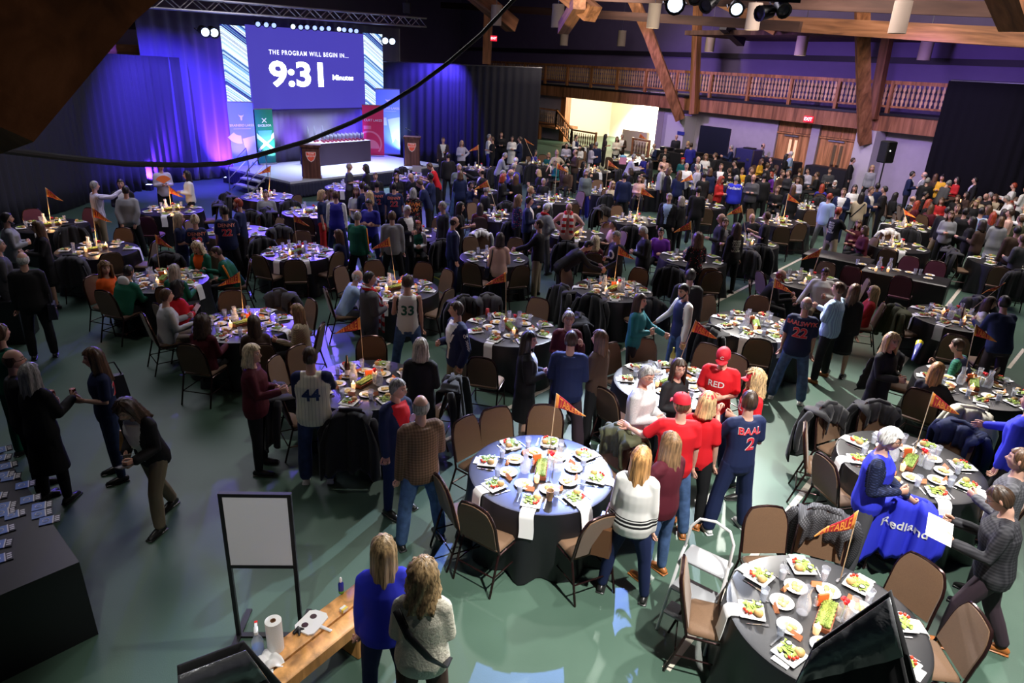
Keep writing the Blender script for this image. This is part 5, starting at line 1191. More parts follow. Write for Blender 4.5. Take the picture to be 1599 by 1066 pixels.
parse_people('''
# ---- foreground
657,617|M|Adh y20|11.3|bald:g|J:br#plaid,w|p:j|person in brown plaid sport coat and jeans, back turned, left of the blue-lit table
622,590|F|Shd y-20 n5|4.6|crop:g|J:n,r|s:n|person in navy blazer over red top with round badge, smiling toward the plaid coat
1004,698|F|Add y8|12.2|vlong:st|L+:w#bands|s:n|person in white sweater with black hem stripes, back turned, beside the blue-lit table
1050,675|F|Slh y10|10.2|long:lb|J:m,r|s:j|person in maroon letter jacket holding a fluffy white pouch|b
1067,614|M|Aod y-30|11.6|crop:b|T+:r|p:j|person in red shirt and pink-brimmed cap, back turned, left arm stretched toward the grey sweater|b
1107,612|F|Shd y10|12.3|bob:bl|T:r|s:k|person in red shirt and red cap, back turned, between two others in red|b
1131,545|M|Ahh n22|6.2|crop:b|T:r|p:n|tall person in red jersey and red cap facing the camera, holding food|b
1182,577|F|Shd y12|8.1|curly:bl|T:r|s:n|person in red jersey and red cap marked C, turned left, rightmost of the red group
1174,610|M|Ash y20|10.8|short:db|T:n,n|w:n|person in navy jersey lettered BAAL, hand at chin, right of the red group|w
1014,572|M|Slh y25 n12|3.6|short:g|L+:lg#knit|p:n|person in grey knit sweater and glasses talking to the red group|b
1062,560|F|Sdh y20|4.4|long:db|L:k|s:k|person in black top and glasses between the grey sweater and the red caps
893,516|M|Ahh|12|crop:db|L+:n|w:br|person in dark navy sweater and brown trousers, back turned, in the centre aisle
827,517|F|Shh y20|2.8|long:bk|J:k,w|k:k|person in black cardigan over a white top, left of the navy sweater
889,485|F|Sth|5.7|bun:gb|L:m|s:k|person in wine red top, hair pinned up, facing the camera behind the navy sweater
938,515|F|Shd y-20|10|long:b|L:bn|s:k|person in dark top with long hair, just right of the navy sweater
713,470|M|Aph y25|8.2|short:db|J:n,w|p:kh|person in navy letter jacket with white V and 04 on the sleeve|b
657,528|F|Shh|12.3|bob:gb|C:k|s:k|person in long black coat with grey bobbed hair, back turned, beside the candlelit table
636,428|M|Ahd|12|short:db|N:w,k|p:j|person in white basketball jersey number 33, back turned|b
576,423|M1|Shh y15|2.3|crop:bk|J:dg,w|p:dg|person in grey suit wearing a red and white scarf
559,421|M|Hrr|2.6|bald:wh|L:lb|p:dg|seated bald person in pale blue shirt behind the grey suit
483,541|M|Slr y-12|12.3|crop:db|R+:c#pin,n|w:dj|person in pinstriped baseball jersey number 44, back turned|w
392,537|F|Shf y10|3.5|bob:pb|L+:m|s:k|person in wine sweater with pale wavy hair, left of the number 44 jersey
186,628|F|Wfh n25 z10|7.6|wave:db|J:k,w|p:kh|person walking with a tan purse, black cardigan and white top
141,543|F|Shd n5|8.8|long:b|T:n,n|s:dj|person in navy jersey with a big black shoulder bag
42,567|F|Shf|1.5|long:g|C:k|s:k|person in long black coat with long grey hair, holding a can, lower left
17,545|M|Shh|3.2|bald:b|J:k|p:k|bald person in black facing right behind the long grey hair
33,393|M|Sdd|12.2|bald:wh|J:k|p:k|white-haired person in black suit, back turned, carrying a black handbag
57,345|F|Sfh|8.8|long:b|D:k|k:k|person in black dress with long hair, left of the second left table
8,331|M|Shh|3|short:bk|L+:g,g|p:dg|bearded person in grey sweater at the left edge
-6,372|M|Shh|3|short:g|L:dg|p:dg|person in dark grey sweater cut off by the left edge
-4,505|M|Sdd|2|short:b|L:gn|p:gn|person in dark green cut off by the left edge, mid height
162,408|F|Tdh y25|4.6|curly:lb|T:o|s:k|seated person in bright orange shirt with curly hair, looking back at the camera
200,413|M1|Hff|1.6|crop:bk|L+:gn|p:k|seated person in green jacket with a white hood, back turned
305,378|F|Tff n20|7.2|curly:pb|J:gn,o|s:k|seated person in green jacket open over an orange shirt, laughing
333,385|M|Hhf n15|9.2|short:db|L+:gn|p:k|seated person in green jacket with an orange sleeve stripe and glasses
271,412|F|Tff|1|long:gb|L:gn|s:k|seated person in dark green with long grey hair, back turned
276,438|F2|Tfh|2.2|fro:bk|L+:r|s:k|seated person in red top reading a small white paper
258,450|M|Tff|2.6|short:b|L+:lg|p:t|seated person in pale grey sweatshirt at the left of the violet-lit table
314,491|F|Tff|1.2|curly:db|L+:m|s:k|seated person in wine top with curly brown hair, back turned
395,492|F|Tff|11.8|long:db|L:bn|s:k|seated person with straight dark hair, back turned, at the violet-lit table
463,474|F|Tff|9.6|long:lb|L:bg#check|s:k|seated person in tan checked jacket with long auburn hair
278,332|F|Shh y-15|3.5|long:pb|T:n|s:dj|person in navy jersey with white sleeves and long pale hair, facing right
303,334|F|Shh|12|bun:pb|T:n|s:k|person in navy DENNY jersey, pale hair, back turned, left one of the pair
350,320|M|Adh|12|crop:bk|T+:n|p:k|person in navy DENNY jersey number 22, back turned, right one of the pair
371,309|M|Shd|9.4|short:rd|T:n|p:k|bearded person in navy jersey facing left behind the right DENNY jersey
146,282|M|Sdu|2.4|short:g|L:lv#stripe|p:kh|person in pale striped shirt raising a fist by the black curtain
195,289|M|Abb|12.6|crop:bk|L+:g|p:k|person in grey sweater with hands tucked behind, back turned, by the left tables
187,279|M|Shh|6|short:bk|J:k,w|p:k|person in black suit mostly hidden behind the grey sweater on the left
250,253|M|Shh|5.6|short:bk|L:lv|p:k|person in lilac shirt holding an orange fan by the left curtain
291,266|F|Shh|8.8|long:bk|L:w|s:k|person in white top with long black hair near the floor uplights
1001,458|F|Srh y10|3.4|long:db|L:tl|s:k|person in teal blouse looking at a phone, hand on a chair back
1067,443|M|Adk y-12 n15|8|short:bk|V:n,w|p:j|person in navy vest over white shirt holding a glass of beer
1080,419|M|Shd|12|short:bk|J:k|p:k|person in black suit, back turned, right behind the navy vest
1262,463|M|Add|12|bald:g|T+:n|w:j|person in navy SAALSWYK jersey number 22 with jeans, back turned|w
1312,440|M|Acf y-10|9.6|short:b|L+:lb#stripe|p:k|person in blue striped shirt and black trousers with folded arms|b
1291,418|M|Khk n20|5.8|short:db|L+:w|p:t|seated person in white shirt with a phone in the pocket, wearing glasses
1223,421|M|Hff|2.8|bald:rd|L:k|p:k|seated person in black with a red beard, left of the white shirt
1337,443|F|Sdd|12.4|long:b|D:k|k:k|person in black dress hidden behind the blue striped shirt
1367,446|F|Kff|8.7|long:bl|L:rd|s:rd|seated person in dark red with blond hair, right of the blue striped shirt
1396,520|F|Shf y15|4|wave:bl|J:k|k:k|person in black blazer with white cuffs and a long necklace, right aisle
1497,528|M|Hof|9.4|short:db|V:n,gn#plaid|p:k|person in navy vest with white W and green plaid sleeves
1467,566|F|Tfo|12.4|vlong:st|L:dk|s:dk|person in dark green top with long strawberry blond hair, back turned
1571,461|M|Lff|10.8|short:bk|L+:n|w:br|person in navy sweater leaning over the right-edge table
1549,463|F|Tff|3|long:db|L:w|s:k|person with long dark hair in a white top beside the leaning navy sweater
1617,612|M|Adr|9.6|short:b|L+:rb|p:k|person in bright blue jacket cut off by the right edge
1399,669|M|Alh n10|3|full:wh|V+:rb,n#check|p:dg|white-haired person in royal blue vest with patterned sleeves
1555,758|M|Wff n28|8.7|short:db|L+:dk#plaid|p:br|person in dark plaid shirt reading a sheet of white paper|b
598,838|F|Sdh|12|vlong:bl|L+:rb|s:n|person in royal blue hoodie with very long blond hair, back turned, beside the bench
660,876|F|Shh n5|12.2|curly:bl|L+:c#fluff|w:bn|person in cream fleece with a black sling strap, back turned, bottom centre
1600,700|M|Shd|9|short:b|L:dg#plaid|p:k|person in dark plaid cut off by the right edge behind the reader
# ---- middle rows
781,363|F|Sdh|12|bob:bn|L:pk|s:k|person in pale peach sweater with a thin bag strap, back turned
842,342|M|Ark|9.3|short:db|J:k|p:kh|person in black jacket and khaki trousers, back turned to the right
856,317|M|Ari n25|1.4|crop:wh|J:g|p:dg|person in blue-grey blazer with a red scarf, hand on hip
889,318|M|Aii n28|6|bald:bk|L:pk|p:k|person in pink shirt with a red and white hooped scarf, hands on hips
810,304|F|Shh|2.5|curly:lb|L:n#floral|s:k|person in dark floral top turned right, left of the blue-grey blazer
827,306|M|Sdh|3.2|short:db|J:n,w|p:k|person in navy suit just left of the blue-grey blazer
711,338|M|Add n8|2.6|bald:bk|J:n,w|p:n|tall person in navy suit, hands down, turned right, centre aisle
612,329|M|Add|12|short:b|J:g|p:k|person in grey suit jacket, back turned, left of the red hair
652,344|F|Thh|5.8|bob:rd|R:gn,w|s:k|seated person with bright red hair in a green and white sweater
558,329|M|Ahd|1.2|crop:g|L+:gn|p:k|person in green jacket with an orange sleeve stripe, back turned, standing
575,311|M|Acc n20|6.8|short:bk|T:b|p:n|person in blue polo shirt with crossed arms
524,297|M|Add|12.2|crop:b|V+:b,w|p:n|person in royal blue knit vest over white sleeves, back turned
502,296|F|Shd|3.2|bob:bl|T:n|w:rd|person in navy jersey and red trousers with blond bobbed hair
517,294|F|Shh|5|long:b|L:lg|s:k|person in pale top and grey scarf behind the blue knit vest
556,291|F|Shh|6.2|long:b|T:lg|s:k|person in pale grey polo with a long braid facing the camera
577,298|F|Shh|12|curly:bl|T:n|s:k|person with curly blond hair, back turned, beside the pale grey polo
588,281|M|Add|12|crop:bk|T+:n|p:k|person in navy 22 jersey, white sleeves, back turned, left one in the middle group
615,284|M|Add|12|crop:bk|T+:n|p:k|person in navy jersey number 22, back turned, right one in the middle group
645,293|F|Shh|12|bob:g|L:k#floral|s:k|person in black top with a large orange pattern, back turned
640,271|M|Lhh n25|7|bald:g|L:dk|p:k|bald person in dark sweater bending over the table behind the jerseys
652,280|M|Lff n20|9|short:b|T:n|p:k|person in navy shirt leaning left over the table behind the jerseys
672,269|M2|Shh|9.4|crop:bk|T+:n|p:k|person in navy polo facing left in front of the podium
668,254|M|Lff n25|9|short:b|T:r|p:k|person in bright red shirt bending over the laptop table
619,270|F|Thh|6|long:b|L:k|s:k|person in dark top with long hair facing the camera behind the jerseys
586,269|M|Thh|6|short:b|L:k|p:k|seated person facing the camera below the stage edge
545,254|F|Shh|3.2|crop:gb|T:dg|k:k|person in dark dress with short hair standing by the stage, facing right
571,256|F|Shh|8.8|bob:bk|L:k|s:k|person in black with shoulder-length black hair by the stage, facing left
566,283|M|Shd|2|short:db|L:n|p:k|person in dark blue, head just behind the pale grey polo
572,287|M|Shd|12|crop:bk|L:n|p:k|person in dark blue, back turned, behind the curly blond hair
637,320|M|Shh n10|4.6|crop:wh|J:k,w|p:k|white-haired person in black suit behind the red hair
691,314|M|Add|8.2|short:g|L:dk|p:k|person in black polo with grey hair, left of the tall navy suit
719,315|F|Shf|3.3|long:bk|T:k|s:k|person in black with long dark hair reaching to the table, behind the navy suit
750,317|F|Tff|12|long:bn|L:m|s:k|seated person in wine red top, back turned, white jacket on the chair
528,358|F|Tff|9.6|long:b|T:n|s:k|person in navy jersey with long brown hair seated at the violet-lit round table
925,376|M|Brr n20|2.6|crop:bk|L+:k|p:k|person in black sweatshirt bending deep over the table
962,360|M|Slh n15|7.8|crop:g|L:k|p:k|person in black sweatshirt with round white print, hand at mouth
1002,353|M|Ahh n25|8.6|crop:wh|L+:k|p:k|white-haired person in black sweatshirt with a big pale A
1033,355|M|Ths n10|6.4|crop:bk|T:p|p:k|seated person in purple vest with hand on mouth
1092,363|F|Sfh|11.4|curly:b|L:k#floral|s:k|person in black floral blouse with curly hair, back turned
1134,340|F|Shh|6|bun:b|J:dk,g|s:k|laughing person in dark cardigan over a grey top facing the camera
1152,348|F|Sdd|11|wave:db|L:k|s:k|person with dark wavy hair and a pale printed logo on a black hoodie back
1199,330|M|Ahf|9.2|crop:b|T:k|p:k|person in black T-shirt facing left, hands together, beside a round table
1175,334|M|Thh n25|6.4|bald:g|L:k|p:k|bald person in black looking down behind the black T-shirt
1128,333|M|Shd|8.5|bald:g|L:dk|p:k|person with shaved head behind the laughing person
1046,301|M|Add|6.4|short:g|J:k,lb|p:k|person in black suit and blue tie facing the camera
1065,306|F|Shd|10|bob:gb|L:k|s:k|person in black with white sleeve stripes and blond bob, back half turned
1311,323|M|Adr|1.6|crop:rd|T:k|w:t|person in black printed T-shirt and tan trousers, back turned
1297,301|M|Add|1|crop:rd|L:lb|p:g|person in light blue shirt, back half turned, behind the tan trousers
1319,293|M|Shh|6.2|short:b|J:n,w|p:n|person in navy blazer and white shirt facing the camera
1342,343|F|Tcc y5|6|long:b|L:m|s:k|seated smiling person in dark red with crossed arms
1352,352|F|Tcf|8|bob:db|L:m|s:k|seated person in dark red beside the smiling one
1347,300|F|Shh|12|long:bk|L:bg|s:g|person in beige jacket with black crossbody strap, back turned
1372,285|M2|Add|11.6|crop:bk|J:n|p:kh|person in dark varsity jacket and khaki trousers, back turned
1362,291|M|Shh|4|short:b|J:n,w|p:k|person in navy jacket half hidden beside the varsity jacket
1336,288|F|Shh|6|long:bk|L:w|s:k|person in white cardigan with long black hair facing the camera
1305,281|M|Thh|6.2|crop:wh|L:k|p:k|white-bearded person in black in front of the black counter
1285,287|F|Thh|12|long:rd|L:b|s:k|seated person in blue with auburn hair, back turned
1333,246|M|Add|3.2|short:db|J:k,w|p:k|person in black blazer and white shirt standing by the pale pier
1363,258|F|Add|6.2|curly:bl|L:g|s:k|person in grey top with curly blond hair standing near the loudspeaker
1426,267|M|Shh|3|short:bk|J:n,w|p:k|person in navy suit facing right before the black curtain
1445,268|M|Shh|9|bald:g|J:g,w|p:k|bald person in grey suit facing left before the black curtain
1450,277|M|Shh|12|short:g|L:k|p:k|person in black, back turned, between the two suits by the curtain
1463,270|F|Shh|1|long:b|L:bn|s:k|person with long brown hair and beige wrap by the black curtain
1475,265|F|Shh|6.6|bun:bk|L:y|s:k|person in mustard yellow by the black curtain
1498,270|F|Shh|8|bob:bk|L:rd|s:k|person in bright red with dark bob by the black curtain
1494,279|F|Tdd|12|long:bl|L:rd|s:k|person with long blond hair in front of the bright red top
1485,281|M|Lfh n15|1.6|crop:g|L:dg|p:dg|person in grey jacket reaching over the table, back turned, by the curtain
1527,268|M|Sdd|8.6|short:bk|J:k,lv|p:k|person in black blazer over a lilac shirt, alone before the black curtain
1522,296|M|Thh|8.5|short:bk|L:ol|p:k|seated person in khaki shirt below the lilac shirt
1540,302|M|Thh n20|7|bald:g|L:k|p:k|seated bald person in black near the curtain
1531,306|F|Thh|6.5|short:g|L:bg|s:k|seated grey-haired person in beige between the khaki shirt and the bald one
1586,283|M|Shf|9|short:rd|L:w|p:k|person in white shirt with reddish hair, right edge row
1605,290|M|Shd|10|short:b|L:w|p:k|person in white cut off by the right edge, back row
1571,305|M|Lff n20|8.4|short:g|L:w|p:k|person in white shirt leaning over a table, right edge
1580,313|F|Thh|6|bob:rd|L:bn|s:k|seated person with auburn bob right of the leaning white shirt
1427,306|M|Thh|2.4|bald:b|L:lb|p:k|seated person in light blue shirt, back turned, left end of the right crowd
1452,311|F|Thh|3|wave:rd|L:k|s:k|seated person with auburn hair behind the pennant pole in the right crowd
1456,319|F|Thh|1|long:b|L:m|s:k|seated person in dark red with long hair, right crowd
1472,308|F|Thh|6|long:b|L:rd|s:k|seated person facing the camera under the small orange pennant
1421,320|F|Tff|2.4|bun:bk|T:k|s:k|person in sleeveless black with hair up, seated at the far right table
1482,322|M|Add|12.4|crop:bk|J:k|p:t|person in black suit coat and tan trousers, back turned, right crowd
1487,329|F|Shh|6|long:b|L:g|s:k|person with brown hair facing the camera beside the black suit coat
1510,324|M|Adh|1|short:bk|L+:k|p:dk|person in black jacket, back turned, middle of the right crowd
1535,323|M|Add|12|short:bk|V:lb,w|p:k|person in pale blue vest with white sleeves, back turned, right crowd
1546,320|F|Shh|9|long:b|L:n|s:k|person in navy with brown hair right of the pale blue vest
1553,331|F|Shd|12|long:rd|L:dg|s:k|person with auburn hair in dark grey, back turned, right crowd
1565,338|F|Shh|12|bob:b|C:g|s:k|person in long grey coat, back turned, right crowd
1580,326|M|Shh|9|short:db|L:pk|p:k|person in dusty pink shirt at the right edge crowd
1597,335|M|Shd|10|short:b|L:ol|p:ol|person in olive jacket, back turned, right edge crowd
1604,318|F|Shd|9|long:bl|L:w|s:k|person in white cut off by the right edge, second row
1591,352|M|Sdd|11|short:bk|J:bn|p:k|person in dark brown jacket at the right edge above the table
# ---- back rows, centre
692,214|M|Shd|6|short:b|J:br,w|p:dk|person in brown jacket and pale collar standing beside the stage end
721,219|F|Sih|5.6|bob:bl|L:lv|k:k|person in grey dress with blond bob, hand on hip, by the centre curtain
764,209|M|Shh|3|short:g|L:w|p:b|person in white pullover and blue jeans before the centre curtain
769,213|M|Shh|9|crop:b|T:k|p:k|person in black holding a plate beside the white pullover
783,206|M|Shh|6|crop:b|L+:k|p:k|person in black sweatshirt before the centre curtain, facing the camera
800,212|F|Shh|6|bob:bk|C:w|s:w|person in long white cardigan before the centre curtain
812,213|M|Shd|9|short:db|J:n,w|p:n|person in navy suit beside the long white cardigan
791,238|M|Lff n20|2.6|crop:g|L:g|p:k|person in grey sweater bending forward, left of the centre back table
806,245|M|Lff n20|12|bald:wh|J:dg|p:k|white-haired person in grey jacket bending forward, back turned
803,254|M|Shh|1|crop:gb|L:b|p:k|person with short fair hair in front of the bending grey jacket
700,238|M|Sdd|12|crop:bk|J:k,w|p:k|person in black suit with white collar, back turned, right of the stage
717,255|M|Ahh|5.6|crop:g|L+:mg|p:j|person in pale green shirt with grey hair facing the camera
719,266|F|Shh|12|bob:b|L:n|s:k|person in navy with brown bob, back turned, in front of the pale green shirt
752,262|M|Ahu|9.2|bald:bk|J:k,w|p:k|balding person in black suit with a raised hand, facing left
786,265|M|Shh|3|crop:g|L:n|p:k|person in navy with grey hair facing right, back centre
798,264|M|Shh|9|bald:g|L:k|p:k|bald person in black facing left, back centre
786,271|F|Shh|3|bob:rd|L:k|s:k|person in black with dark red hair facing right, back centre
806,271|F|Shd|12.4|vlong:b|L:k|s:k|person in black with very long brown hair, back turned
841,264|F|Tff|9|bob:bl|L:k|s:k|seated person in black with a blond bob, back centre
849,278|F|Thh n15|6|crop:gb|L:k|s:k|seated person in black V-neck with short pale hair looking down
829,290|F|Shh|3.2|bun:bl|L:n|s:k|person with blond hair pinned up, left of the striped bouquet table
870,234|F|Sik|5.8|bun:bl|T:bg|p:bn|person in tan sleeveless top with a hand on the hip
899,233|M|Ahh|8.4|bald:b|L+:bn|p:k|bald person in brown sweater facing left, back row
884,260|F|Tdd|6.6|long:pb|L:bn|s:k|seated person with pale long hair below the brown sweater
916,264|F|Sdd|6|bob:g|L:mg|p:b|person in sage green sweater and blue jeans standing in the centre
885,223|M|Thh|6|short:bk|L:lv|p:k|seated person in lilac shirt holding a candle glow, under the stair
900,210|M|Shh|4|short:bk|V:n,w|p:k|person in navy vest and white sleeves beside the stair rail
906,226|F|Tcc|7|long:bk|L:w|s:k|seated person in white top with crossed arms, under the stair
932,221|M|Add|12|crop:g|J:n|p:k|person in navy blazer, back turned, in front of the bright opening
946,209|F|Shh|2.6|long:bk|T:br|p:k|person in dark top seen against the bright opening, left one
972,209|M|Shh|6|short:g|J:bn,w|p:k|person in dark jacket seen against the bright opening, right one
964,213|F|Shh|6|long:b|L:c#floral|s:k|person in pale patterned blouse in front of the bright opening
925,224|F|Shh|3|bob:bk|L:lv|s:k|person with dark bob left of the navy blazer, back row
976,269|M|Add|12|short:bk|J:n|p:k|person in dark blue blazer, back turned, centre right
957,283|F|Tff|5|curly:bl|L:bg|s:k|seated person with a blond bun behind the sage green sweater
991,240|M|Lff|2.6|short:g|L:lv|p:k|person in pale lilac sweater leaning right, back row
1003,241|M|Tff n20|8|crop:wh|T:b|p:k|white-haired person in blue shirt facing left, back row
1000,274|F|Thh|6|bob:b|L:pk#floral|s:k|seated person in pink pattern right of the dark blue blazer
1036,255|M|Acd|3|bald:b|L+:lg|p:k|bald person in pale grey sweater with arms folded, centre right
1046,261|F|Shd|3|bob:b|J:k,w|s:k|person in black cardigan and white top beside the pale grey sweater
1062,266|F|Shh|12|long:b|L:n|s:k|person in navy with long brown hair, back turned, centre right
1073,254|M|Shh|6|crop:g|L:w|p:k|person in white shirt and tie facing the camera, centre right
1090,256|M|Shh|9.6|crop:gb|J:lv|p:k|person in lilac jacket facing left beside the white shirt and tie
1067,246|F|Thh|6|bob:rd|L:tl|s:k|seated person with bright red beret, back right
1091,244|M|Shh|5|bald:g|J:n,w|p:k|bald person in navy suit and pale shirt, back right
1103,240|F|Shh|6|curly:lb|L:w|s:k|person with curly hair in white top behind the bald navy suit
1022,224|M|Tcc|8|bald:g|J:n,w|p:k|bald person seated in navy suit with arms crossed, back row
1038,243|M|Thh|7|crop:gb|L:pk|p:k|seated person with grey hair and a strap, back row
1057,210|M|Add|6|bald:b|L+:dk|p:k|person in black shirt standing at the sound desk before the white pier
1080,223|M|Shh|12|short:db|L:b|p:k|person in blue shirt at the sound desk, back turned
1075,220|M|Shh|8|crop:bl|L:k|p:k|person in black with fair hair behind the sound desk
1106,211|M|Shh|6|short:bk|L:k|p:k|person in black in front of the black backdrop panel
1143,226|M|Sff|9|crop:g|L:n|p:k|person in navy at the sound equipment left of the flight case
1193,223|M|Ahh n8|3.6|bald:bk|L:mg|p:dj|bearded person in pale green shirt beside the flight case
1236,236|M|Shh|9|crop:wh|J:lb|p:k|person in light blue jacket and pale cap in front of the doors
1229,240|F|Shh|3|long:bk|L:k|s:k|person in black beside the pale cap in front of the doors
1127,255|M|Shh|6|short:b|J:k,w|p:k|person in black suit facing the camera, back right row
1128,275|F|Shh n10|4|wave:rd|L:rd|s:k|person in red top with long red-brown hair, right centre
1151,273|M|Add|12.4|crop:g|L+:rb|p:k|person in blue jacket lettered Redland across the back
1178,272|M|Acc|6.4|bald:rd|L+:dg|p:k|bearded person in grey jacket with folded arms, right centre
1174,260|M|Shh|4|crop:b|L:k|p:k|person in black with brown hair facing right, right back
1195,270|M|Shd|12|crop:bk|L:k|p:k|person in black, back turned, right of the folded arms
1205,268|F|Thh|8|bob:rd|L:p|s:k|seated person in purple with auburn hair, right back
1209,262|M|Thh|2|short:bk|L:lb|p:k|seated person in light blue shirt beyond the purple top
1200,254|F|Shh|2|bun:b|L:k|s:k|person in dark top leaning behind the purple top, right back
1223,265|F|Shh|4|bun:b|L:bn|s:k|person in dark brown top right of the light blue shirt
1233,265|M|Ahd|8|crop:b|L+:dk|p:k|person in black with fair hair standing in the aisle right of centre
1247,276|F|Thh|6|bob:b|L:lv|s:k|person in lilac mostly hidden in the right back row
1263,262|M|Thh|7.6|short:bk|L:lv|p:k|seated person in lilac shirt in front of the black counter
1277,268|M|Thh|9|short:b|L:k|p:k|seated person in black right of the lilac shirt by the counter
1160,262|F|Thh|6|bun:lb|L:y|s:k|seated person in mustard behind the blue lettered jacket
1148,250|M|Lhh|8|short:bk|L:k|p:k|person in black leaning over the table, back right row
1110,262|F|Shd|12|bob:b|L:n|s:k|person in navy with brown bob, back turned, right centre
1100,268|M|Shd|11|short:bk|L:k|p:k|person in black, back turned, behind the beige coat pennant
930,368|F|Tff|12|curly:pb|L:m#floral|s:k|seated person with blond wavy hair and floral scarf, back turned
958,343|F|Tff|8|crop:bk|T:pk|s:k|seated person in bright pink with a red scarf holding a phone
1497,304|F|Thh|6|bob:b|L:k|s:k|seated person in black facing the camera, centre of the right crowd
1511,299|F|Thh|8|long:bk|L:bn|s:k|seated person with long black hair left of the khaki shirt
1447,298|M|Thh|3|short:bk|L:k|p:k|seated person in black at the back left of the right crowd
1550,294|M|Thh|9|short:g|L:dg|p:k|seated person in charcoal right of the bald person near the curtain
1560,290|F|Thh|7|wave:b|L:bg|s:k|seated person with wavy brown hair in beige by the curtain
1434,313|F|Tff|2|long:rd|L:m|s:k|seated person in dark red with long auburn hair, left of the right crowd
1590,302|F|Thh|8|curly:b|L:m|s:k|seated person with curly brown hair in dark red, right edge
1600,365|M|Shd|10|short:b|L:dg|p:k|person in charcoal at the right edge, above the edge table
1521,338|F|Shd|9|long:bk|L:k|s:k|person with long black hair in black, second rank of the right crowd
1497,318|M|Shh|6|short:b|L:bn|p:k|person in brown between the two black jackets, right crowd
1526,312|F|Thh|6|bob:bl|L:k|s:k|seated person with blond bob in black, behind the pale blue vest
1570,326|F|Shd|11|long:bn|L:k|s:k|person with long dark hair in black left of the dusty pink shirt
1536,343|F|Shd|10|bob:bn|L:bn|s:k|person with dark bob in brown, front rank of the right crowd
1383,290|M|Shd|9|short:bk|L:k|p:k|person in black just right of the varsity jacket
1400,300|F|Tdh|2|long:bk|L:k|s:k|seated person in black with long black hair left of the light blue shirt
1040,230|M|Thh|6|short:bk|L:k|p:k|seated person in black left of the sound desk
1118,238|M|Shd|9|crop:b|L:k|p:k|person in black with fair hair near the black backdrop, lower one
1085,268|F|Tff|2|long:bk|L:n|s:k|seated person in navy with long black hair, centre right
1215,290|M|Thh|6|crop:b|L:k|p:k|seated person in black in the right back row, facing the camera
1250,262|M|Tdd|12|short:b|L:k|p:k|seated person in black, back turned, left of the lilac shirt by the counter
1240,288|F|Shd|12|long:b|C:k|s:k|person in long black coat, back turned, right of the aisle
1297,262|M|Thh|6|short:b|L:dg|p:k|seated person in charcoal in front of the black counter, right end
857,238|F|Thh|6|long:bl|L:tl|s:k|seated person with long blond hair in teal near the stair post
836,234|F|Thh|4|bob:bk|L:b|s:k|seated person in blue with dark bob near the stair post
912,252|F|Tff|3|bob:bk|L:k|s:k|seated person in black with dark bob before the navy blazer
868,250|F|Thh|8|bob:b|L:tl|s:k|seated person in teal behind the tan sleeveless top
760,290|M|Thh|2|crop:g|L:dk|p:k|seated person in dark grey behind the white-coat chair
735,283|M|Thh|4|short:bk|L:n|p:k|seated person in navy left of the raised hand
1016,250|F|Shd|9|long:bk|L:k|s:k|person in black with long black hair beside the white-haired blue shirt
985,262|F|Tff|9|bob:db|L:k|s:k|seated person in black with a dark bob left of the pink pattern
1190,248|F|Thh|4|curly:b|L:y|s:k|seated person in mustard with curly hair below the pale green shirt
1205,245|M|Thh|8|short:b|L:k|p:k|seated person in black in front of the left double door
1140,262|F|Thh|10|bun:b|L:k|s:k|seated person in black with a bun left of the mustard top
1092,290|M|Sdd|12|short:bk|L:k|p:k|person in black suit coat left of the red wavy hair, back turned
414,296|M|Thh|6|short:bk|L:g|p:k|seated person at the violet-lit table below the stage steps
''')
build_people()
DIRS = ['near', 'near left', 'left', 'far left', 'far', 'far right', 'right', 'near right']
def side_of(c, p):
    v = p - c; az = math.atan2(c.x, c.y); x = v.x * math.cos(az) - v.y * math.sin(az); y = v.x * math.sin(az) + v.y * math.cos(az)
    a = math.degrees(math.atan2(-x, -y)) % 360; return DIRS[int((a + 22.5) // 45) % 8]
def face(p, c): d = c - p; return math.atan2(-d.x, d.y)
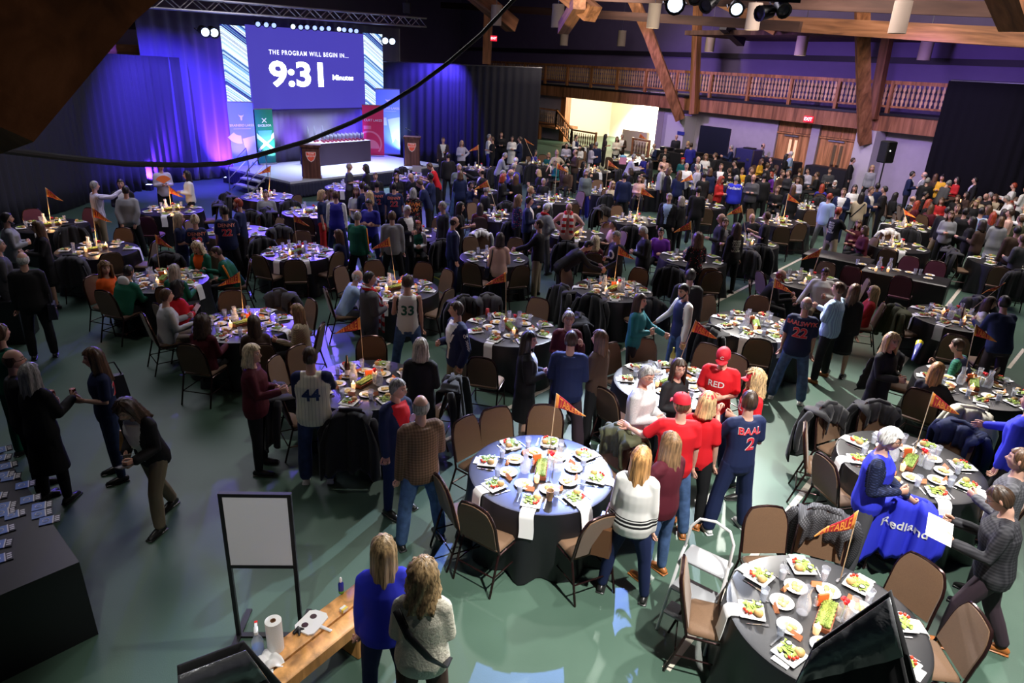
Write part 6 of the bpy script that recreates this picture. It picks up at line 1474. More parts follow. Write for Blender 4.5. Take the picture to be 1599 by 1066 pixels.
# centre px, label, near?, pennant (base tip side number), explicit chairs [(back-top px, coat)], auto chairs (count, phase) 
TABLES = [
 ((845, 735), 'the blue-lit front table', 1, ((859, 700), (869, 614), 1, '53'), [(705, 745, ''), (766, 772, ''), (918, 783, ''), (733, 657, ''), (773, 637, ''), (853, 634, ''), (968, 672, 'f'), (965, 716, '')]),
 ((1289, 965), 'the bottom right table', 1, ((1312, 905), (1340, 797), -1, '61'), [(1197, 790, ''), (1128, 897, ''), (1291, 798, 'G'), (1450, 876, ''), (1480, 955, '')]),
 ((1420, 724), 'the table beside the royal blue vest', 1, ((1441, 690), (1457, 612), 1, '60'), [(1261, 665, ''), (1307, 714, ''), (1308, 640, 'K'), (1377, 636, 'K'), (1424, 768, 'n'), (1494, 668, 'p'), (1553, 735, '')]),
 ((1520, 602), 'the table beside the W vest', 1, ((1505, 592), (1524, 506), 1, ''), [(1568, 566, ''), (1518, 640, 'c'), (1460, 566, 'u')]),
 ((1490, 496), 'the table under the leaning navy sweater', 1, ((1555, 500), (1570, 441), -1, '57'), [(1452, 480, 'o'), (1497, 540, ''), (1520, 470, 'g'), (1570, 540, '')]),
 ((1180, 508), 'the table left of the SAALSWYK jersey', 1, ((1198, 498), (1210, 434), 1, '54'), [(1187, 531, ''), (1185, 467, ''), (1116, 466, ''), (1112, 512, 'k')]),
 ((1045, 598), 'the table behind the red caps', 1, ((1074, 570), (1086, 500), 1, '55'), [(1006, 531, ''), (955, 538, ''), (946, 610, ''), (1110, 538, ''), (1157, 556, '')]),
 ((797, 513), 'the table right of the V jacket', 1, ((790, 500), (790, 424), -1, '47'), [(760, 461, 'g'), (842, 467, ''), (722, 464, 'k'), (900, 493, 'u'), (752, 560, '')]),
 ((572, 598), 'the candlelit table right of the 44 jersey', 1, ((568, 575), (562, 495), -1, '42'), [(580, 525, ''), (461, 541, ''), (424, 559, ''), (548, 640, 'K'), (690, 590, 'K'), (452, 600, 'k')]),
 ((382, 506), 'the violet-lit table left of the centre', 1, ((377, 485), (374, 424), -1, '37'), [(362, 458, ''), (437, 455, 'g'), (489, 468, ''), (298, 527, 'K'), (500, 510, 'K'), (400, 550, 'b')]),
 ((620, 450), 'the table behind the number 33 jersey', 1, ((611, 430), (608, 370), -1, '43'), [(528, 417, ''), (582, 407, ''), (663, 410, ''), (699, 422, ''), (679, 448, ''), (532, 460, 'K')]),
 ((465, 394), 'the table before the red trousers', 1, ((462, 375), (458, 334), 1, '38'), [(470, 364, ''), (415, 373, ''), (402, 400, ''), (459, 407, ''), (528, 395, ''), (433, 350, 'g')]),
 ((957, 452), 'the table behind the centre aisle', 1, ((964, 436), (966, 384), 1, '48'), [(880, 447, 'K'), (926, 462, 'K'), (1016, 468, 'u'), (905, 424, ''), (990, 424, '')]),
 ((255, 437), 'the table of the orange and green jackets', 1, ((250, 425), (242, 366), 1, '32'), [(172, 452, ''), (258, 400, 'k'), (340, 440, '')]),
 ((152, 390), 'the second table from the left', 0, ((150, 372), (144, 324), 1, '27'), [(109, 401, 'g'), (172, 396, ''), (236, 378, ''), (187, 359, '')]),
 ((80, 352), 'the table by the left black curtain', 0, ((78, 336), (71, 293), 1, ''), [(106, 353, 'K'), (120, 330, 'm'), (60, 332, 'm')]),
 ((268, 328), 'the table under the left curtain end', 0, ((264, 314), (263, 290), 1, ''), [(225, 340, 'm'), (300, 316, 'k'), (296, 346, '')]),
 ((370, 362), 'the table behind the DENNY jerseys', 0, None, [(404, 345, ''), (333, 348, ''), (408, 372, 'k'), (392, 330, 'k')]),
 ((418, 307), 'the table below the stage steps', 0, ((425, 300), (423, 258), -1, ''), [(409, 318, 'k'), (455, 315, 'k'), (380, 300, 'k'), (464, 305, '')]),
 ((772, 402), 'the table left of the peach sweater', 0, None, [(741, 374, ''), (807, 372, ''), (735, 412, ''), (815, 416, ''), (745, 352, 'w')]),
 ((900, 366), 'the table before the hooped scarf', 0, None, [(875, 395, 'k'), (935, 350, ''), (845, 360, 'k'), (960, 380, '')]),
 ((655, 365), 'the table under the red hair', 0, None, [(637, 330, 'g'), (675, 345, ''), (690, 376, 'k')]),
 ((780, 338), 'the table under the white-coat chair', 0, ((762, 325), (761, 281), -1, ''), [(740, 318, ''), (790, 318, 'k'), (801, 345, 'k')]),
 ((865, 312), 'the table before the pale V-neck', 0, ((868, 302), (870, 254), 1, ''), [(900, 322, ''), (838, 325, 'k'), (902, 300, '')]),
 ((992, 344), 'the table left of the blue tie', 0, ((1001, 330), (1002, 292), 1, ''), [(967, 323, ''), (985, 360, 'k'), (935, 355, ''), (940, 322, 'k')]),
 ((945, 300), 'the table right of the sage sweater', 0, ((949, 290), (950, 250), 1, ''), [(933, 281, ''), (950, 305, 'K'), (970, 302, 'k')]),
 ((925, 266), 'the table below the navy blazer', 0, None, [(905, 248, ''), (930, 285, ''), (950, 262, 'k')]),
 ((1095, 320), 'the table right of the blue tie', 0, ((1078, 312), (1080, 272), -1, ''), [(1106, 330, ''), (1100, 308, ''), (1060, 330, 'k')]),
 ((1082, 404), 'the table of the purple vest', 0, ((1072, 388), (1079, 345), -1, ''), [(1040, 425, 'k'), (1110, 420, ''), (1122, 432, ''), (1060, 385, 'k')]),
 ((1168, 378), 'the small table by the black T-shirt', 0, ((1157, 368), (1158, 320), -1, ''), [(1187, 383, 'k'), (1168, 392, 'g')]),
 ((1222, 347), 'the table behind the black T-shirt', 0, ((1227, 334), (1231, 302), 1, ''), [(1190, 330, ''), (1250, 350, ''), (1222, 365, '')]),
 ((1263, 324), 'the table left of the light blue shirt', 0, None, [(1270, 335, ''), (1240, 310, 'k'), (1283, 308, 'k')]),
 ((1262, 438), 'the table left of the seated white shirt', 0, ((1281, 430), (1283, 387), -1, '56'), [(1276, 419, ''), (1338, 434, ''), (1232, 425, '')]),
 ((1420, 354), 'the table left of the black suit coat', 0, ((1404, 344), (1410, 325), 1, ''), [(1395, 330, ''), (1430, 335, 'g'), (1421, 358, 'k')]),
 ((1402, 384), 'the table before the white-draped chair', 0, None, [(1397, 366, 'w'), (1388, 390, ''), (1445, 380, 'k')]),
 ((1500, 312), 'the table under the small orange pennant', 0, ((1464, 312), (1474, 284), 1, ''), [(1440, 345, 'k')]),
 ((1568, 410), 'the table at the right edge, middle height', 0, None, [(1565, 418, ''), (1595, 424, 'k'), (1548, 396, 'k')]),
 ((1155, 290), 'the table before the red wavy hair', 0, None, [(1130, 300, '')]),
 ((1063, 288), 'the table behind the grey folded arms', 0, None, [(1020, 296, ''), (1045, 300, 'k')]),
 ((1014, 292), 'the table below the white-haired blue shirt', 0, None, [(1010, 268, '')]),
 ((972, 250), 'the table with the pink bag', 0, ((985, 250), (1000, 205), 1, ''), [(960, 245, '')]),
 ((748, 263), 'the table by the centre curtain', 0, ((744, 258), (747, 226), -1, ''), [(770, 262, 'k'), (722, 258, 'k')]),
 ((838, 256), 'the table by the stair post', 0, ((820, 250), (819, 216), 1, ''), [(828, 262, 'K'), (850, 240, '')]),
 ((742, 298), 'the table behind the raised hand', 0, None, [(745, 285, 'k')]),
 ((646, 278), 'the laptop table', 0, None, [(628, 262, 'k'), (690, 290, 'k')]),
 ((545, 292), 'the table left of the dark dress', 0, None, [(510, 300, '')]),
 ((486, 331), 'the table left of the red trousers', 0, None, [(475, 340, ''), (462, 322, 'k')]),
 ((900, 228), 'the table under the stair', 0, None, [(905, 240, '')]),
 ((1215, 282), 'the table in the right back row', 0, None, []),
]
NSET = 0; CH = []; random.seed(5)
taken = [(q['loc'], q['P'].sit) for q in PEOPLE]
def bases(): return None
c_tab, c_cloth = {}, {}
for ti, ((tx, ty), nm, near, pen, chs) in enumerate(TABLES):
    c = inside(at(tx, ty, .762), 1.3); c0 = Vector((c.x, c.y, 0)); rz = random.uniform(0, .7)
    t_ = empty('round_table', tuple(c0), rz, 'folding table under black cloth, ' + nm, 'table', 'round banquet tables')
    if near or ti % 3 == 0:
        o = bpy.data.objects.new('tabletop', t_top); COL.objects.link(o); o.parent = t_
        for l in t_leg: o = bpy.data.objects.new('leg', l); COL.objects.link(o); o.parent = t_
    else:
        bpy.data.objects.remove(t_)
    ck = nm.replace('the ', '', 1) if nm.startswith('the ') else nm
    obj('tablecloth', CM[ti % 3], None, loc=c0, rz=rz, label='black cloth over ' + nm, cat='tablecloth', group='black round tablecloths')
    used = []
    def lab_at(fmt, p): 
        s = fmt % (side_of(c0, p), nm); k = s; n = 0
        while k in SEEN and n < 3: n += 1; k = s if n > 3 else s + (' neighbour' if n == 1 else ' again')
        SEEN.add(k); return k
    SEEN = globals().setdefault('SEEN', set())
    for (x, y, ct) in chs:
        p = at(x, y, .95); p.z = 0; d = (c0 - p); L = d.length; d.normalize()
        L = min(max(L, 1.16), 1.75); p = c0 - d * L; s_ = p + d * .33; r_ = face(s_, c0); farq = s_.length > 15
        if any(sit and (pl - s_).length < .5 for pl, sit in taken): continue
        if ct == 'm': chair('m', s_, r_, lab_at('maroon padded chair, %s of %s', s_), farq); continue
        chair('b', s_, r_, lab_at(('brown chair under a garment, %s of %s' if ct else 'bare brown padded chair, %s of %s'), s_), farq)
        if ct:
            nmc = dict(k='black jacket', K='long black coat', p='navy puffer jacket', g='charcoal knit jacket', G='speckled grey coat', w='white jacket', c='cream ribbed coat', o='olive coat', n='navy fleece jacket', f='olive green puffer jacket', b='bright blue jacket', v='green jacket', u='black puffer jacket')[ct]
            coat(ct, s_, r_, lab_at(nmc + ' over chair, %s of %s', s_), 'coat' if 'coat' in nmc else 'jacket')
    # tableware
    ph = random.uniform(0, .8); NS = 8 if near else (6 if c0.length < 24 else 5)
    G8 = lambda what: what + ' on ' + nm
    for k in range(NS):
        a = ph + k * 2 * math.pi / NS; rad = Vector((math.cos(a), math.sin(a), 0)); tan = Vector((-rad.y, rad.x, 0)); ang = a + math.pi / 2      # local +Y toward the centre
        o_ = c0 + rad * .648 + Vector((0, 0, .7635)); sd = side_of(c0, o_)
        def L_(w): return lab_at(w + ', %s of %s', o_)
        hang = (k * 7 + ti * 3) % 8 < 5
        if near or k % 2 == 0: ware('napkin', W_['nap_hang' if hang else 'nap'], o_, ang, L_('hanging white napkin' if hang else 'flat white napkin'), 'napkin', grp=G8('white napkins'))
        ware('salad_plate', W_['plate_s'], o_ - rad * .06 + Vector((0, 0, .009)) + tan * .005, ang + random.uniform(-.15, .15), L_('square salad plate'), 'plate', (('greens', 'greens'), ('bun', 'bun')) + ((('ramekin', 'ramekin'), ('dressing', 'dressing'), ('tomato', 'tomato')) if near else ()), G8('salad plates'))
        if near:
            ware('fork', W_['fork'], o_ - rad * .05 + tan * .14, ang, L_('steel fork'), 'fork', grp=G8('forks')); ware('knife', W_['knife'], o_ - rad * .08 - tan * .13, ang, L_('steel knife'), 'knife', grp=G8('knives'))
            ware('place_card', W_['card'], o_ - rad * .27 - tan * .05, ang + math.pi, L_('folded orange card'), 'card', grp=G8('orange cards'))
        if near or k % 5: ware('drinking_glass', W_['glass'], o_ - rad * .19 - tan * .14, 0, L_('water glass'), 'glass', (('ice_water', 'water'),) if near else (), G8('water glasses'))
        if near or k < 5:
            b_ = a + math.pi / NS; rd2 = Vector((math.cos(b_), math.sin(b_), 0)); q = c0 + rd2 * (.335 + .02 * (k % 2)) + Vector((0, 0, .7635))
            ware('dessert_plate', W_['plate_d'], q, random.uniform(0, 6), lab_at('round dessert plate, %s of %s', q), 'plate', (('dessert', 'dessert'),), G8('dessert plates'))
    up_ = Vector((0, 0, .7635)); ax = Vector((math.cos(rz * 2 + .6), math.sin(rz * 2 + .6), 0)); ay = Vector((-ax.y, ax.x, 0))
    tr_ = ware('planter_tray', W_['tray'], c0 + up_, math.atan2(ax.y, ax.x), 'wooden tray of green grass, centre of ' + nm, 'tray', (('grass', 'grass'),))
    for s_ in (-1, 1):
        ware('candle', W_['candle'], c0 + up_ + ax * .22 * s_ + ay * .03, 0, lab_at('lit candle, %s of the tray, %s', c0 + ax * .22 * s_), 'candle', (('flame', 'flame'),))
        if near or s_ > 0: ware('water_carafe', W_['carafe'], c0 + up_ + ay * .17 * s_ - ax * .05 * s_, 0, lab_at('glass carafe, %s of the middle, %s', c0 + ay * .17 * s_), 'carafe')
    v_ = c0 + up_ + ay * -.10 + ax * .06 if near else c0 + up_ + ay * -.1; ware('flower_vase', W_['vase'], v_, 0, 'small glass vase with red carnation, ' + nm, 'vase', ())
    vo = bpy.data.objects[-1] if False else None
    f_ = bpy.data.objects.new('carnation', W_['carn']); COL.objects.link(f_); f_.location = v_ + Vector((0, 0, .185)); tag(f_, 'red carnation in the vase on ' + nm, 'flower'); g_ = bpy.data.objects.new('stem', W_['stem']); COL.objects.link(g_); g_.parent = f_
    if near:
        ware('salt_shaker', W_['shaker'], c0 + up_ + ay * .10 + ax * .10, 0, 'glass salt shaker beside the tray on ' + nm, 'shaker')
        ware('table_sign', lit(MB().box((0, 0, .06), (.10, .02, .12), bev=.004), mat('sign_orange', (.7, .12, .03), .6)), c0 + up_ + ay * .06 + ax * .13, rz, 'small upright orange sign, centre of ' + nm, 'table sign')
    if pen:
        (bx_, by_), (px_, py_), side, num = pen; b = at(bx_, by_, .7635)
        if (b - c).length > .6: b = c + (b - c).normalized() * .12; 
        tip = far(px_, py_, math.hypot(b.x, b.y)); tip.z = min(max(tip.z, 1.25), 2.0)
        pennant(b, tip, num, 'orange pennant on a pole, ' + nm, 1.0 if near else 1.15, side, farq=not near)
    if ti in (0, 1, 8, 9, 10, 12, 14, 15, 16, 18, 20, 24, 26, 30, 33, 34, 43):
        lamp('POINT', c0 + Vector((0, 0, .98)), None, 2.2 if near else 5.5, (1, .52, .22), .03)
# chairs under seated people
for q in PEOPLE:
    if q['P'].sit:
        d = Matrix.Rotation(q['rz'], 3, 'Z') @ Vector((0, .02, 0)); p = q['loc'] + d
        w = q['lab'].replace('seated ', '').replace('person ', 'the person ', 1); w = ' '.join(w.split()[:9]).rstrip(',')
        farq = q['loc'].length > 15
        lab_ = 'brown padded chair under ' + w; SEEN.add(lab_)
        chair('m' if ('dark red with crossed' in q['lab']) else 'b', p, q['rz'], lab_, farq)
# long table with maroon chairs
P0, P1 = at(1352, 418, .76), at(1478, 442, .76); dd = (P1 - P0).normalized(); pp = Vector((-dd.y, dd.x, 0)); L = (P1 - P0).length; cc = (P0 + P1) / 2 + pp * .1; cc.z = 0
lt_ = obj('long_tablecloth', MB().box((0, 0, .382), (L + .1, .80, .762), bev=.02), clothm, loc=cc, rz=math.atan2(dd.y, dd.x), label='rectangular table under a black cloth with few plates and maroon chairs', cat='table')
P2 = at(1310, 400, .76); P2.z = 0
obj('long_tablecloth', MB().box((0, 0, .382), (1.5, .80, .762), bev=.02), clothm, loc=P2, rz=math.atan2(dd.y, dd.x), label='bare rectangular black-clothed table behind the orange pennant, right of centre', cat='table')
for x, y, s_ in ((1410, 433, -1), (1330, 418, -1), (1415, 410, 1), (1456, 420, 1)):
    p = at(x, y, .95); p.z = 0; v = p - cc; along = v.dot(dd); s_p = cc + dd * along + pp * (.72 if s_ > 0 else -.78)
    chair('m', s_p, face(s_p, cc + dd * along), lab_at('maroon padded chair at the rectangular table, %s side, %s', s_p) if False else 'maroon padded chair at the rectangular table, %s' % {1410: 'in front', 1330: 'left end in front', 1415: 'behind the middle', 1456: 'behind the right end'}[x], False)
for i, (x, y) in enumerate(((1346, 413), (1362, 420), (1400, 422), (1420, 426), (1452, 430), (1449, 435))):
    q = at(x, y, .765); ware('dessert_plate', W_['plate_d'], q, i, 'round dessert plate on the rectangular table, number %s from the left' % ('one', 'two', 'three', 'four', 'five', 'six')[i], 'plate', (('dessert', 'dessert'),), 'plates on the rectangular table')
for i, (x, y) in enumerate(((1367, 423), (1386, 424))): ware('candle', W_['candle'], at(x, y, .765), 0, 'lit candle on the rectangular table, %s one' % ('left', 'right')[i], 'candle', (('flame', 'flame'),)); lamp('POINT', at(x, y, .95), None, 1.2, (1, .4, .15), .03)
for i, (x, y) in enumerate(((1372, 418), (1388, 420))): ware('water_carafe', W_['carafe'], at(x, y, .765), 0, 'glass carafe on the rectangular table, %s one' % ('left', 'right')[i], 'carafe')
for i, (x, y) in enumerate(((1338, 413), (1428, 428), (1436, 429))): ware('drinking_glass', W_['glass'], at(x, y, .765), 0, 'water glass on the rectangular table, %s one' % ('left', 'middle', 'right')[i], 'glass')
fl2 = obj('table_flower', W_['carn'], None, loc=at(1378, 418, .83), label='red flower between the candles on the rectangular table', cat='flower'); obj('stem', MB().tube([(0, 0, -.065), (0, 0, 0)], .01, 6), redc, fl2)
# ---------------------------------------------------------------- details on the people
WH = (.8, .8, .8); RDc = (.75, .03, .05)
def cap(q, back, letter, pinkbrim=False, beret=None):
    P = q['P']; o = obj('cap', cap_mb(back).mesh('cap', 40), mat('red_cap' if not pinkbrim else 'red_cap', (.62, .012, .03), .7), q['o']); o.matrix_local = P.Hm @ Matrix.Rotation(R(-6), 4, 'X') @ Matrix.Translation((0, 0, .004))
    if letter:
        src = textmesh('C', .062, .05).copy()
        for v in src.vertices: x, z = v.co.x, v.co.y; v.co = (-x, math.sqrt(max(0, .094 ** 2 - x * x)) * 1.12 - (z + .02) * .30, .072 + z)
        src.materials.clear(); src.materials.append(mat('lettering_white', WH)); l = bpy.data.objects.new('lettering', src); COL.objects.link(l); l.parent = o
q = find('red shirt and pink-brimmed'); cap(q, False, False)
q = find('red shirt and red cap'); cap(q, False, False)
q = find('tall person in red jersey'); cap(q, False, True); decal(q, 'RED', .11, -.02, .33, 1, WH); 
q = find('red cap marked C'); cap(q, False, True); decal(q, 'RL', .11, .0, .33, 1, WH)
q = find('jersey lettered BAAL'); decal(q, 'BAAL', .11, 0, .40, -1, RDc, rim=WH); decal(q, '2', .20, .02, .25, -1, RDc, .05, rim=WH)
q = find('SAALSWYK jersey'); decal(q, 'SAALSWYK', .085, 0, .415, -1, RDc, rim=WH); decal(q, '22', .21, 0, .27, -1, RDc, .06, rim=WH)
q = find('baseball jersey number 44'); decal(q, '44', .20, 0, .28, -1, (.012, .03, .12), .06)
q = find('basketball jersey number 33'); decal(q, '33', .21, 0, .27, -1, (.01, .10, .07), .06)
for key in ('left one of the pair', 'right one of the pair'): q = find(key); decal(q, 'DENNY', .10, 0, .41, -1, (.7, .25, .18), rim=None); decal(q, '22', .20, 0, .26, -1, RDc, .06, rim=(.8, .5, .45))
for key in ('left one in the middle', 'right one in the middle'): q = find(key); decal(q, 'DENNY', .10, 0, .41, -1, (.7, .18, .12)); decal(q, '22', .20, 0, .26, -1, RDc, .06, rim=(.8, .5, .45))
q = find('navy jersey with a big black'); decal(q, '22', .20, 0, .28, -1, RDc, .05, rim=(.8, .5, .5))
q = find('letter jacket with white V'); decal(q, 'V', .17, .09, .32, 1, WH, .07)
q = find('navy vest with white W'); decal(q, 'W', .12, .09, .33, 1, WH, .07)
q = find('maroon letter jacket'); decal(q, 'P', .15, .08, .33, 1, (.75, .5, .1), .05)
q = find('sweatshirt with a big pale A'); decal(q, 'A', .26, .0, .28, 1, (.55, .6, .75), .06)
q = find('lettered Redland'); decal(q, 'Redland', .13, 0, .40, -1, WH, .03)
def ring_decal(q, side, r, col): 
    decal(q, 'O', r, 0, .3, side, col, .06)
ring_decal(find('round white print'), 1, .26, (.6, .6, .65))
for key in ('pale printed logo', 'black printed T-shirt'):
    q = find(key)
    for i in range(5): decal(q, 'MWNVW'[i] + 'HNMIN'[i] + 'W', .075, .0, .40 - i * .06, -1, (.6, .6, .5), .03, part='print')
q = find('large orange pattern'); decal(q, 'MWM', .14, 0, .38, -1, (.8, .25, .05), .04, part='print'); decal(q, 'XW', .16, 0, .24, -1, (.8, .25, .05), .04, part='print')
# scarves
def scarf(q, tex, L=.5, spread=.07):
    P = q['P']; f = P.fw * (.175 if q['sex'] == 'M' else .16); mb = MB(); n = P.neck
    mb.tube([n + P.fw * .09 + P.rx * .05 - P.up * .04, n + P.rx * .085 + P.up * .0, n - P.fw * .075 + P.up * .02, n - P.rx * .085, n + P.fw * .09 - P.rx * .05 - P.up * .04], [(.035, .028)] * 5, 10)
    for s in (-1, 1):
        a = n + P.fw * .085 + P.rx * s * .055 - P.up * .03; mb.tube([a, n + f + P.rx * s * spread - P.up * .16, n + f * 1.15 + P.rx * s * spread - P.up * .34, n + f * 1.1 + P.rx * s * (spread + .01) - P.up * L], [(.05, .012)] * 4, 8, (1, 0, 0))
    obj('scarf', mb, tex, q['o'], smooth=None)
hoop = mat('red_white_scarf', C['r'], .8, tex='hoop'); plain = mat('red_scarf', C['r'], .8)
scarf(find('grey suit wearing a red'), hoop, .72); scarf(find('hooped scarf, hands'), hoop, .5, .09); scarf(find('blazer with a red scarf'), plain, .3)
def glasses(q):
    mb = MB(); 
    for s in (-1, 1): mb.tube([(s * .033 + .022 * math.cos(a / 8 * 6.283), .093, .012 + .016 * math.sin(a / 8 * 6.283)) for a in range(9)], .0022, 5, None, cap=False); mb.tube([(s * .055, .09, .016), (s * .078, .0, .012)], .002, 5)
    mb.tube([(-.012, .100, .014), (.012, .100, .014)], .002, 5); o = obj('glasses', mb, blackm, q['o']); o.matrix_local = q['P'].Hm
for k in ('grey knit sweater and glasses', 'black top and glasses', 'wearing glasses', 'royal blue vest', 'orange sleeve stripe and glasses', 'reading a sheet of white', 'big pale A'): glasses(find(k))
def beard(q, c):
    mb = MB(); mb.tube([(-.066, .02, -.035), (-.05, .06, -.085), (0, .085, -.105), (.05, .06, -.085), (.066, .02, -.035)], [(.012, .02), (.018, .026), (.02, .03), (.018, .026), (.012, .02)], 8); o = obj('beard', mb, hairmat(c), q['o'], smooth=None); o.matrix_local = q['P'].Hm
for k, c in (('with a red beard', 'rd'), ('navy vest over white shirt holding', 'bk'), ('bearded person in grey sweater', 'bk'), ('bearded person in navy', 'rd'), ('white-bearded', 'wh'), ('beside the flight case', 'bk')): beard(find(k), c)
def strip(q, pts, m_, w=.03, name='strip', th=.006):      # trims laid over garments, in torso coordinates (right, forward, up)
    P = q['P']; obj(name, MB().tube([P.hip + P.rx * x + P.fw * y + P.up * z * P.k for x, y, z in pts], [(w, th)] * len(pts), 6, (1, 0, 0), cap=False), m_, q['o'], smooth=None)
lwht = mat('lettering_white', WH)
q = find('cream fleece'); strip(q, [(-.16, -.09, .50), (-.07, -.185, .36), (.07, -.195, .17), (.17, -.15, .04), (.19, -.03, .0)], blackm, .028, 'sling_strap'); 
q = find('beige jacket with black crossbody'); strip(q, [(.14, -.06, .48), (.05, -.17, .34), (-.08, -.17, .15), (-.16, -.1, .02)], blackm, .02, 'bag_strap')
q = find('pale peach sweater'); strip(q, [(-.13, -.05, .48), (-.14, -.15, .34), (-.17, -.155, .15), (-.2, -.08, -.05)], blackm, .012, 'bag_strap')
q = find('tan purse'); strip(q, [(.13, .05, .46), (.15, .03, .48), (.17, -.06, .3), (.19, -.08, .12)], mat('tan_strap', (.45, .26, .1), .5), .012, 'purse_strap')
sl = find('white V and 04'); P = sl['P']; m0 = sl['top']
def sleeve_text(q, s, size, arm, f, col=WH, bold=.05):
    P = q['P']; a, b_, _ = P.arm[arm]; c_ = a.lerp(b_, f); sgn = 1 if arm else -1; src = textmesh(s, size, bold).copy(); up_ = (a - b_).normalized(); out = P.rx * sgn; tx = up_.cross(out) * -1
    for v in src.vertices: v.co = c_ + tx * -v.co.x + up_ * v.co.y + out * (.078 - abs(v.co.x) ** 2 * 9)
    src.materials.clear(); src.materials.append(mat('lettering_white', col)); o = bpy.data.objects.new('sleeve_lettering', src); COL.objects.link(o); o.parent = q['o']
sleeve_text(sl, '04', .075, 0, .25)
for i in range(4): sleeve_text(sl, 'v', .10, 0, .5 + .13 * i, bold=.02)
for k, z in (('orange sleeve stripe and glasses', 0), ('orange sleeve stripe, back', 1)):
    q = find(k); P = q['P']; og = mat('orange_trim', (.9, .25, .02), .6)
    for arm in (0, 1):
        a, b_, w = P.arm[arm]; s = 1 if arm else -1; obj('sleeve_stripe', MB().tube([a + P.rx * s * .062 + P.up * .01, a.lerp(b_, .5) + P.rx * s * .060, b_ + P.rx * s * .055, b_.lerp(w, .8) + P.rx * s * .045], [(.02, .008)] * 4, 6, (0, 1, 0), cap=False), og, q['o'], smooth=None)
q = find('white hood'); P = q['P']; obj('hood', MB().ball(tuple(P.neck - P.fw * .075 - P.up * .03), (.12, .055, .10), 14), cloth('w'), q['o'], smooth=None)
q = find('round badge'); P = q['P']; c_ = P.hip + P.rx * -.08 + P.fw * .17 + P.up * .33; obj('badge', MB().lathe([(.045, 0), (.045, .008), (.001, .01)], 20, T=Matrix.Translation(c_) @ P.B.to_4x4() @ Matrix.Rotation(R(-90), 4, 'X')), mat('badge', (.5, .35, .65), .5), q['o'])
q = find('white cuffs and a long necklace'); P = q['P']
for m_ in P.wm: obj('cuff', MB().tube([m_ @ Vector((0, 0, .07)), m_ @ Vector((0, 0, .02))], .043, 10), cloth('w'), q['o'])
q = find('brown jacket and pale'); 
q = find('bright red beret') ; o = obj('beret', MB().lathe([(.07, .05), (.10, .08), (.09, .12), (.02, .135)], 14), mat('red_beret', C['r'], .8), q['o']); o.matrix_local = q['P'].Hm
q = find('pale cap in front'); o = obj('cap', cap_mb().mesh('cap', 40), mat('pale_cap', (.7, .65, .6), .8), q['o']); o.matrix_local = q['P'].Hm
# things held
def hold(q, arm, mb, m_, name, lab, cat, off=(0, 0, -.07), rot=None, upright=True):
    M_ = Matrix.Translation(q['loc']) @ Matrix.Rotation(q['rz'], 4, 'Z') @ q['P'].wm[arm]; p = M_ @ Vector(off)
    o = obj(name, mb, m_, label=lab, cat=cat); o.location = p
    if upright: o.rotation_euler = (0, 0, q['rz'])
    else: o.matrix_world = Matrix.Translation(p) @ M_.to_3x3().to_4x4()
    if rot: o.rotation_euler = (o.rotation_euler.x + rot[0], o.rotation_euler.y + rot[1], o.rotation_euler.z + rot[2])
    return o
beer = mat('beer', (.85, .42, .05), .1)
cup = lambda: MB().lathe([(.028, -.06), (.04, .06), (.037, .06), (.026, -.05)], 14); fill = lambda: MB().lathe([(.026, -.055), (.036, .035), (.002, .036)], 12)
o = hold(find('holding a glass of beer'), 0, cup(), glassm, 'beer_glass', 'glass of beer held by the person in navy vest', 'glass', (.03, .01, -.08)); obj('beer', fill(), beer, o)
o = hold(find('grey knit sweater and glasses'), 1, cup(), glassm, 'drinking_glass', 'clear glass held by the person in grey knit sweater', 'glass', (-.03, 0, -.08))
hold(find('long grey hair, holding a can'), 1, MB().lathe([(.03, -.06), (.033, -.05), (.033, .05), (.028, .06)], 14), mat('can', (.25, .08, .06), .3, .7), 'drink_can', 'drink can held by the person in long black coat at lower left', 'can', (-.03, 0, -.08))
hold(find('bald person in black facing right'), 1, MB().lathe([(.03, -.06), (.033, -.05), (.033, .05), (.028, .06)], 14), mat('can', C['r']), 'drink_can', 'drink can held by the bald person at lower left', 'can', (-.03, 0, -.08))
hold(find('reading a sheet'), 0, MB().box((0, .0, 0), (.28, .21, .003)), mat('paper', (.88, .88, .9), .7), 'paper_sheet', 'sheet of white paper held by the reader in dark plaid', 'paper', (.0, .06, -.14), (R(14), R(-14), 0))
hold(find('small white paper'), 1, MB().box((0, 0, 0), (.13, .2, .003)), mat('paper', C['w']), 'paper_sheet', 'small white paper held by the seated person in red', 'paper', (0, .04, -.08), (R(50), 0, 0))
hold(find('looking at a phone'), 1, MB().box((0, 0, 0), (.075, .15, .01), bev=.003), blackm, 'phone', 'dark phone held by the person in teal blouse', 'phone', (-.03, .03, -.08), (R(40), 0, 0))
hold(find('facing the camera, holding food'), 1, MB().ball((0, 0, 0), (.045, .045, .03), 10), bunm, 'bread_roll', 'bread roll held by the tall person in red jersey', 'food', (-.04, .02, -.09))
hold(find('tan purse, black'), 1, MB().box((0, 0, 0), (.10, .15, .004)), mat('paper', C['w']), 'paper_napkin', 'white paper in the hand of the walking person', 'paper', (-.03, .03, -.08), (R(30), 0, R(40)))
hold(find('tan purse, black'), 0, MB().box((0, 0, 0), (.09, .17, .012), bev=.004), blackm, 'phone', 'black phone in the lowered hand of the walking person', 'phone', (.02, 0, -.1), (R(10), 0, 0))
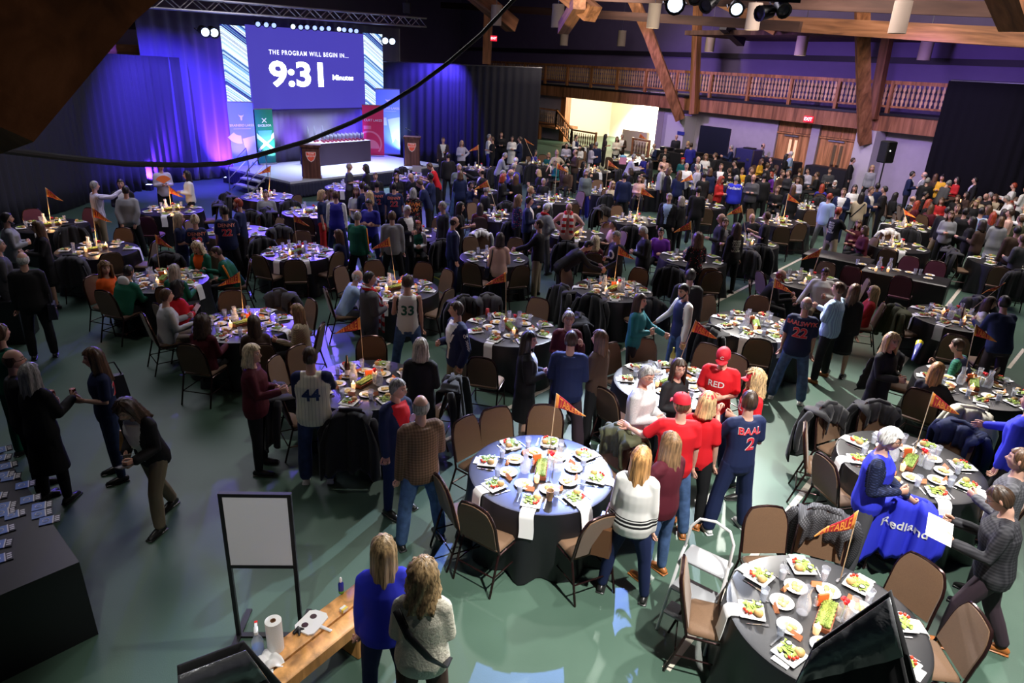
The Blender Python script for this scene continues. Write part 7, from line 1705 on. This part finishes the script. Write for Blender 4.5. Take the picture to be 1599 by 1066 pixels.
hold(find('holding an orange fan'), 1, MB().add([(0, 0, 0)] + [(.22 * math.sin(R(a)), 0, .22 * math.cos(R(a))) for a in range(-60, 61, 12)] + [(0, .01, 0)] + [(.22 * math.sin(R(a)), .01, .22 * math.cos(R(a))) for a in range(-60, 61, 12)], [tuple(range(12)), tuple(range(23, 11, -1))] + [(i, i + 12, (i + 1) % 12 + 12, (i + 1) % 12) for i in range(12)]), mat('orange_fan', (.85, .2, .05), .7), 'paper_fan', 'orange paper fan held by the person in lilac shirt', 'fan', (0, .05, -.08))
pq = find('fluffy white pouch'); o = hold(pq, 0, MB().ball((0, 0, -.12), (.16, .10, .13), 18), mat('white_fur', (.80, .76, .66), .9, tex='fluff'), 'fluffy_pouch', 'fluffy white pouch hanging from the hand of the maroon letter jacket', 'pouch', (0, 0, -.10))
def bag(q, side, m_, lab, z=.02, size=(.14, .34, .26), y=0, name='handbag', cat='bag'):
    P = q['P']; p = Matrix.Translation(q['loc']) @ Matrix.Rotation(q['rz'], 4, 'Z') @ (P.hip + P.rx * side * .235 + P.fw * y + Vector((0, 0, z)))
    o = empty(name, tuple(p), q['rz'], lab, cat); obj('body', MB().box((0, 0, 0), size, tz=.8, bev=0), m_, o); obj('strap', MB().tube([(0, -size[1] * .35, size[2] / 2), (0, -size[1] * .2, size[2] / 2 + .16), (0, size[1] * .2, size[2] / 2 + .16), (0, size[1] * .35, size[2] / 2)], .009, 6), m_, o)
    obj('clasp', MB().box((side * size[0] * .46, 0, .02), (.015, .04, .03)), mat('brass', (.7, .5, .2), .3, 1), o)
bag(find('tan purse, black'), 1, mat('tan_purse', (.50, .27, .09), .45), 'tan shoulder purse of the walking person', .12, (.12, .32, .22), -.04)
bag(find('big black shoulder bag'), 1, mat('black_bag', (.015, .015, .025), .5), 'big black bag on the shoulder of the person in navy jersey', .16, (.10, .34, .28), -.12)
bag(find('carrying a black handbag'), 1, mat('black_bag', C['k']), 'black handbag held by the white-haired person in black suit', -.15, (.12, .30, .24))
bag(find('pale peach sweater'), -1, mat('black_bag', C['k']), 'small black bag hanging beside the peach sweater', -.02, (.10, .26, .2))
bag(find('white sweater with black hem'), -1, mat('brown_bag', (.10, .045, .02), .35), 'dark brown leather handbag left of the white sweater', -.22, (.18, .36, .28))
# ---------------------------------------------------------------- left program table
A, B_, Cc = at(-40, 640, .76), at(128, 880, .76), at(-60, 1010, .76)
d1 = (B_ - A).normalized(); L = (B_ - A).length + 1.4; n1 = Vector((d1.y, -d1.x, 0)); 
if n1.x > 0: n1 = -n1
cc = B_ - d1 * (L / 2) + n1 * .55; cc.z = 0
mbt = MB().box((0, 0, .381), (L, 1.1, .762), tz=.985, bev=0)
rzT = math.atan2(d1.y, d1.x); pt = obj('program_table', mbt, mat('black_tablecloth', C['k']), loc=cc, rz=rzT, label='table under a black cloth spread with blue programs, lower left edge', cat='table')
TMp = Matrix.Translation(cc + Vector((0, 0, .764))) @ Matrix.Rotation(rzT, 4, 'Z')
bkm = mat('program_blue', (.16, .26, .62), .45); bkw = mat('program_white', (.75, .75, .8), .5); bkd = mat('program_dark', (.02, .02, .03), .4)
pm = MB().slot(0).box((-.03, 0, .004), (.10, .12, .008)).slot(1).box((.025, 0, .0042), (.010, .12, .0084)).slot(2).box((.055, 0, .004), (.05, .12, .008)); pm.slot(1).tube([(-.03 + .025 * math.cos(a / 10 * 6.283), .025 * math.sin(a / 10 * 6.283), .0088) for a in range(11)], .003, 4, None, cap=False)
for i in range(3): pm.slot(1).box((.055, -.03 + .03 * i, .0085), (.035, .018, .002))
pme = pm.mesh('program_booklet', 40); [pme.materials.append(m_) for m_ in (bkm, bkw, bkd)]
px = [(40, 757), (48, 779), (66, 790), (66, 802), (78, 812), (24, 803), (10, 790), (8, 800), (8, 742), (13, 727), (4, 715), (5, 702), (-3, 775), (7, 827), (2, 850), (2, 872), (18, 745)]
for i, (x, y) in enumerate(px):
    p = at(x, y, .764); o = obj('program_booklet', pme, None, loc=p, rz=rzT + R(75) + .1 * math.sin(i * 3), label='blue printed program lying on the black table at the lower left', cat='booklet', group='blue programs on the lower left table')
obj('side_table', MB().box((0, 0, .38), (1.0, .7, .76), bev=.01), mat('black_tablecloth', C['k']), loc=Vector((at(-18, 462, .76).x, at(-18, 462, .76).y, 0)), rz=.3, label='corner of a black-clothed table at the left edge behind the black suit', cat='table')
obj('paper_sheet', MB().box((0, 0, .002), (.22, .28, .004)), mat('paper', C['w']), loc=at(3, 456, .764), rz=.2, label='white paper on the table corner at the left edge', cat='paper')
# ---------------------------------------------------------------- sign easel
el, er = at(372, 998, 0), at(469, 985, 0); el = at(373, 990, .02); er = at(471, 990, .02); ea = math.atan2(er.y - el.y, er.x - el.x); ec = (el + er) / 2; ec.z = 0; ew = .62
tl, tr2 = far(338, 773, 1), None
eo = empty('sign_stand', tuple(ec), ea, 'black metal sign stand holding a blank white board', 'sign stand')
D0 = math.hypot(el.x, el.y); topz = far(337, 771, math.hypot(el.x, el.y)).z; ew = (er - el).length * .5
Hh = topz; bw = ew
mb = MB()
for s in (-1, 1): obj('post', MB().box((s * bw, 0, Hh / 2), (.032, .032, Hh)), blackm, eo)
z0b = far(357, 883, D0).z
obj('top_bar', MB().box((0, 0, Hh - .01), (2 * bw + .03, .036, .03)), blackm, eo); obj('lower_bar', MB().box((0, 0, z0b), (2 * bw, .036, .028)), blackm, eo)
obj('board', MB().box((0, -.002, (Hh + z0b) / 2), (2 * bw - .03, .02, Hh - z0b - .03)), mat('board_white', (.80, .82, .86), .4), eo); obj('base', MB().box((0, 0, .012), (2 * bw, .05, .02)).box((-bw, 0, .012), (.05, .60, .022)).box((bw, 0, .012), (.05, .60, .022)).box((0, -.28, .012), (2 * bw, .04, .02)), blackm, eo)
# ---------------------------------------------------------------- timber bench and its clutter
bz = .46; b0, b1 = at(402, 1058, bz), at(556, 938, bz); bd = (b1 - b0).normalized(); bL = (b1 - b0).length + .5; bc = (b0 + b1) / 2 - bd * .05; bc.z = 0; ba = math.atan2(bd.y, bd.x)
pine = mat('pine', (.62, .30, .09), .45, tex='wood', nscale=8, bump=.1)
bo = empty('timber_bench', tuple(bc), ba, 'honey-coloured timber bench at the bottom, covered in cleaning things', 'bench')
for y in (-.115, .075): obj('seat_beam', MB().box((0, y, bz - .06), (bL, .18 if y > 0 else .16, .12), bev=.008), pine, bo)
for s in (-1, 1): obj('leg', MB().box((s * bL * .32, 0, (bz - .12) / 2), (.14, .3, bz - .12), bev=.01), pine, bo)
def B(x, y): return at(x, y, bz + .002)
o = empty('paper_towel_roll', tuple(B(431, 1012)), 0, 'standing roll of white paper towel on the bench', 'paper towel'); obj('roll', MB().lathe([(.02, 0), (.062, 0), (.062, .28), (.022, .28), (.02, .2)], 28), mat('paper_towel', (.88, .88, .86), .9, bump=.4, bscale=150), o); obj('core', MB().lathe([(.021, .1), (.021, .283), (.018, .283), (.018, .1)], 16), mat('cardboard', (.25, .12, .06), .9), o)
o = empty('spray_bottle', tuple(B(404, 1020)), R(20), 'clear spray bottle of blue cleaner with a red and white trigger', 'spray bottle'); obj('bottle', MB().lathe([(.04, 0), (.046, .01), (.046, .12), (.035, .15), (.016, .19), (.015, .21)], 18), mat('clear_plastic', (.85, .92, 1), .08, alpha=.35), o); obj('liquid', MB().lathe([(.038, .004), (.043, .012), (.043, .075), (.002, .076)], 18), mat('blue_cleaner', (.02, .25, .8), .1, trans=.3), o)
obj('trigger', MB().box((0, .0, .228), (.03, .07, .035), bev=.006).box((0, .05, .235), (.02, .05, .02)), mat('white_plastic', (.85, .85, .85), .4), o); obj('nozzle', MB().box((0, .075, .236), (.024, .02, .022)).box((0, .035, .195), (.012, .012, .05)), mat('red_plastic', (.8, .03, .03), .4), o)
o = empty('lotion_bottle', tuple(B(533, 925)), 0, 'small blue and green bottle with a white cap on the bench', 'bottle'); obj('bottle', MB().lathe([(.02, 0), (.024, .005), (.024, .03)], 14).slot(1).lathe([(.0242, .03), (.024, .10), (.012, .12), (.01, .125)], 14), [mat('green_label', (.15, .5, .08), .4), mat('navy_bottle', (.02, .03, .3), .3)], o); obj('cap', MB().lathe([(.013, .12), (.012, .155), (.006, .165)], 12), mat('white_plastic', C['w']), o)
pb = MB(); rim = []
pts_ = [(-.12, -.07), (-.09, -.10), (-.02, -.10), (.10, -.09), (.13, -.05), (.12, .05), (.09, .09), (-.09, .09), (-.12, .06)]
pd = empty('painted_paddle', tuple(B(486, 972)), ba + R(10), 'white paddle-shaped board with two dark round spots and a handle', 'board')
n_ = len(pts_); obj('board', MB().add([(x, y, 0) for x, y in pts_] + [(x, y, .014) for x, y in pts_], [tuple(range(n_ - 1, -1, -1)), tuple(range(n_, 2 * n_))] + [(i, (i + 1) % n_, (i + 1) % n_ + n_, i + n_) for i in range(n_)]), mat('white_paint', (.82, .82, .8), .3), pd)
obj('handle', MB().tube([(.0, -.10, .007), (.0, -.20, .007)], [(.016, .007), (.014, .007)], 8, (1, 0, 0)), mat('white_paint', C['w']), pd)
for s in (-1, 1): obj('spot', MB().lathe([(.028, .0141), (.026, .0165), (.001, .017)], 18, (s * .052, .02, 0)), mat('dark_spot', (.04, .01, .01), .4), pd)
o = obj('black_clip', MB().tube([(0, 0, .012), (.04, .02, .02), (.08, .0, .012)], [.014, .02, .008], 8).tube([(.03, -.04, .01), (.04, .0, .02), (.05, .05, .01)], [.008, .016, .008], 8), blackm, loc=B(459, 990), rz=.6, label='small black clip beside the paper towel on the bench', cat='clip')
rg = MB().slab(lambda u, v: ((u - .5) * .22 * (1 + .2 * math.sin(v * 7)), (v - .5) * .2 * (1 + .2 * math.sin(u * 6)), .035 + .03 * math.sin(u * 11 + 1) * math.sin(v * 9) - .02 * ((u - .5) ** 2 + (v - .5) ** 2) * 4), 22, 22, .012)
obj('cleaning_rag', rg, napm, loc=B(414, 1034), rz=.5, label='crumpled white rag on the bench in front of the spray bottle', cat='rag', smooth=None)
o = empty('small_carton', tuple(B(537, 953)), ba, 'small white and yellow carton on the bench', 'box'); obj('carton', MB().box((0, 0, .015), (.055, .045, .03)), mat('white_card', (.8, .8, .75), .6), o); obj('yellow_band', MB().box((0, -.012, .016), (.057, .02, .031)), mat('yellow_band', (.85, .65, .08), .6), o)
obj('white_card', MB().box((0, 0, .002), (.06, .08, .003)), mat('white_card', C['w']), loc=B(420, 1052), rz=.3, label='small white card at the near end of the bench', cat='card')
# ---------------------------------------------------------------- step ladder
wp_ = mat('white_metal', (.75, .75, .76), .35); gy = mat('grey_step', (.28, .29, .31), .6)
la, lb_ = at(1034, 984, 0), at(1097, 1019, 0); lc = at(1108, 965, 0)
c_ = at(1082, 975, 0); o = empty('step_ladder', tuple(c_), math.atan2((lb_ - la).y, (lb_ - la).x), 'white folding step ladder with grey steps beside the bottom right table', 'step ladder'); hw_ = (lb_ - la).length / 2
hw_ = .23
for s in (-1, 1): obj('front_rail', MB().tube([(s * hw_, -.28, .01), (s * hw_ * .92, -.02, .72), (s * hw_ * .88, .02, .80)], [(.016, .012)] * 3, 8), wp_, o); obj('rear_leg', MB().tube([(s * hw_ * .95, .36, .01), (s * hw_ * .9, -.0, .66)], .012, 8), wp_, o)
obj('hand_hoop', MB().tube([(-hw_ * .9, .0, .74), (-hw_ * .86, .06, .98), (-hw_ * .6, .09, 1.07), (0, .1, 1.10), (hw_ * .6, .09, 1.07), (hw_ * .86, .06, .98), (hw_ * .9, .0, .74)], .013, 8), wp_, o)
for z, y, d in ((.70, .05, .26), (.46, -.10, .22), (.23, -.19, .18)): obj('step', MB().box((0, y, z), (hw_ * 1.75, d, .03), bev=.008), gy if z != .46 else gy, o)
obj('cross_bar', MB().tube([(-hw_, .28, .15), (hw_, .28, .15)], .009, 6), wp_, o)
# ---------------------------------------------------------------- black cloth covered stands near the camera
def covered_stand(a, b_, ha, flare, lab, glossy=False):
    pa, pb = far(a[0], a[1], ha), far(b_[0], b_[1], ha); pb = far(b_[0], b_[1], ha * 1.0); z1 = (pa.z + pb.z) / 2
    pa.z, pb.z = far(a[0], a[1], ha).z, far(b_[0], b_[1], ha).z
    o = empty('display_stand', (0, 0, 0), 0, lab, 'display stand'); d = (pb - pa); d.z = 0; d.normalize(); n = Vector((-d.y, d.x, 0))
    def fn(u, v):
        top = pa.lerp(pb, u); z = top.z * (1 - v) + .03 * v; e = (u * flare - (1 - u) * flare * .22) * v; f = .03 * v * math.sin(u * 16 + 1) + .02 * v * math.sin(u * 31); q = top + d * e - n * (.10 * v + f); return (q.x, q.y, z)
    def fn2(u, v):
        q = Vector(fn(1 - u, v)) + n * (.06 + .5 * v); return tuple(q)
    obj('front_cover', MB().slab(fn, 30, 16, .01), mat('black_cover', (.014, .014, .016), .6, sheen=.1), o, smooth=None); obj('rear_cover', MB().slab(fn2, 24, 10, .01), mat('black_cover', C['k']), o, smooth=None)
    obj('clear_top_strip', MB().slab(lambda u, v: tuple(Vector(fn(u, v * .09)) - n * .008 + Vector((0, 0, .012))), 24, 3, .006), mat('foil_strip', (.30, .31, .33), .18, .6, bump=.6, bscale=14), o, smooth=None); return o
covered_stand((1267, 1018), (1389, 934), 2.75, 1.2, 'stand draped in black cloth in front of the bottom right table')
covered_stand((278, 1056), (384, 1016), 2.55, .8, 'black covered stand at the bottom edge left of the bench')
# green bag of the vest table, vuvuzela-like horn, misc
obj('green_bag', MB().ball((0, 0, .2), (.16, .10, .20), 14), mat('green_bag', (.03, .5, .12), .6, bump=.4, bscale=12), loc=Vector((at(1543, 770, .3).x, at(1543, 770, .3).y, 0)), label='bright green bag behind the table beside the royal blue vest', cat='bag')
hb = at(1425, 562, .80); obj('party_horn', MB().tube([hb, hb + Vector((.22, .3, .16))], [.02, .05], 12).slot(1).tube([hb + Vector((.14, .19, .10)), hb + Vector((.24, .33, .175))], [.036, .056], 12), [mat('horn_blue', (.04, .05, .3), .3), mat('horn_yellow', (.9, .7, .05), .3)], label='blue, white and yellow horn leaning over the table edge beside the W vest', cat='horn')
wb_ = at(1028, 598, .765); o = empty('wine_bottle', tuple(at(1048, 572, .765)), 0, 'pale wine bottle standing on the table behind the red caps', 'bottle'); obj('glass', MB().lathe([(.036, 0), (.037, .18), (.014, .24), (.013, .30)], 16), mat('yellow_glass', (.6, .6, .15), .1, trans=.5), o); obj('label', MB().lathe([(.0375, .05), (.0375, .14)], 16), mat('paper', C['w']), o)
o = empty('wine_bottle', tuple(at(543, 588, .765)), 0, 'dark wine bottle with a white label on the candlelit table', 'bottle'); obj('glass', MB().lathe([(.036, 0), (.037, .18), (.014, .24), (.013, .31)], 16), mat('dark_glass', (.03, .01, .005), .08), o); obj('label', MB().lathe([(.0375, .04), (.0375, .11)], 16), mat('paper', C['w']), o)
o = obj('coffee_cup', MB().lathe([(.028, 0), (.040, .11), (.042, .112), (.036, .11), (.03, .02)], 16), mat('cup_brown', (.45, .28, .15), .6), loc=at(858, 780, .764), label='brown paper coffee cup near the front edge of the blue-lit table', cat='cup')
o = obj('drink_can', MB().lathe([(.03, 0), (.033, .008), (.033, .11), (.027, .12)], 16), mat('red_can', (.7, .1, .08), .3, .5), loc=at(761, 492, .764), label='red drink can on the table right of the V jacket', cat='can')
lp = at(651, 270, .77); o = empty('laptop', tuple(lp), R(8), 'open silver laptop on the table in front of the right podium', 'laptop'); obj('keyboard_half', MB().box((0, 0, .01), (.34, .24, .02), bev=.004), metal, o); obj('lid', MB().box((0, .12, .13), (.34, .012, .24), bev=.004), mat('laptop_lid', (.45, .42, .45), .4), o)
o = empty('gift_bag', tuple(at(972, 256, .77)), 0, 'pink and blue gift bag on a back row table', 'bag'); obj('bag', MB().box((0, 0, .15), (.3, .2, .3)), mat('pink_bag', (.85, .35, .6), .6), o); obj('tissue', MB().ball((0, 0, .32), (.16, .1, .08), 10), mat('blue_tissue', (.2, .5, .8), .6), o)
q = find('navy fleece') if False else None
co = [o for o in bpy.data.objects if o.name.startswith('jacket') and 'navy fleece' in o.get('label', '')][0]
src = textmesh('Redland', .13, .03, .02).copy(); bv = BVHTree.FromPolygons([v.co for v in co.data.vertices], [tuple(p.vertices) for p in co.data.polygons])
for v in src.vertices:
    h = bv.ray_cast(Vector((v.co.x, -1, .70 + v.co.y)), Vector((0, 1, 0))); v.co = (v.co.x, (h[0].y if h[0] is not None else -.46) - .007, .70 + v.co.y)
src.materials.clear(); src.materials.append(lwht); l = bpy.data.objects.new('lettering', src); COL.objects.link(l); l.parent = co
bpy.context.view_layer.update()
